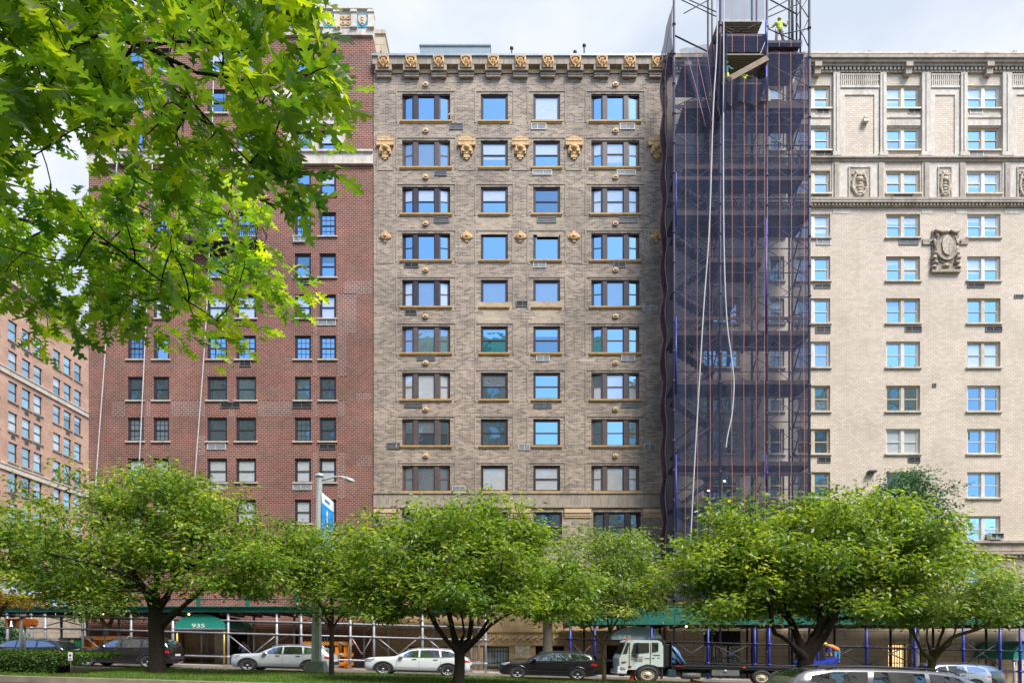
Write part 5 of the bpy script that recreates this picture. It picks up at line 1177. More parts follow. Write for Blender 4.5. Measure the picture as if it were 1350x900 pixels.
# ---------------------------------------------------------------- cars
def lerp_tab(tab, x):
    if x <= tab[0][0]: return tab[0][1]
    for (a, va), (b, vb) in zip(tab, tab[1:]):
        if x <= b: return va+(vb-va)*(x-a)/(b-a)
    return tab[-1][1]
SUV = dict(top=[(0, .50), (.012, .575), (.04, .615), (.12, .645), (.22, .665), (.285, .69), (.36, .835), (.42, .93), (.50, .985), (.60, 1.0), (.72, .99), (.84, .955), (.905, .905), (.955, .74), (.975, .66), (.99, .57), (1.0, .45)],
           gh=(.285, .965))
WAG = dict(top=[(0, .44), (.012, .52), (.04, .57), (.12, .61), (.22, .64), (.27, .665), (.34, .80), (.41, .94), (.48, .985), (.60, 1.0), (.76, 1.0), (.88, .975), (.945, .92), (.975, .75), (.985, .66), (.995, .55), (1.0, .42)],
           gh=(.27, .98))
def car(label, px0, px1, y_t, D, H, prof, paint, clad='clad', group='cars parked along the far kerb', hatch=False, roofrail=True, spoke='rim', flip=1, name='parked_car', dark_arch=True, ns=5, rot=None, Wd=1.86, rails='chrome'):
    """nose towards -x in its own frame; D is the distance of its near flank"""
    Xa, Xb = PX(px0, D), PX(px1, D); L = Xb-Xa; xc = (Xa+Xb)/2
    t = thing(name, label, 'car', (xc, D+Wd/2, G(xc)+.006), group, roty=math.atan(SL))
    W = Wd/2; top = prof['top']; g0, g1 = prof['gh']
    def X(u): return (u-.5)*L*flip
    belt = lambda u: min(lerp_tab(top, u), (.655+.05*min(1, max(0, (u-.3)/.6))))*H if g0-.02 < u < g1 else (lerp_tab(top, u)-.035)*H
    zb = lambda u: lerp_tab([(0, .20), (.03, .145), (.10, .13), (.9, .13), (.97, .17), (1, .24)], u)*H
    ww = lambda u: W*lerp_tab([(0, .74), (.015, .84), (.05, .94), (.12, .99), (.25, 1), (.8, 1), (.93, .97), (.98, .90), (1, .80)], u)
    wr = lambda u: W*(.74 if .36 < u < .92 else lerp_tab([(g0-.02, .86), (.36, .74)], u) if u <= .36 else lerp_tab([(.92, .74), (g1, .82), (1, .78)], u))
    def ring(u):
        zt, zbl, z0, w = lerp_tab(top, u)*H, belt(u), zb(u), ww(u); r = wr(u)
        if zt-zbl < .05: zbl = zt-.04; r = w*.86
        return [(0, z0), (w*.88, z0), (w*.975, z0+.06), (w, z0+(zbl-z0)*.45), (w*.985, z0+(zbl-z0)*.8), (w*.955, zbl), (r*1.02, zt-.045), (r*.93, zt-.008), (r*.6, zt+.004), (0, zt+.012)]
    us = sorted({0, .004, .012, .025, .04, .08, .12, .17, .22, .26, .285, .32, .36, .39, .42, .46, .50, .55, .60, .66, .72, .78, .84, .875, .905, .93, .955, .965, .975, .985, .99, .995, 1.0, g0, g1})
    vs = []; n = 0
    for u in us:
        r = ring(u); full = [(-y, z) for y, z in r] + [(y, z) for y, z in reversed(r[1:-1])]
        n = len(full); vs += [(X(u), y, z) for y, z in full]
    q = MB(); k = len(us); q.add(vs, [(i*n+j, i*n+(j+1) % n, (i+1)*n+(j+1) % n, (i+1)*n+j) for i in range(k-1) for j in range(n)], 0, True); q.add([vs[j] for j in range(n)], [tuple(range(n))], 0, False); q.add([vs[(k-1)*n+j] for j in range(n)], [tuple(range(n-1, -1, -1))], 0)
    ob = q.build('body', M[paint], t, o=(0, 0, 0)); 
    Z0 = Vector((0, 0, 0))
    def surf(u, z):
        r = ring(u)[1:8]
        for (a, za), (b, zb_) in zip(r, r[1:]):
            if za <= z <= zb_ or (zb_ <= z <= za): return a+(b-a)*(z-za)/(zb_-za+1e-9)
        return r[0][0] if z < r[0][1] else r[-1][0]
    def patch(name, poly, mat, off, par=t, sides=(-1, 1), sub=6, z_abs=False):
        """polygon (u, z/H) laid on the flank: fanned into strips so it follows the surface"""
        us_ = [p[0] for p in poly]; ua, ub = min(us_), max(us_)
        def zspan(u):
            zs = []
            for (a, za), (b, zb_) in zip(poly, poly[1:]+poly[:1]):
                if (a-u)*(b-u) <= 0 and abs(a-b) > 1e-9: zs.append(za+(zb_-za)*(u-a)/(b-a))
            return (min(zs), max(zs)) if zs else (0, 0)
        uu = sorted({ua+1e-6, ub-1e-6, *[ua+(ub-ua)*k/sub for k in range(1, sub)], *[min(max(p[0], ua+1e-6), ub-1e-6) for p in poly]})
        for s_ in sides:
            q = MB(); g = []
            for u in uu:
                a, b = zspan(u); g.append([(X(u), s_*(surf(u, (a+(b-a)*v)*H)+off), (a+(b-a)*v)*H) for v in (0, .33, .66, 1)])
            for i in range(len(g)-1):
                for j in range(3): q.quad(g[i][j], g[i+1][j], g[i+1][j+1], g[i][j+1])
            q.build(name, M[mat], par, o=Z0)
    ga = .36 if prof is SUV else .335
    wins = [('window', [(ga-.025, .675), (.425, .895), (.50, .935), (.512, .935), (.512, .685)]), ('window', [(.528, .685), (.528, .94), (.62, .955), (.70, .95), (.715, .70)]), ('window', [(.732, .705), (.722, .945), (.80, .92) if prof is SUV else (.84, .935), (.885, .80) if prof is SUV else (.915, .86), (.90, .745) if prof is SUV else (.925, .75)])]
    for nm, poly in wins: patch(nm, poly, 'g_car', .008)
    patch('window_trim', [(ga-.04, .655), (ga-.03, .668), (.715, .69), (.90, .735), (.905, .72), (.72, .675)], 'chrome' if paint in ('silver', 'white_paint', 'ltblue') else 'clad', .012)
    # windscreen and rear glass
    def across(name, ua, ub, kk, mat='g_car'):
        q = MB(); g = []
        for u in [ua+(ub-ua)*i/4 for i in range(5)]:
            r = ring(u); w_, z_ = r[7][0]*kk, r[7][1]; g.append([(X(u)-.012*flip*(1 if ua < .5 else -1), w_*v, lerp_tab(top, u)*H+.018-.02*abs(v)) for v in (-1, -.5, 0, .5, 1)])
        for i in range(4):
            for j in range(4): q.quad(g[i][j], g[i+1][j], g[i+1][j+1], g[i][j+1])
        return q.build(name, M[mat], t, o=Z0)
    across('windscreen', g0+.02, .415, .98); 
    if not hatch: across('rear_window', .915, .962, .9)
    for dl in (.522, .725): patch('door_seam', [(dl-.0012, .23), (dl-.0012, .66), (dl+.0012, .66), (dl+.0012, .23)], 'rim_dark', .004, sub=2)
    patch('door_seam', [(.305, .25), (.305, .64), (.3075, .64), (.3075, .25)], 'rim_dark', .004, sub=2)
    patch('sill_trim', [(.24, .135), (.24, .20), (.76, .20), (.76, .135)], 'clad', .012)
    patch('side_moulding', [(.26, .30), (.26, .315), (.74, .315), (.74, .30)], 'chrome' if paint == 'black' else paint, .014)
    for ux in (.475, .675):
        for s_ in (-1, 1): q = MB(); y = surf(ux, .60*H); q.box(X(ux)-.10*S, X(ux)+.10*S, s_*y-.02, s_*y+.035*s_, .595*H, .618*H); q.build('door_handle', M['chrome'] if paint != 'black' else M['clad'], t, o=Z0)
    patch('headlight', [(.012, .47), (.02, .545), (.10, .60), (.105, .57), (.06, .49)], 'lamp_lens', .012)
    patch('taillight', [(.93, .56), (.935, .63), (.985, .60), (.992, .52)], 'tail', .014)
    q = MB(); q.box(X(.994), X(1.0)+.012*flip, -W*.75, W*.75, .30*H, .42*H); q.build('rear_bumper', M['clad'], t, o=Z0, bevel=.02)
    q = MB(); q.box(X(.996), X(1.0)+.018*flip, -.26, .26, .43*H, .50*H); q.build('licence_plate', M['white_letter'], t, o=Z0)
    q = MB(); q.box(X(.0)-.014*flip, X(.004), -W*.6, W*.6, .26*H, .43*H); q.build('grille', M['clad'], t, o=Z0, bevel=.02)
    for s_ in (-1, 1): q = MB(); y = ww(.36)*.96; q.box(X(.352)-.10*S, X(.352)+.08*S, s_*y, s_*(y+.2), .665*H, .745*H); q.build('wing_mirror', M[paint], t, o=Z0, bevel=.03)
    rt = .222*H*1.0 if prof is SUV else .215*H
    for uw in (.185, .795):
        if clad:
            for s_ in (-1, 1):
                q = MB(); nA = 22; vs = []
                for i in range(nA+1):
                    a = -.18+(PI+.36)*i/nA
                    for r_, off in ((rt+.025, .0), (rt+.035, .022), (rt+.10, .022), (rt+.115, .0)):
                        vs.append((X(uw)+math.cos(a)*r_*S, s_*(W*1.0+off), rt+math.sin(a)*r_))
                q.add(vs, [(i*4+j, i*4+j+1, i*4+j+5, i*4+j+4) for i in range(nA) for j in range(3)], 0, True)
                q.build('wheel_arch', M[clad if dark_arch else paint], t, o=Z0)
        for s_ in (-1, 1):
            q = MB(); pts = [(X(uw)+math.cos(a)*(rt+.03)*S, rt+math.sin(a)*(rt+.03)) for a in [-.25+(PI+.5)*i/20 for i in range(21)]]
            q.prism(pts, s_*(W*.90), s_*(W+.004), 0)
            q.build('wheel_well', M['rim_dark'], t, o=Z0)
            # wheel
            yo = s_*(W+.012); yi = s_*(W-.20)
            q = MB(); q.lathe([(0, yo-s_*.05), (rt*.64, yo-s_*.05), (rt*.64, yi)], X(uw), 0, rt, 'y', 28, 0, S); wh = q.build('wheel', M['rim_dark'], t, o=Z0)
            q = MB(); q.lathe([(rt*.66, yo-s_*.02), (rt*.70, yo), (rt*.90, yo), (rt*.985, yo-s_*.025), (rt, yo-s_*.06), (rt, yi+s_*.04), (rt*.95, yi), (rt*.66, yi)], X(uw), 0, rt, 'y', 32, 0, S); q.build('tyre', M['tyre'], wh, o=Z0)
            q = MB(); q.lathe([(rt*.70, yo-s_*.015), (rt*.66, yo-s_*.005), (rt*.62, yo-s_*.04)], X(uw), 0, rt, 'y', 28, 0, S); q.lathe([(0, yo-s_*.004), (rt*.13, yo-s_*.006), (rt*.17, yo-s_*.03)], X(uw), 0, rt, 'y', 12, 0, S)
            for k_ in range(ns):
                a = 2*PI*k_/ns+.3; ca, sa = math.cos(a), math.sin(a)
                def P_(r_, w_, y_): return (X(uw)+(ca*r_-sa*w_)*S, y_, rt+sa*r_+ca*w_)
                w1, w2 = rt*(.10 if ns < 8 else .055), rt*(.15 if ns < 8 else .075)
                q.add([P_(rt*.1, -w1, yo-s_*.008), P_(rt*.1, w1, yo-s_*.008), P_(rt*.65, w2, yo-s_*.02), P_(rt*.65, -w2, yo-s_*.02)], [(0, 1, 2, 3)])
            q.build('rim', M[spoke], wh, o=Z0)
    if roofrail:
        for s_ in (-1, 1):
            q = MB(); y = s_*W*.70; pts = [(X(.40), y, .935*H)] + [(X(u), y, lerp_tab(top, u)*H+.055) for u in (.43, .5, .6, .72, .82)] + [(X(.86), y, lerp_tab(top, .86)*H)]
            q.tube(pts, .022, 6); q.build('roof_rail', M[rails], t, o=Z0)
    if hatch:
        q = MB(); u = .93; zc = .95*H
        A = [(X(.91), zc), (X(.91), zc-.05), (X(1.04), zc+.22), (X(1.075), zc+.30), (X(1.06), zc+.34)]
        q.prism(A, -W*.72, W*.72); th = q.build('tailgate', M[paint], t, o=Z0)
        q = MB(); q.box(X(1.055), X(1.085), -W*.5, W*.5, zc+.27, zc+.35); q.build('brake_light', M['tail'], th, o=Z0)
        q = MB(); q.box(X(.985), X(.99), -W*.7, W*.7, .40*H, .88*H); q.build('cargo_opening', M['rim_dark'], t, o=Z0)
    return t
car('silver crossover parked beside the lamp post in front of the left shed', 301, 436, 885, 34.6, 1.66, SUV, 'silver', ns=5)
car('white crossover parked behind the middle median tree', 479, 619, 890, 34.6, 1.68, SUV, 'white_paint', ns=10)
car('black estate car with its tailgate raised, parked left of the truck', 658, 788, 895, 34.6, 1.68, WAG, 'black', rails='clad', hatch=True, ns=5, dark_arch=False)
car('black sport utility car parked behind the thick left tree trunk', 88, 222, 880, 34.8, 1.82, WAG, 'brownish', ns=5, rails='clad', dark_arch=False, Wd=1.92)
car('dark blue car behind the hedge at the far left', -52, 84, 876, 35.0, 1.58, SUV, 'navy', ns=5, rails='clad')
car('silver blue car parked at the far kerb behind the branching right tree', 1186, 1311, 905, 34.2, 1.60, WAG, 'ltblue', ns=5, rails='dark_pipe')
car('teal gray car at the far kerb, rear end showing right of the silver blue one', 1205, 1328, 907, 36.6, 1.66, SUV, 'steel_blue', ns=5, rails='clad', Wd=1.7)
nc = car('bright silver car passing on the near roadway, cut off by the bottom right corner', 1040, 1430, 900, 15.6, 1.57, WAG, 'warm_silver', rails='dark_pipe', flip=-1, group=None, name='passing_car', ns=5, Wd=1.9)
# ---------------------------------------------------------------- flatbed truck
Dt = 33.6; X0 = PX(814, Dt)
tk = thing('flatbed_truck', 'pale green white flatbed lorry with a low black bed, parked on the avenue', 'truck', (X0, Dt, G(X0)+.005), roty=math.atan(SL)*.7)
Z0 = Vector((0, 0, 0))
u = Dt/F
def tp(x): return (x-814)*u     # local x from pixels, near flank at local y=0
def tz(y): return (899.5-y)*u + (0)
cab = [(tp(816.5), tz(884)), (tp(815.8), tz(868)), (tp(818.5), tz(863)), (tp(825), tz(845.5)), (tp(828), tz(843.5)), (tp(866), tz(843.2)), (tp(871), tz(845.5)), (tp(873.5), tz(851)), (tp(874), tz(878)), (tp(867.5), tz(878)), (tp(861), tz(875.8)), (tp(852), tz(875)), (tp(845), tz(877.5)), (tp(840), tz(882.5)), (tp(828), tz(882.5)), (tp(827), tz(884))]
q = MB(); q.prism(cab, .0, 2.15); q.build('cab', M['truck_paint'], tk, o=Z0, bevel=.06)
def flank(name, pts, mat, par=tk, off=.012, th=.02, bevel=0):
    q = MB(); q.prism([(tp(x), tz(y)) for x, y in pts], -off-th+.0, -.002); return q.build(name, M[mat] if isinstance(mat, str) else mat, par, o=Z0, bevel=bevel)
flank('door_window', [(831.5, 861.5), (834.5, 848.5), (837, 847), (854.5, 847), (855, 859.2)], 'g_grn'); 
flank('rear_side_window', [(858, 858.8), (858, 846.5), (867, 846.5), (867, 857.5)], 'g_grn')
for x in (829.2, 857): flank('door_seam', [(x-.2, 881), (x-.2, 847), (x+.2, 847), (x+.2, 881)], 'rim_dark')
flank('trim_frame', [(857.2, 860), (857.2, 845.8), (858, 845.8), (858, 860)], 'white_paint', off=.016)
q = MB(); q.add([(tp(819.2), .12, tz(862)), (tp(819.2), 2.03, tz(862)), (tp(824.2), 1.98, tz(847)), (tp(824.2), .17, tz(847))], [(0, 1, 2, 3)]); q.v = [(a-.03, b, c) for a, b, c in q.v]; q.build('windscreen', M['g_grn'], tk, o=Z0)
q = MB(); q.prism([(tp(820.2), tz(861.5)), (tp(825.6), tz(847)), (tp(828.6), tz(847.5)), (tp(826), tz(861))], -.03, -.003); q.build('quarter_window', M['g_grn'], tk, o=Z0)
flank('marker_light', [(819, 874), (825, 873), (825, 871.6), (819, 872)], 'tail'); flank('marker_light', [(828, 879.5), (832, 879.5), (832, 877.4), (828, 877.4)], 'tail')
q = MB(); q.box(tp(824), tp(829), .1, .5, tz(843.6), tz(842.3)); q.build('roof_marker', M['orange'], tk, o=Z0)
q = MB(); q.box(tp(813), tp(826), -.05, 2.2, tz(888.5), tz(883)); q.box(tp(813.5), tp(816.5), -.04, .4, tz(887), tz(878.5)); q.build('front_bumper', M['white_paint'], tk, o=Z0, bevel=.05)
flank('headlight', [(817.5, 882.5), (818, 879), (823, 879.5), (824.5, 882.8)], 'lamp_lens', off=.05)
q = MB(); q.box(tp(817), tp(823), .05, .3, tz(891.5), tz(888.5)); q.build('air_dam', M['clad'], tk, o=Z0)
q = MB(); q.box(tp(839), tp(843.5), -.32, -.14, tz(859.5), tz(847.5)); q.tube([(tp(841), -.2, tz(847)), (tp(834), -.05, tz(848))], .02, 6); q.tube([(tp(841), -.2, tz(860)), (tp(832), -.03, tz(863.5))], .02, 6); q.build('wing_mirror', M['dark_pipe'], tk, o=Z0, bevel=.02)
q = MB(); q.box(tp(832), tp(838), -.05, -.004, tz(864.5), tz(863.3)); q.build('door_handle', M['clad'], tk, o=Z0)
def txt(s, x, y, size, mat, sx=1.4): text(s, size, M[mat], tk, (tk.location.x+tp(x), tk.location.y-.018, tk.location.z+tz(y)), sx, 'door_lettering', depth=.002)
txt('HERCULES', 841.5, 865.8, .085, 'red_letter', 1.3); txt('H', 832.8, 868.6, .17, 'red_letter', 1.3)
q = MB()
for (xa, xb, y, h) in ((836, 839.5, 868.2, .5), (840.3, 846.8, 868.2, .5), (836, 841, 869.9, .4), (841.8, 846.5, 869.9, .4), (836.5, 846.5, 871.5, .4), (849, 851, 867.4, .9), (851.5, 856, 867.2, 1.0), (859, 862.3, 866.7, .9), (859, 860.3, 862.4, .6), (861.3, 869.3, 862.8, 1.1), (866, 869, 866.4, .8)):
    q.box(tp(xa), tp(xb), -.018, -.003, tz(y+h/2), tz(y-h/2))
q.build('door_marking', M['gray_grille'], tk, o=Z0)
q = MB(); q.box(tp(874.5), tp(877), .1, 2.05, tz(880), tz(844.5)); q.box(tp(877.5), tp(884), .15, 2.0, tz(878), tz(848)); q.box(tp(884), tp(885.5), 0, 2.15, tz(879.5), tz(844)); q.prism([(tp(861), tz(843)), (tp(870), tz(839.8)), (tp(884), tz(845.5)), (tp(876), tz(846))], .3, 1.9); q.build('headboard', M['black_plastic'], tk, o=Z0, bevel=.02)
xe = 1128
q = MB(); q.box(tp(885), tp(xe), -.02, 2.25, tz(880), tz(876)); q.box(tp(885), tp(xe), -.05, 2.28, tz(877.2), tz(876.1)); q.build('flat_bed', M['black_plastic'], tk, o=Z0)
q = MB(); q.box(tp(876), tp(xe-4), .55, .75, tz(885.5), tz(880)); q.box(tp(876), tp(xe-4), 1.4, 1.6, tz(885.5), tz(880)); q.build('chassis', M['black_plastic'], tk, o=Z0)
q = MB(); q.box(tp(880.5), tp(891), .02, .5, tz(892), tz(881.5)); q.build('tool_box', M['steel_blue'], tk, o=Z0, bevel=.02); q = MB(); q.box(tp(938), tp(974.5), .0, .45, tz(888.5), tz(880.5)); q.build('tool_box', M['gray_grille'], tk, o=Z0, bevel=.02)
q = MB(); q.lathe([(0, 0), (.2, .0), (.24, .04), (.24, .96), (.2, 1), (0, 1)], 0, .35, tz(888.5), 'x', 16); q.v = [(tp(900)+(a)*(tp(925)-tp(900)), b, c*1.0) for a, b, c in q.v]; q.build('fuel_tank', M['gray_grille'], tk, o=Z0)
q = MB(); q.lathe([(0, -.03), (.07, -.03), (.08, 0)], tp(956), -.0, tz(882), 'y', 10, 0, S); q.build('round_lamp', M['lamp_lens'], tk, o=Z0)
for (a, b) in ((889, 900), (978, 982)): flank('side_reflector', [(a, 877.5), (b, 877.5), (b, 876.2), (a, 876.2)], 'tail' if a < 900 else 'orange', off=.06)
def twheel(xc, r, dual=False, rim='truck_rim'):
    X = tp(xc); q = MB(); q.lathe([(0, -.02), (r*.55, -.02), (r*.55, .3)], X, 0, r, 'y', 26, 0, S); w = q.build('wheel', M['rim_dark'], tk, o=Z0)
    q = MB(); q.lathe([(r*.60, -.05), (r*.68, -.09), (r*.9, -.09), (r*.985, -.05), (r, 0), (r, .25), (r*.9, .3), (r*.6, .3)], X, 0, r, 'y', 32, 0, S); q.build('tyre', M['tyre'], w, o=Z0)
    q = MB(); q.lathe([(r*.60, -.055), (r*.54, -.06), (r*.50, -.01), (r*.34, -.04), (r*.2, -.07), (r*.17, -.12), (0, -.13)], X, 0, r, 'y', 26, 0, S)
    for k in range(8): a = 2*PI*k/8; q.lathe([(0, -.05), (.03, -.04), (.03, 0)], X+math.cos(a)*r*.28*S, -.03, r+math.sin(a)*r*.28, 'y', 6, 0, S)
    q.build('rim', M['cream_frame'], w, o=Z0)
for (x, sy) in ((853.5, 0), (1027, 0), (1004, .9)): 
    twheel(x, .49 if x < 900 else .44)
q = MB(); na = 18; vs = []
for i in range(na+1):
    a = .1+(PI-.1)*i/na
    for r_ in (.53, .58): vs.append((tp(853.5)+math.cos(a)*r_*S, -.02, .49+math.sin(a)*r_)); vs.append((tp(853.5)+math.cos(a)*r_*S, .35, .49+math.sin(a)*r_))
q.add(vs, [f for i in range(na) for f in ((i*4, i*4+2, i*4+6, i*4+4), (i*4+2, i*4+3, i*4+7, i*4+6), (i*4, i*4+4, i*4+5, i*4+1))]); q.build('mudguard', M['clad'], tk, o=Z0)
q = MB(); q.box(tp(872), tp(873.5), .0, .3, tz(894), tz(880)); q.build('mud_flap', M['clad'], tk, o=Z0)
# cargo and blue gear
bt = thing('blue_tarpaulin', 'crumpled bright blue tarpaulin and straps tied behind the truck cab', 'tarpaulin', (tk.location.x+tp(895), Dt+1, tk.location.z+tz(876)))
q = MB(); o_ = tk.location
for (pts, r) in (([(887, 856), (891, 855), (896, 861), (897, 868), (904, 876)], .13), ([(886, 862), (890, 868), (896, 872), (902, 876)], .12), ([(886, 870), (890, 873), (895, 876)], .16), ([(889, 852), (892, 858), (895, 866)], .08)):
    q.tube([(o_.x+tp(x), Dt+.6+.2*math.sin(x), o_.z+tz(y)) for x, y in pts], [r*(.8+.4*math.sin(i*2.3+r*9)**2) for i in range(len(pts))], 7, sx=S)
q.build('folds', M['blue_strap'], bt)
q = MB()
for (a, b) in (((885.5, 850), (905, 876)), ((886, 858), (899, 876))): q.tube([(o_.x+tp(a[0]), Dt+.25, o_.z+tz(a[1])), (o_.x+tp(b[0]), Dt+.25, o_.z+tz(b[1]))], .04, 5)
q.build('strap', M['gray_grille'], bt)
bp_ = thing('blue_folding_pad', 'royal blue folded pad lying on the truck bed under the bending worker hands', 'pad', (o_.x+tp(1078), Dt+.8, o_.z+tz(876)))
q = MB(); U = lambda x: o_.x+tp(x); V = lambda y: o_.z+tz(y)
q.prism([(U(1062), V(876.2)), (U(1064), V(873)), (U(1069), V(871.2)), (U(1094), V(872)), (U(1096), V(874)), (U(1096), V(876.2))], Dt+.3, Dt+1.5); q.build('folded_part', M['blue_pad'], bp_, bevel=.04)
q = MB(); q.prism([(U(1093), V(876.5)), (U(1096), V(874)), (U(1105), V(867.5)), (U(1112), V(868.5)), (U(1112), V(870)), (U(1103), V(876.5))], Dt+.3, Dt+1.5)
for k in range(3): q.prism([(U(1098+k*2.5), V(875.8-k*.0)), (U(1099+k*2.5), V(875.8)), (U(1108+k*1.5), V(869)), (U(1107+k*1.5), V(869))], Dt+.26, Dt+.30)
q.build('lifted_part', M['blue_pad'], bp_, bevel=.03)
for (a, b) in ((1041, 1052), (1020, 1036)): pass
# ---------------------------------------------------------------- people
def person(label, loc, J, clothes, scale=1.0, skin='skin', voxel=.012, name='person', hair='hair', mask=False, group=None):
    """J: joints in metres, x right, y depth, z up; the body is one remeshed skin"""
    sc_ = scale; t = thing(name, label, 'person', loc, group)
    def cap_tube(bm_, pts, rs, n=12):
        P_ = [Vector(p) for p in pts]; out = []; rr_ = []
        for i in range(len(P_)-1):
            for k in range(4): w = k/4; out.append(P_[i].lerp(P_[i+1], w)); rr_.append(rs[i]+(rs[i+1]-rs[i])*w)
        out.append(P_[-1]); rr_.append(rs[-1])
        d0 = (out[0]-out[1]).normalized(); d1 = (out[-1]-out[-2]).normalized()
        pts2 = [out[0]+d0*rr_[0]*.9, out[0]+d0*rr_[0]*.6] + out + [out[-1]+d1*rr_[-1]*.6, out[-1]+d1*rr_[-1]*.9]; r2 = [rr_[0]*.3, rr_[0]*.8] + rr_ + [rr_[-1]*.8, rr_[-1]*.3]
        bm_.tube(pts2, r2, n)
    def remesh(m_, nm, mat, par, vx):
        ob = m_.build(nm, M[mat], None, shift=False); md = ob.modifiers.new('r', 'REMESH'); md.mode = 'VOXEL'; md.voxel_size = vx; md.use_smooth_shade = True
        s2 = ob.modifiers.new('s', 'SMOOTH'); s2.iterations = 3; s2.factor = .5
        dg = bpy.context.evaluated_depsgraph_get(); dg.update(); me = bpy.data.meshes.new_from_object(ob.evaluated_get(dg)); bpy.data.objects.remove(ob)
        me.transform(Matrix.Diagonal((S*.95*sc_, sc_, sc_, 1))); me.name = nm
        o2 = bpy.data.objects.new(nm, me); C.objects.link(o2); o2.parent = par; return o2
    j = {k: Vector(v) for k, v in J.items() if k != 'sleeve'}
    b = MB()
    cap_tube(b, [j['pelvis'], (j['pelvis']+j['chest'])/2, j['chest'], j['neck']], [.135, .125, .14, .07]); cap_tube(b, [j['neck'], j['head']+Vector((0, 0, -.08))], [.055, .055])
    cap_tube(b, [j['shl'], j['shr']], [.075, .075]); cap_tube(b, [j['hil'], j['hir']], [.10, .10])
    hd_ = j['head']; fw = Vector(J.get('face', (0, -1, 0))).normalized(); b.lathe([(0, -.115), (.05, -.105), (.078, -.06), (.085, 0), (.082, .05), (.055, .1), (0, .118)], hd_.x, hd_.y, hd_.z, 'z', 16); cap_tube(b, [hd_+fw*.03, hd_+fw*.075+Vector((0, 0, -.02))], [.06, .04])
    cap_tube(b, [hd_+fw*.085+Vector((0, 0, .01)), hd_+fw*.115+Vector((0, 0, -.02))], [.012, .017], 8)   # nose
    cap_tube(b, [hd_+fw*.07+Vector((0, 0, -.075)), hd_+fw*.085+Vector((0, 0, -.08))], [.025, .02], 8)
    sd = Vector((-fw.y, fw.x, 0)).normalized()
    for s_ in (-1, 1): cap_tube(b, [hd_+sd*.085*s_+Vector((0, 0, -.015)), hd_+sd*.09*s_+Vector((0, 0, .02))], [.014, .018], 8)
    for s_ in 'lr':
        cap_tube(b, [j['sh'+s_], j['el'+s_], j['wr'+s_]], [.055, .043, .03]); cap_tube(b, [j['hi'+s_], j['kn'+s_], j['an'+s_]], [.095, .062, .042])
        ft = j['an'+s_]+Vector((0, 0, -.05)); cap_tube(b, [ft+Vector(J.get('toe', (0, -1, 0)))*-.04, ft+Vector(J.get('toe', (0, -1, 0)))*.17], [.045, .038])
        hdv = (j['wr'+s_]-j['el'+s_]).normalized(); px_ = hdv.cross(Vector((0, 1, 0))); px_ = px_.normalized() if px_.length > .1 else Vector((1, 0, 0))
        w_ = j['wr'+s_]; cap_tube(b, [w_, w_+hdv*.085], [.03, .036])
        for k in range(4): b0 = w_+hdv*.08+px_*(k-1.5)*.021; cap_tube(b, [b0, b0+hdv*(.035+.008*(k in (1, 2))), b0+hdv*(.06+.01*(k in (1, 2)))+Vector((0, -.015, 0))], [.0105, .0100, .0085], 8)
        cap_tube(b, [w_+hdv*.02+px_*.03, w_+hdv*.055+px_*.052, w_+hdv*.085+px_*.055], [.013, .012, .010], 8)
    body = remesh(b, 'body', skin, t, voxel)
    for s_ in (-1, 1):
        e = MB(); p = hd_+fw*.088+sd*.03*s_+Vector((0, 0, .02)); e.lathe([(0, -.012), (.011, 0), (0, .012)], 0, 0, 0, 'z', 8); e.v = [((a+p.x)*S*.95*sc_, (b_+p.y)*sc_, (c+p.z)*sc_) for a, b_, c in e.v]; e.build('eye', M['hair'], t, o=Z0)
    for (nm, kind, mat) in clothes:
        g = MB()
        if kind == 'shirt' or kind == 'vest':
            e = .018 if kind == 'shirt' else .032
            cap_tube(g, [j['pelvis']+(j['chest']-j['pelvis'])*.05, (j['pelvis']+j['chest'])/2, j['chest'], j['chest'].lerp(j['neck'], .75)], [.14+e, .128+e, .143+e, .075+e]); cap_tube(g, [j['shl'], j['shr']], [.075+e, .075+e])
            if kind == 'shirt':
                for s_ in 'lr': cap_tube(g, [j['sh'+s_], j['el'+s_], j['el'+s_].lerp(j['wr'+s_], J.get('sleeve', .1))], [.058+e, .046+e, .040+e])
        elif kind == 'trousers':
            cap_tube(g, [j['pelvis']+Vector((0, 0, .02)), j['pelvis']], [.148, .15]); cap_tube(g, [j['hil'], j['hir']], [.112, .112])
            for s_ in 'lr': cap_tube(g, [j['hi'+s_], j['kn'+s_], j['kn'+s_].lerp(j['an'+s_], .93)], [.112, .08, .065])
        elif kind == 'boots':
            for s_ in 'lr': ft = j['an'+s_]+Vector((0, 0, -.05)); cap_tube(g, [j['an'+s_]+Vector((0, 0, .04)), ft], [.055, .055]); cap_tube(g, [ft+Vector(J.get('toe', (0, -1, 0)))*-.05, ft+Vector(J.get('toe', (0, -1, 0)))*.18], [.055, .048])
        elif kind in ('helmet', 'hair'):
            rh = 1.22 if kind == 'helmet' else 1.1
            g.lathe([(.088*rh, .0 if kind == 'helmet' else -.05), (.092*rh, .03), (.08*rh, .085), (.045*rh, .122), (0, .132)], hd_.x, hd_.y, hd_.z+.005, 'z', 18); g.lathe([(0, .0), (.088*rh, .0)], hd_.x, hd_.y, hd_.z+.006, 'z', 18)
            if kind == 'helmet': c_ = hd_+fw*.06; g.lathe([(0, .005), (.095, .0), (.095, .018), (0, .022)], c_.x, c_.y, c_.z+.01, 'z', 16)
        elif kind == 'belt':
            g.lathe([(.165, -.04), (.172, 0), (.165, .04)], j['pelvis'].x, j['pelvis'].y, j['pelvis'].z+.06, 'z', 16)
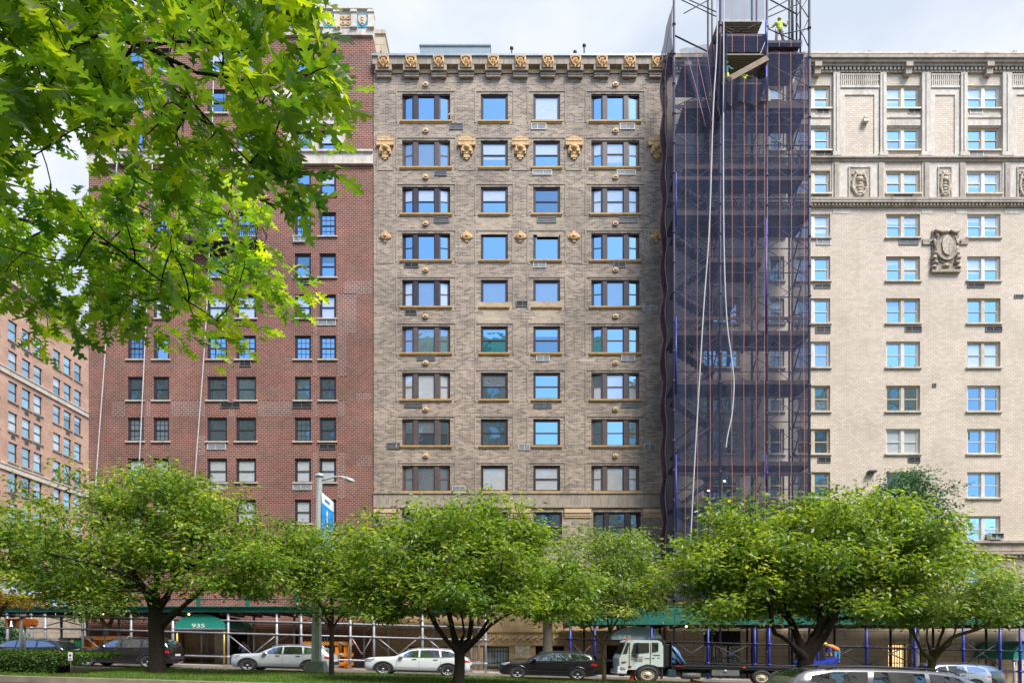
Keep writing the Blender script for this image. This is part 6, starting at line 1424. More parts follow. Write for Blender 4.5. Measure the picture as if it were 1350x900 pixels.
            for s_ in (-1, 1): g.box(j['pelvis'].x+s_*.17-.05, j['pelvis'].x+s_*.17+.05, j['pelvis'].y-.09, j['pelvis'].y+.06, j['pelvis'].z-.18, j['pelvis'].z+.06)
        elif kind == 'mask': g.lathe([(0, -.05), (.045, -.035), (.05, .0), (.035, .03), (0, .035)], hd_.x+fw.x*.068, hd_.y+fw.y*.068, hd_.z-.045, 'z', 12)
        if kind in ('helmet', 'hair', 'belt', 'mask'):
            g.v = [(a*S*.95*sc_, b_*sc_, c*sc_) for a, b_, c in g.v]; g.build(nm, M[mat], t, o=Z0)
        else: remesh(g, nm, mat, t, .016)
    return t
stand = dict(pelvis=(0, 0, .95), chest=(0, 0, 1.28), neck=(0, 0, 1.50), head=(0, -.01, 1.68), shl=(-.18, 0, 1.42), shr=(.18, 0, 1.42), ell=(-.30, .02, 1.16), elr=(.30, .02, 1.16), wrl=(-.27, -.10, .93), wrr=(.27, -.10, .93), hil=(-.09, 0, .90), hir=(.09, 0, .90), knl=(-.12, -.01, .50), knr=(.12, -.01, .50), anl=(-.14, .02, .09), anr=(.14, .02, .09))
def at(x, y, D): return (PX(x, D), D, PZ(y, D))
J = dict(stand); J.update(knl=(-.15, 0, .50), knr=(.17, 0, .50), anl=(-.19, 0, .09), anr=(.20, 0, .09), ell=(-.36, 0, 1.2), wrl=(-.52, -.05, 1.08), elr=(.36, -.02, 1.22), wrr=(.43, -.08, 1.42), face=(-.5, -.8, 0))
person('worker in a yellow helmet and green vest standing on the topmost platform against the sky', (PX(1027.5, D1+.28), D1+.28, PZ(52, D1)+.003), J, [('trousers', 'trousers', 'shirt_gray'), ('shirt', 'shirt', 'shirt_gray'), ('safety_vest', 'vest', 'hivis_y'), ('boots', 'boots', 'hair'), ('tool_belt', 'belt', 'brown_frame'), ('helmet', 'helmet', 'helmet')], .98, group='construction workers')
J = dict(stand); J.update(head=(.0, -.04, 1.66), ell=(-.28, -.1, 1.18), wrl=(-.12, -.3, 1.02), elr=(.3, -.1, 1.18), wrr=(.30, -.32, .98), face=(.6, -.7, -.3), anl=(-.1, .1, .09), anr=(.2, -.1, .09), knr=(.16, -.1, .5))
person('worker in a teal shirt and yellow helmet at the left end of the netting gap', (PX(956.5, D1+.32), D1+.32, PZ(108, D1)+.003), J, [('trousers', 'trousers', 'hivis_y'), ('shirt', 'shirt', 'shirt_teal'), ('boots', 'boots', 'hair'), ('helmet', 'helmet', 'helmet')], .93, group='construction workers')
cr_ = dict(pelvis=(0, .1, .45), chest=(.02, -.08, .74), neck=(.03, -.15, .92), head=(.03, -.2, 1.08), shl=(-.17, -.12, .85), shr=(.2, -.12, .85), ell=(-.28, -.3, .65), elr=(.32, -.3, .66), wrl=(-.1, -.48, .55), wrr=(.2, -.5, .52), hil=(-.1, .1, .42), hir=(.1, .1, .42), knl=(-.2, -.28, .50), knr=(.22, -.28, .48), anl=(-.18, 0, .09), anr=(.2, 0, .09), face=(0, -.9, -.2))
person('crouching worker with a yellow helmet behind the leaning board', (PX(979, D1+.62), D1+.62, PZ(108, D1)+.003), cr_, [('trousers', 'trousers', 'dkjeans'), ('shirt', 'shirt', 'shirt_gray'), ('safety_vest', 'vest', 'hivis_y'), ('boots', 'boots', 'hair'), ('helmet', 'helmet', 'helmet')], .98, 'skin_dark', group='construction workers')
person('crouching worker in a pink shirt right of the leaning board', (PX(990, D1+.6), D1+.6, PZ(108, D1)+.003), cr_, [('trousers', 'trousers', 'dkjeans'), ('shirt', 'shirt', 'shirt_pink'), ('boots', 'boots', 'hair'), ('hair', 'hair', 'hair')], .72, 'skin', group='construction workers')
J = dict(stand); J.update(pelvis=(.12, 0, .98), hil=(.05, 0, .93), hir=(.19, 0, .93), chest=(-.16, 0, 1.16), neck=(-.36, -.02, 1.27), head=(-.50, -.03, 1.33), shl=(-.28, -.16, 1.18), shr=(-.28, .16, 1.18), ell=(-.32, -.22, .92), elr=(-.34, .2, .92), wrl=(-.30, -.28, .68), wrr=(-.36, .1, .68), knl=(.02, -.05, .52), knr=(.24, .03, .52), anl=(.02, 0, .09), anr=(.24, .05, .09), face=(-.75, -.1, -.6), toe=(-1, 0, 0), sleeve=.35)
xw = 1116
person('construction worker in an orange and yellow vest and blue jeans bending over the blue pad', (o_.x+tp(xw)-.1, Dt+1.1, o_.z+tz(876)+.005), J, [('jeans', 'trousers', 'jeans'), ('shirt', 'shirt', 'shirt_royal'), ('safety_vest', 'vest', 'hivis_o'), ('boots', 'boots', 'hair'), ('helmet', 'helmet', 'helmet')], .90, group='construction workers')
J = dict(stand); J.update(face=(-.9, -.3, 0), wrl=(-.2, -.25, 1.1), ell=(-.26, -.1, 1.15), toe=(-1, 0, 0))
X = PX(322, 41.5)
person('doorman in a pale blue shirt and face mask in the red building doorway', (X, 41.5, G(X)+.15), J, [('trousers', 'trousers', 'dkjeans'), ('shirt', 'shirt', 'shirt_blue'), ('shoes', 'boots', 'hair'), ('hair', 'hair', 'hair'), ('face_mask', 'mask', 'mask_white')], .97)
# ---------------------------------------------------------------- trees
def grow(nodes, par, targets, root, jit=.0, alpha=.3):
    """attach targets one by one to the cheapest node of the growing branch graph"""
    pts = [np.array(p, float) for p in nodes]; par = list(par); plen = [0.0]*len(pts)
    for i in range(len(pts)):
        if par[i] >= 0: plen[i] = plen[par[i]] + np.linalg.norm(pts[i]-pts[par[i]])
    rt = np.array(root); order = np.argsort([np.linalg.norm(t-rt) for t in targets]); ends = []
    A = np.zeros((len(pts)+len(targets)*2+5, 3)); PL = np.zeros(len(A)); n = len(pts); A[:n] = pts; PL[:n] = plen
    for i in order:
        t = targets[i]; d = np.linalg.norm(A[:n]-t, axis=1)
        up = np.maximum(0, A[:n, 2]-t[2])*.7
        c = d + alpha*PL[:n] + up; k = int(np.argmin(c))
        A[n] = t; PL[n] = PL[k]+d[k]; par.append(k); ends.append(n); n += 1
    return A[:n].copy(), par, ends
def branch_mesh(A, par, r_tip, r_exp, mat, parent, name, o, rmax=None, sides=6, seed=1, trunk_nodes=0, jit=.12, sx=1.15, trunk_r=None):
    n = len(A); ch = [[] for _ in range(n)]
    for i, p in enumerate(par):
        if p >= 0: ch[p].append(i)
    w = [0.0]*n
    def order():
        st = [i for i in range(n) if par[i] < 0]; out = []
        while st: i = st.pop(); out.append(i); st += ch[i]
        return out
    od = order()
    for i in reversed(od): w[i] = (r_tip**r_exp if not ch[i] else sum(w[c] for c in ch[i]))
    if rmax and not trunk_r: ex = math.log(w[0]/r_tip**r_exp)/math.log(rmax/r_tip); r = [r_tip*(x/r_tip**r_exp)**(1/ex) for x in w]
    else: r = [x**(1/r_exp) for x in w]
    if trunk_r:
        for i, v in enumerate(trunk_r): r[i] = v
    elif trunk_nodes > 1: r[1] = r[2]*1.22; r[0] = r[2]*1.9
    rr = random.Random(seed); m = MB()
    for i in range(n):
        p = par[i]
        if p < 0: continue
        a, b = Vector(A[p]), Vector(A[i]); L = (b-a).length
        ra = min(r[p], r[i]*1.45) if p >= trunk_nodes else r[p]*(.9 if i >= trunk_nodes else 1); rb = r[i]
        if i < trunk_nodes: ra, rb = r[p], r[i]
        gp = Vector(A[par[p]]) if par[p] >= 0 else a-(b-a)
        t0 = ((a-gp).normalized()*.5+(b-a).normalized()).normalized()*L*.35
        pts = []; K = 4 if L > .5 else 2
        j = Vector([rr.uniform(-1, 1) for _ in range(3)])*L*jit*(0 if i < trunk_nodes else 1)
        for k in range(K+1):
            t = k/K; q = a*(1-t)**3+3*(1-t)**2*t*(a+t0)+3*(1-t)*t*t*(b-(b-a)*.3+j)+b*t**3; pts.append(q)
        if ra > .004: m.tube(pts, [ra+(rb-ra)*k/K for k in range(K+1)], sides if rb > .03 else 4, 0, False, sx=sx if rb > .05 else 1.1)
    return m.build(name, mat, parent, o=o)
def tree(label, base, trunk, blobs, ncl, nleaf, r0, leaf='leaf', bark='bark', lsize=.17, seed=1, name='street_tree', group=None, D0=26, limbs=(), spread=.42, tintb=.0, flat=.45, thick=1.0):
    """trunk: list of (px, py, depth); blobs: (px, py, depth, rx px, rz px, ry m) ellipsoids of the crown"""
    rng = np.random.default_rng(seed); rr = random.Random(seed)
    W = lambda x, y, d: (PX(x, d), d, PZ(y, d))
    bp0 = W(*trunk[0]); t = thing(name, label, 'tree', (bp0[0], bp0[1], bp0[2]), group); o = ORG[t.name]
    tr2 = [trunk[0], tuple(trunk[0][i]*.9+trunk[1][i]*.1 if i else trunk[0][i]*.9+trunk[1][i]*.1 for i in range(3))] + list(trunk[1:]); trunk = tr2
    nodes = [np.array(W(*p)) for p in trunk]; par = [-1]+list(range(len(trunk)-1)); nt = len(trunk)
    for lb in limbs:
        prev = nt-1 if lb[0] is None else lb[0]+1
        for p in lb[1:]: nodes.append(np.array(W(*p))); par.append(prev); prev = len(nodes)-1
    vol = [b[3]*b[4] for b in blobs]; tg = []
    for b, v in zip(blobs, vol):
        k = int(ncl*v/sum(vol)); c = np.array(W(b[0], b[1], b[2])); u = b[2]/F
        d = unit(rng.normal(0, 1, (k, 3))); rad = rng.uniform(.0, 1, k)**(1/2.2)
        rad = np.minimum(rad*(1+.13*np.sin(d[:, 0]*5+seed)+.10*np.sin(d[:, 2]*7+d[:, 1]*4+seed*2)), 1.15)
        sh = rng.random(k) < .06; rad = np.where(sh & (d[:, 2] > -.1), rng.uniform(1.12, 1.42, k), rad)
        tg.append(c+d*rad[:, None]*np.array([b[3]*u, b[5], b[4]*u]))
    tg = np.concatenate(tg); ok_ = tg[:, 2] > min(PZ(818, trunk[0][2]), nodes[nt-1][2]+9); tg = tg if name == 'shrub' else tg[ok_]
    A, par, ends = grow(nodes, par, list(tg), nodes[nt-1])
    branch_mesh(A, par, .012, 2.1, M[bark], t, 'trunk', o, r0, 8, seed, nt, sx=S)
    # leaves in flat sprays, some twigs sparser than others round the twig ends
    per = int(nleaf*1.45)//len(ends); E = A[ends]; n = per*len(ends); cid = np.repeat(np.arange(len(ends)), per)
    wt = rng.uniform(.25, 1.0, len(ends)); kp = rng.random(n) < wt[cid]; cid = cid[kp]; n = len(cid)
    Pp = A[[par[e] for e in ends]]; ax = unit(E-Pp); along = rng.uniform(-.75, .55, n)
    sp = spread*rng.uniform(.65, 1.3, len(ends))[cid]
    off = rng.normal(0, 1, (n, 3))*np.array([.75, .75, flat*.75])*sp[:, None]
    P = E[cid]+ax[cid]*along[:, None]*spread*1.2+off
    drop = rng.random(len(ends)) < .0
    P[:, 2] -= .10*np.linalg.norm(off[:, :2], axis=1)
    out = P-E[cid]; T = unit(out*np.array([1, 1, .2])+rng.normal(0, .30, (n, 3))+np.array([0, 0, -.22]))
    Nn = unit(np.array([0, 0, 1.0])+rng.normal(0, .42, (n, 3)))
    ln = lsize*rng.uniform(.6, 1.25, n); wd = ln*rng.uniform(.42, .55, n)
    cl = rng.normal(.40+tintb, .16, len(ends)); edge = (rng.random(n) < .10)*.35
    tint = np.clip(cl[cid]+rng.normal(0, .16, n)+edge, 0, 1)
    cards('crown', P, Nn, T, ln, wd, tint, M[leaf], t, o, .22, S)
    return t
def gz(x, D, up=.2): return HY-(G(PX(x, D))+up-EYE)*F/D   # pixel row of the ground at px x and depth D
# big left tree
tree('large dark trunked tree with a wide green crown before the red building', None, [(207, gz(207, 26.2), 26.2), (207, 862, 26.2), (206, 830, 26.2), (205, 805, 26.2)],
     [(120, 735, 26, 125, 62, 3.2), (215, 690, 26.5, 115, 72, 3.4), (310, 722, 26, 85, 55, 3), (30, 705, 26, 60, 62, 2.8), (160, 655, 26.5, 80, 38, 2.4), (225, 640, 26.3, 40, 25, 1.5), (265, 675, 26, 60, 45, 2.4), (345, 745, 25.5, 55, 35, 2.2), (70, 765, 25.8, 75, 30, 2.2), (335, 778, 25.6, 50, 18, 2), (120, 785, 25.6, 60, 14, 2), (270, 765, 25.3, 55, 20, 2), (-40, 720, 26, 60, 60, 2.6)],
     470, 42000, .27, seed=3, group='trees on the planted median', spread=.52, lsize=.20, tintb=.05,
     limbs=[(3, (190, 775, 26), (165, 740, 26), (120, 725, 26.4)), (3, (207, 770, 26.5), (206, 725, 26.8), (200, 690, 27)), (3, (222, 782, 26), (232, 760, 26), (265, 735, 25.8), (300, 715, 25.6)), (3, (200, 780, 25.6), (170, 760, 25), (110, 740, 24.5)), (2, (240, 800, 26.2), (285, 765, 26.3), (330, 750, 26.4))])
tree('thin young tree just right of the street lamp', None, [(437, gz(437, 28.3), 28.3), (437, 860, 28.3), (437.5, 830, 28.3), (437, 790, 28.3)],
     [(430, 745, 28.3, 55, 42, 2.2), (415, 715, 28.6, 45, 28, 1.8), (450, 790, 28.2, 42, 28, 1.8), (465, 720, 28.4, 35, 30, 1.6), (400, 770, 28, 42, 32, 1.8), (380, 725, 28.4, 36, 32, 1.6), (470, 760, 28.2, 36, 34, 1.8)], 170, 15000, .085, seed=5, group='trees on the planted median', spread=.42, lsize=.17, tintb=.02,
     limbs=[(3, (425, 765, 28.3), (412, 740, 28.4)), (3, (445, 760, 28.3), (452, 735, 28.2)), (2, (425, 800, 28.2), (410, 785, 28.2))])
tree('spreading tree with several forking limbs in front of the gray building', None, [(603, 912, 22.9+.5), (606, 880, 23.4), (606, 862, 23.4)],
     [(600, 742, 24, 105, 56, 3.2), (690, 760, 24, 90, 48, 2.8), (520, 750, 24, 75, 52, 2.6), (610, 690, 24.3, 62, 40, 2.2), (660, 700, 24, 50, 30, 1.8), (560, 690, 24, 45, 30, 1.8), (640, 660, 24.1, 22, 16, 1.2), (700, 705, 24.3, 30, 26, 1.4), (740, 770, 24, 50, 36, 2), (480, 770, 24, 38, 36, 1.8), (500, 705, 24, 36, 26, 1.6), (600, 790, 23.6, 100, 24, 2.6), (510, 800, 23.4, 45, 16, 1.8), (700, 800, 23.6, 60, 18, 2)],
     460, 40000, .16, seed=8, group='trees on the planted median', spread=.48, lsize=.19, tintb=.08,
     limbs=[(2, (590, 845, 23.3), (570, 812, 23.2), (545, 780, 23.2), (520, 760, 23.4)), (2, (597, 830, 23.6), (592, 795, 23.8), (590, 750, 24)), (2, (618, 842, 23.5), (622, 810, 23.8), (632, 770, 24), (640, 720, 24)), (2, (622, 850, 23.3), (645, 825, 23.1), (680, 805, 23), (720, 790, 23.2)), (2, (612, 835, 24), (606, 800, 24.4), (612, 740, 24.6)), (2, (630, 838, 23.2), (655, 800, 23), (670, 770, 23.4))])
tree('slender tree with a forked pale trunk in front of the gray awning', None, [(797, gz(797, 28.5), 28.5), (795, 870, 28.5), (796, 852, 28.5), (803, 835, 28.5)],
     [(800, 760, 28.5, 62, 48, 2.4), (840, 730, 28.7, 45, 32, 2), (760, 790, 28.3, 50, 30, 2), (845, 785, 28.3, 45, 28, 2), (795, 715, 28.6, 48, 24, 1.7), (860, 760, 28.4, 28, 24, 1.6), (790, 812, 28, 48, 16, 1.8)],
     210, 17000, .068, leaf='leaf_mute', bark='bark_light', seed=12, group='trees on the planted median', spread=.46, lsize=.17, tintb=.05,
     limbs=[(2, (783, 836, 28.3), (770, 815, 28.2), (755, 800, 28.2)), (3, (808, 812, 28.6), (812, 780, 28.6), (815, 745, 28.7)), (3, (820, 808, 28.3), (845, 790, 28.3)), (3, (796, 800, 28.4), (785, 770, 28.4))])
tree('large tree with a thick black forked trunk and a broad bright crown at the right', None, [(1062, 925, 21.8+1.2), (1060, 893, 23), (1062, 870, 23)],
     [(1080, 740, 24, 150, 62, 3.4), (1010, 760, 24, 100, 58, 3), (1170, 740, 24, 100, 55, 3), (1090, 698, 24.3, 115, 40, 2.8), (950, 735, 23.8, 65, 50, 2.4), (1220, 715, 24, 62, 42, 2.4), (1060, 668, 24.2, 44, 16, 1.6), (1150, 676, 24.2, 70, 24, 2), (975, 690, 24, 45, 34, 1.8), (920, 755, 23.6, 42, 34, 1.8), (1250, 735, 24, 38, 28, 1.6), (1120, 790, 23.6, 110, 30, 2.8), (950, 798, 23.2, 55, 26, 1.8)],
     600, 54000, .25, seed=21, group='trees on the planted median', spread=.46, lsize=.20, tintb=.10,
     limbs=[(2, (1045, 850, 22.8), (1022, 835, 22.6), (1017, 815, 22.5), (1010, 790, 22.6)), (2, (1052, 842, 23.4), (1040, 815, 23.6), (1030, 770, 23.8)), (2, (1076, 838, 23), (1082, 805, 23), (1078, 775, 23.2), (1070, 740, 23.6)), (2, (1090, 835, 22.8), (1105, 800, 22.6), (1130, 780, 22.6), (1180, 760, 22.8)), (5, (1020, 780, 22.4), (980, 765, 22.6)), (2, (1088, 820, 23.6), (1120, 770, 24), (1150, 730, 24.2))])
tree('pale leaved tree with several slanting stems behind the silver car roof at the far right', None, [(1228, gz(1228, 26), 26), (1228, 880, 26), (1229, 872, 26)],
     [(1250, 800, 26, 70, 42, 2.6), (1310, 815, 26, 60, 40, 2.4), (1200, 830, 25.8, 50, 30, 2), (1330, 780, 26.2, 40, 28, 2), (1275, 765, 26.3, 55, 24, 2), (1370, 810, 26, 40, 40, 2), (1180, 800, 25.7, 45, 22, 1.8)],
     260, 22000, .13, leaf='leaf_mute', bark='bark_light', seed=31, group='trees on the planted median', spread=.44, lsize=.165, tintb=.12,
     limbs=[(2, (1215, 858, 25.8), (1208, 842, 25.7), (1195, 825, 25.6)), (2, (1222, 845, 26.2), (1224, 815, 26.4), (1225, 790, 26.5)), (2, (1240, 855, 25.9), (1255, 840, 25.8), (1285, 830, 25.7), (1320, 812, 25.8)), (2, (1238, 845, 26.3), (1245, 820, 26.5), (1262, 790, 26.6)), (2, (1252, 850, 25.5), (1285, 848, 25.4), (1310, 842, 25.3))])
tree('bluish green conifer like tree rising beyond the right crown before the cream facade', None, [(1205, gz(1205, 37.9), 38.4), (1205, 850, 38.4), (1206, 760, 38.4), (1200, 690, 38.4)],
     [(1200, 660, 38.4, 42, 32, 2.4), (1190, 632, 38.4, 24, 14, 1.4), (1222, 668, 38.4, 30, 16, 1.8), (1200, 720, 38.4, 50, 40, 2.6), (1180, 655, 38.3, 30, 20, 1.8)],
     110, 13000, .24, leaf='leaf_blue', bark='bark_gray', seed=41, group='trees along the far sidewalk', spread=.5, lsize=.20, tintb=.05, flat=.6, limbs=[(3, (1192, 660, 38.4)), (3, (1215, 672, 38.4))])
tree('stout trunked street tree standing behind the black estate car', None, [(722, gz(722, 38.6), 38.6), (722, 850, 38.6), (722, 815, 38.6), (724, 785, 38.6)],
     [(724, 755, 38.6, 42, 34, 2.4), (705, 780, 38.4, 30, 22, 1.8), (745, 780, 38.4, 32, 22, 1.8)], 70, 5500, .24, leaf='leaf', bark='bark_gray', seed=44, group='trees along the far sidewalk', spread=.5, lsize=.2, limbs=[(3, (712, 765, 38.5)), (3, (738, 762, 38.7))])
tree('small tree with thin forked gray stems behind the black car at the left', None, [(140, gz(140, 38.4), 38.4), (140, 842, 38.4), (141, 832, 38.4)],
     [(140, 792, 38.4, 38, 24, 1.8), (118, 805, 38.2, 24, 14, 1.2), (160, 805, 38.2, 22, 12, 1.2), (140, 765, 38.6, 34, 22, 1.6)], 80, 5000, .16, leaf='leaf_mute', bark='bark_gray', seed=51, group='trees along the far sidewalk', spread=.42, lsize=.2, limbs=[(2, (133, 815, 38.3), (128, 800, 38.3)), (2, (148, 815, 38.5), (152, 798, 38.5))])
tree('small tree with yellow turning leaves above the pedestrian signals', None, [(-12, gz(-12, 30), 30), (-10, 840, 30), (-4, 815, 30)],
     [(36, 792, 29.8, 20, 9, 1.2), (12, 788, 30, 24, 12, 1.4), (50, 796, 29.6, 9, 6, .8), (-14, 786, 30, 22, 14, 1.4)], 60, 2600, .12, leaf='leaf_yellow', bark='bark_light', seed=61, spread=.28, lsize=.17, limbs=[(2, (12, 792, 29.9), (32, 789, 29.8))])
tree('dense dark green shrub growing beside the far corner at the left edge', None, [(5, gz(5, 44), 44), (5, 850, 44)],
     [(4, 835, 44, 18, 22, 1.6), (12, 852, 44, 14, 14, 1.4)], 40, 5200, .10, leaf='leaf_blue', bark='bark_light', seed=71, spread=.4, lsize=.22, name='shrub', flat=.9)
bpy.data.objects['shrub']['category'] = 'shrub'
# ---------------------------------------------------------------- the oak limb over the camera
ok = thing('oak_tree', 'oak tree whose lobed bright green leaves and dark branches fill the upper left', 'tree', (-9.5, 7.5, .4))
OO = ORG[ok.name]
def W(x, y, d): return np.array((PX(x, d), d, PZ(y, d)))
nodes = [np.array((-9.5, 7.5, .2)), np.array((-9.4, 7.5, 3)), np.array((-9.2, 7.3, 6)), np.array((-8.8, 7.0, 9.0)), np.array((-8.2, 6.6, 11.5))]
par = [-1, 0, 1, 2, 3]; nt = 5
def limb(start, pts):
    p = start
    for q in pts: nodes.append(W(*q)); par.append(p); p = len(nodes)-1
    return p
k0 = limb(3, [(-250, -200, 6.4), (-60, -130, 5.6), (40, -30, 5.2), (58, 5, 5.1), (77, 24, 5.05), (104, 38, 5.0), (135, 50, 4.95), (178, 57, 4.9)]); s0 = len(nodes)-1
limb(s0, [(222, 78, 4.85), (259, 96, 4.8), (293, 102, 4.8), (330, 108, 4.75), (385, 100, 4.7), (430, 78, 4.7)])
limb(s0, [(237, 55, 5.0), (278, 57, 5.1), (304, 72, 5.1)])
limb(s0-4, [(60, 30, 5.3), (70, 46, 5.3), (100, 70, 5.3), (146, 92, 5.3)])
limb(s0+3, [(330, 145, 4.7), (385, 192, 4.6)])
limb(s0+1, [(250, 130, 4.9), (285, 170, 4.9), (330, 215, 4.9)])
k1 = limb(2, [(-300, 180, 7.8), (-120, 250, 7.4), (0, 285, 7.2), (60, 302, 7.1), (100, 312, 7.0), (140, 322, 7.0), (178, 345, 6.9), (213, 370, 6.9), (248, 398, 6.8), (285, 422, 6.8)])
limb(k1-4, [(200, 335, 7.1), (230, 348, 7.2), (275, 352, 7.2), (320, 372, 7.2)])
limb(k1-6, [(120, 350, 7.4), (150, 380, 7.5), (165, 420, 7.5)])
limb(k1-7, [(20, 330, 7.5), (40, 370, 7.6), (60, 410, 7.6)])
limb(k0-6, [(-20, 60, 5.8), (-10, 130, 6), (30, 180, 6.2)])
limb(s0-2, [(115, 110, 5.8), (130, 170, 6), (160, 220, 6.1), (230, 260, 6.2), (300, 285, 6.2)])
rng = np.random.default_rng(77)
poly = [(-140, -140), (425, -120), (412, 20), (428, 62), (462, 92), (466, 130), (440, 175), (440, 232), (396, 258), (366, 258), (340, 285), (352, 330), (385, 352), (412, 385), (408, 410), (368, 430), (355, 452), (318, 448), (290, 462), (262, 440), (240, 460), (200, 455), (170, 440), (150, 420), (110, 430), (80, 452), (52, 455), (25, 420), (-30, 400), (-140, 380)]
def inside(x, y):
    c = False; j = len(poly)-1
    for i in range(len(poly)):
        xi, yi = poly[i]; xj, yj = poly[j]
        if (yi > y) != (yj > y) and x < (xj-xi)*(y-yi)/(yj-yi)+xi: c = not c
        j = i
    return c
holes_ = [(92, 210, 44, 42), (12, 182, 34, 20), (55, 190, 20, 14), (272, 82, 12, 22), (390, 82, 16, 18), (420, 160, 30, 26), (392, 170, 18, 28), (150, 205, 18, 14), (16, 385, 16, 16), (425, 190, 20, 12), (345, 20, 14, 9), (300, 245, 14, 14), (310, 290, 16, 14), (330, 310, 18, 12), (180, 400, 9, 12), (275, 405, 14, 14), (240, 305, 12, 14), (105, 130, 8, 8)]
tg = []; 
while len(tg) < 640:
    x, y = rng.uniform(-140, 480), rng.uniform(-140, 460)
    if not inside(x, y): continue
    if any(((x-a)/b)**2+((y-c)/d)**2 < 1.0 for a, c, b, d in [(h[0], h[1], h[2], h[3]) for h in holes_]): continue
    lower = 1/(1+math.exp(-(y-235+(x-200)*.12)/22)); D = (4.9+rng.normal(0, .45))*(1-lower)+(7.1+rng.normal(0, .6))*lower
    if x > 330 and y < 240: D = 4.7+rng.normal(0, .25)
    if lower < .5 and x > 170 and rng.random() < .36: continue
    tg.append(W(x, y, max(3.9, D)))
A, par, ends = grow(nodes, par, tg, nodes[5+7], alpha=.12)
branch_mesh(A, par, .0034, 2.2, M['bark'], ok, 'trunk', OO, None, 8, 9, nt, .10, sx=1.15, trunk_r=[.34, .28, .25, .2, .12])
# lobed leaf template: t along the midrib, w half width
ol = [(0, .012), (.10, .03), (.17, .17), (.24, .17), (.27, .06), (.36, .08), (.42, .30), (.47, .27), (.50, .33), (.545, .10), (.62, .10), (.68, .27), (.73, .22), (.765, .25), (.79, .08), (.86, .07), (.91, .13), (.93, .05), (1.0, .0)]
tv = []; tf = []
for s_ in (1, -1):
    b0 = len(tv)
    for i, (t_, w_) in enumerate(ol): tv.append((t_*.93+.0, 0)); tv.append((t_+ (w_*.30 if w_ > .15 else 0), s_*w_))
    for i in range(len(ol)-1):
        f = (b0+2*i, b0+2*i+2, b0+2*i+3, b0+2*i+1); tf.append(f if s_ > 0 else f[::-1])
tv = np.array(tv); tf = np.array(tf)
def oak_leaves():
    P = []; T = []; N = []; Ls = []; tn = []
    for e in ends:
        c = A[e]; ax = c-A[par[e]]; ax = ax/(np.linalg.norm(ax)+1e-6); D = c[1]; nl = rng.integers(9, 14) if D > 6 else rng.integers(6, 10); ct = rng.normal(.5, .2)
        for k in range(nl):
            d = ax*.8+rng.normal(0, .65, 3)+np.array([0, 0, -.38]); d /= np.linalg.norm(d)
            P.append(c-ax*rng.uniform(0, .16)+rng.normal(0, .09, 3)+d*.025); T.append(d); n_ = np.array([0, 0, 1.0])+rng.normal(0, .55, 3)+np.array([0, -.25, 0]); N.append(n_/np.linalg.norm(n_)); Ls.append(rng.uniform(.14, .24) if D < 6 else rng.uniform(.13, .20)); tn.append(np.clip(ct+rng.normal(0, .2), 0, 1))
    P = np.array(P); T = np.array(T); N = np.array(N); Ls = np.array(Ls); n = len(P)
    B = unit(np.cross(N, T)); Nn = unit(np.cross(T, B)); nv = len(tv)
    t_ = tv[:, 0][None, :, None]; w_ = tv[:, 1][None, :, None]
    curl = rng.uniform(-.6, .1, n)[:, None, None]; fold = rng.uniform(.1, .6, n)[:, None, None]; wav = rng.uniform(-.1, .1, n)[:, None, None]
    V = P[:, None]+Ls[:, None, None]*(T[:, None]*t_+B[:, None]*w_*1.08+Nn[:, None]*(curl*t_**2+fold*np.abs(w_)+wav*np.sin(t_*9)*w_*2))
    V[..., 0] = P[:, None, 0]+(V[..., 0]-P[:, None, 0])*S*.95
    V = V.reshape(-1, 3)-np.array(OO); idx = (np.arange(n)[:, None, None]*nv+tf[None]).reshape(-1); nf = n*len(tf)
    # petioles
    me = bpy.data.meshes.new('crown'); me.vertices.add(len(V)); me.vertices.foreach_set('co', V.astype(np.float32).ravel()); me.loops.add(nf*4); me.loops.foreach_set('vertex_index', idx.astype(np.int32))
    me.polygons.add(nf); me.polygons.foreach_set('loop_start', np.arange(0, nf*4, 4, dtype=np.int32)); me.update(calc_edges=True)
    at_ = me.attributes.new('tint', 'FLOAT', 'FACE'); at_.data.foreach_set('value', np.repeat(np.array(tn), len(tf)).astype(np.float32)); me.materials.append(M['oak'])
    me.polygons.foreach_set('use_smooth', np.ones(nf, bool))
    ob = bpy.data.objects.new('crown', me); C.objects.link(ob); ob.parent = ok
oak_leaves()
# ---------------------------------------------------------------- camera, sky, sun
sc3 = bpy.context.scene
cam = bpy.data.cameras.new('camera'); co = bpy.data.objects.new('camera', cam); C.objects.link(co)
co.location = (0, 0, EYE); co.rotation_euler = (PI/2, 0, 0); cam.sensor_width = 36; cam.lens = 36*F/1350; cam.shift_y = (HY-450)/1350; cam.clip_end = 2000; cam.clip_start = .05
sc3.camera = co
w = bpy.data.worlds.new('World'); sc3.world = w; w.use_nodes = True; nt = w.node_tree; nt.nodes.clear(); N = nt.nodes.new; L = nt.links.new
EL, AZ = math.radians(56), math.radians(140)   # azimuth from +Y towards +X: behind the camera, to the right
sky = N('ShaderNodeTexSky'); sky.sky_type = 'NISHITA'; sky.sun_disc = False; sky.sun_elevation = EL; sky.sun_rotation = AZ; sky.air_density = 1.0; sky.dust_density = .6; sky.ozone_density = 2.0
tc = N('ShaderNodeTexCoord'); mp = N('ShaderNodeMapping'); mp.inputs['Scale'].default_value = (1, 1, 2.4); L(tc.outputs['Generated'], mp.inputs[0])
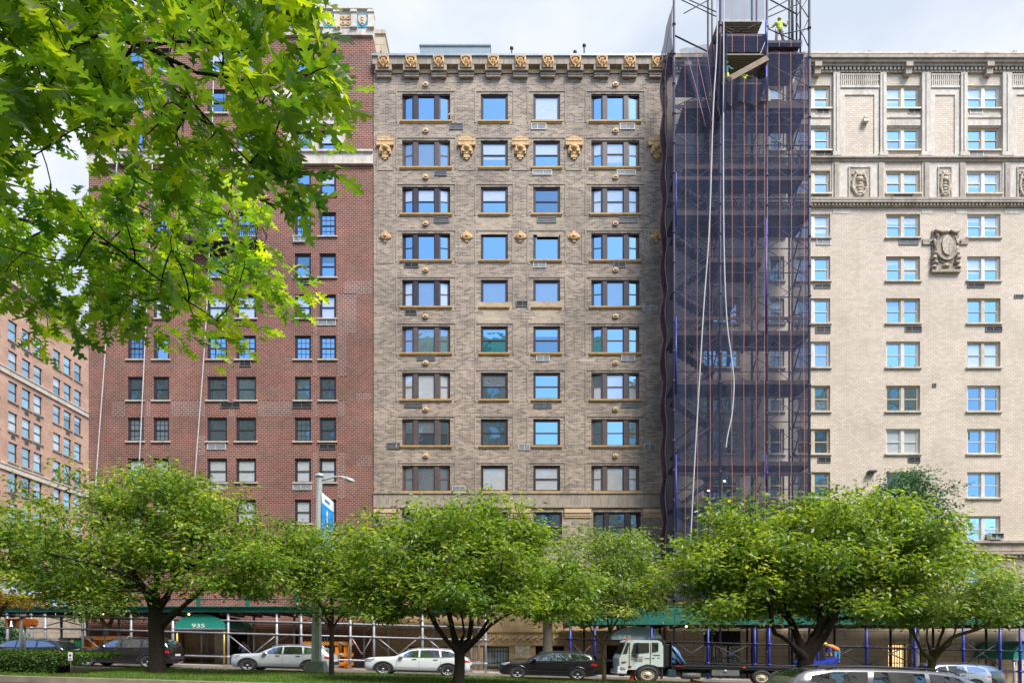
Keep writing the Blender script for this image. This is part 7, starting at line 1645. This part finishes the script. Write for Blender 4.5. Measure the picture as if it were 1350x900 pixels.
sx = N('ShaderNodeSeparateXYZ'); L(tc.outputs['Generated'], sx.inputs[0])
nz = N('ShaderNodeTexNoise'); nz.inputs['Scale'].default_value = 2.1; nz.inputs['Detail'].default_value = 7; nz.inputs['Roughness'].default_value = .55; L(mp.outputs[0], nz.inputs['Vector'])
ma = N('ShaderNodeMath'); ma.operation = 'MULTIPLY_ADD'; L(sx.outputs[1], ma.inputs[0]); ma.inputs[1].default_value = .38; L(nz.outputs['Fac'], ma.inputs[2])
fac = ramp(nt, ma.outputs[0], [(.42, (0, 0, 0)), (.66, (1, 1, 1))])
nz2 = N('ShaderNodeTexNoise'); nz2.inputs['Scale'].default_value = 3.2; nz2.inputs['Detail'].default_value = 5; L(mp.outputs[0], nz2.inputs['Vector'])
cc = ramp(nt, nz2.outputs['Fac'], [(.35, (.62, .70, .82)), (.6, (.86, .89, .94))])
sm = N('ShaderNodeVectorMath'); sm.operation = 'SCALE'; L(cc, sm.inputs[0]); sm.inputs[3].default_value = 4.5
mixc = mix(nt, sky.outputs[0], sm.outputs[0], fac)
bg = N('ShaderNodeBackground'); L(mixc, bg.inputs[0]); bg.inputs[1].default_value = .12; ow_ = N('ShaderNodeOutputWorld'); L(bg.outputs[0], ow_.inputs[0])
sl_ = bpy.data.lights.new('sun', 'SUN'); sl_.energy = 2.7; sl_.angle = math.radians(22); sl_.color = (1, .95, .87); so = bpy.data.objects.new('sun', sl_); C.objects.link(so)
dv = Vector((math.sin(AZ)*math.cos(EL), math.cos(AZ)*math.cos(EL), math.sin(EL))); so.rotation_euler = dv.to_track_quat('Z', 'Y').to_euler()
sc3.view_settings.view_transform = 'Standard'; sc3.view_settings.look = 'None'; sc3.view_settings.exposure = 1.1; sc3.view_settings.gamma = 1.0
sc3.cycles.max_bounces = 8; sc3.cycles.transparent_max_bounces = 16; sc3.cycles.diffuse_bounces = 3; sc3.cycles.glossy_bounces = 3; sc3.cycles.use_denoising = True
sc3.cycles.caustics_reflective = False; sc3.cycles.caustics_refractive = False; sc3.cycles.sample_clamp_indirect = 6
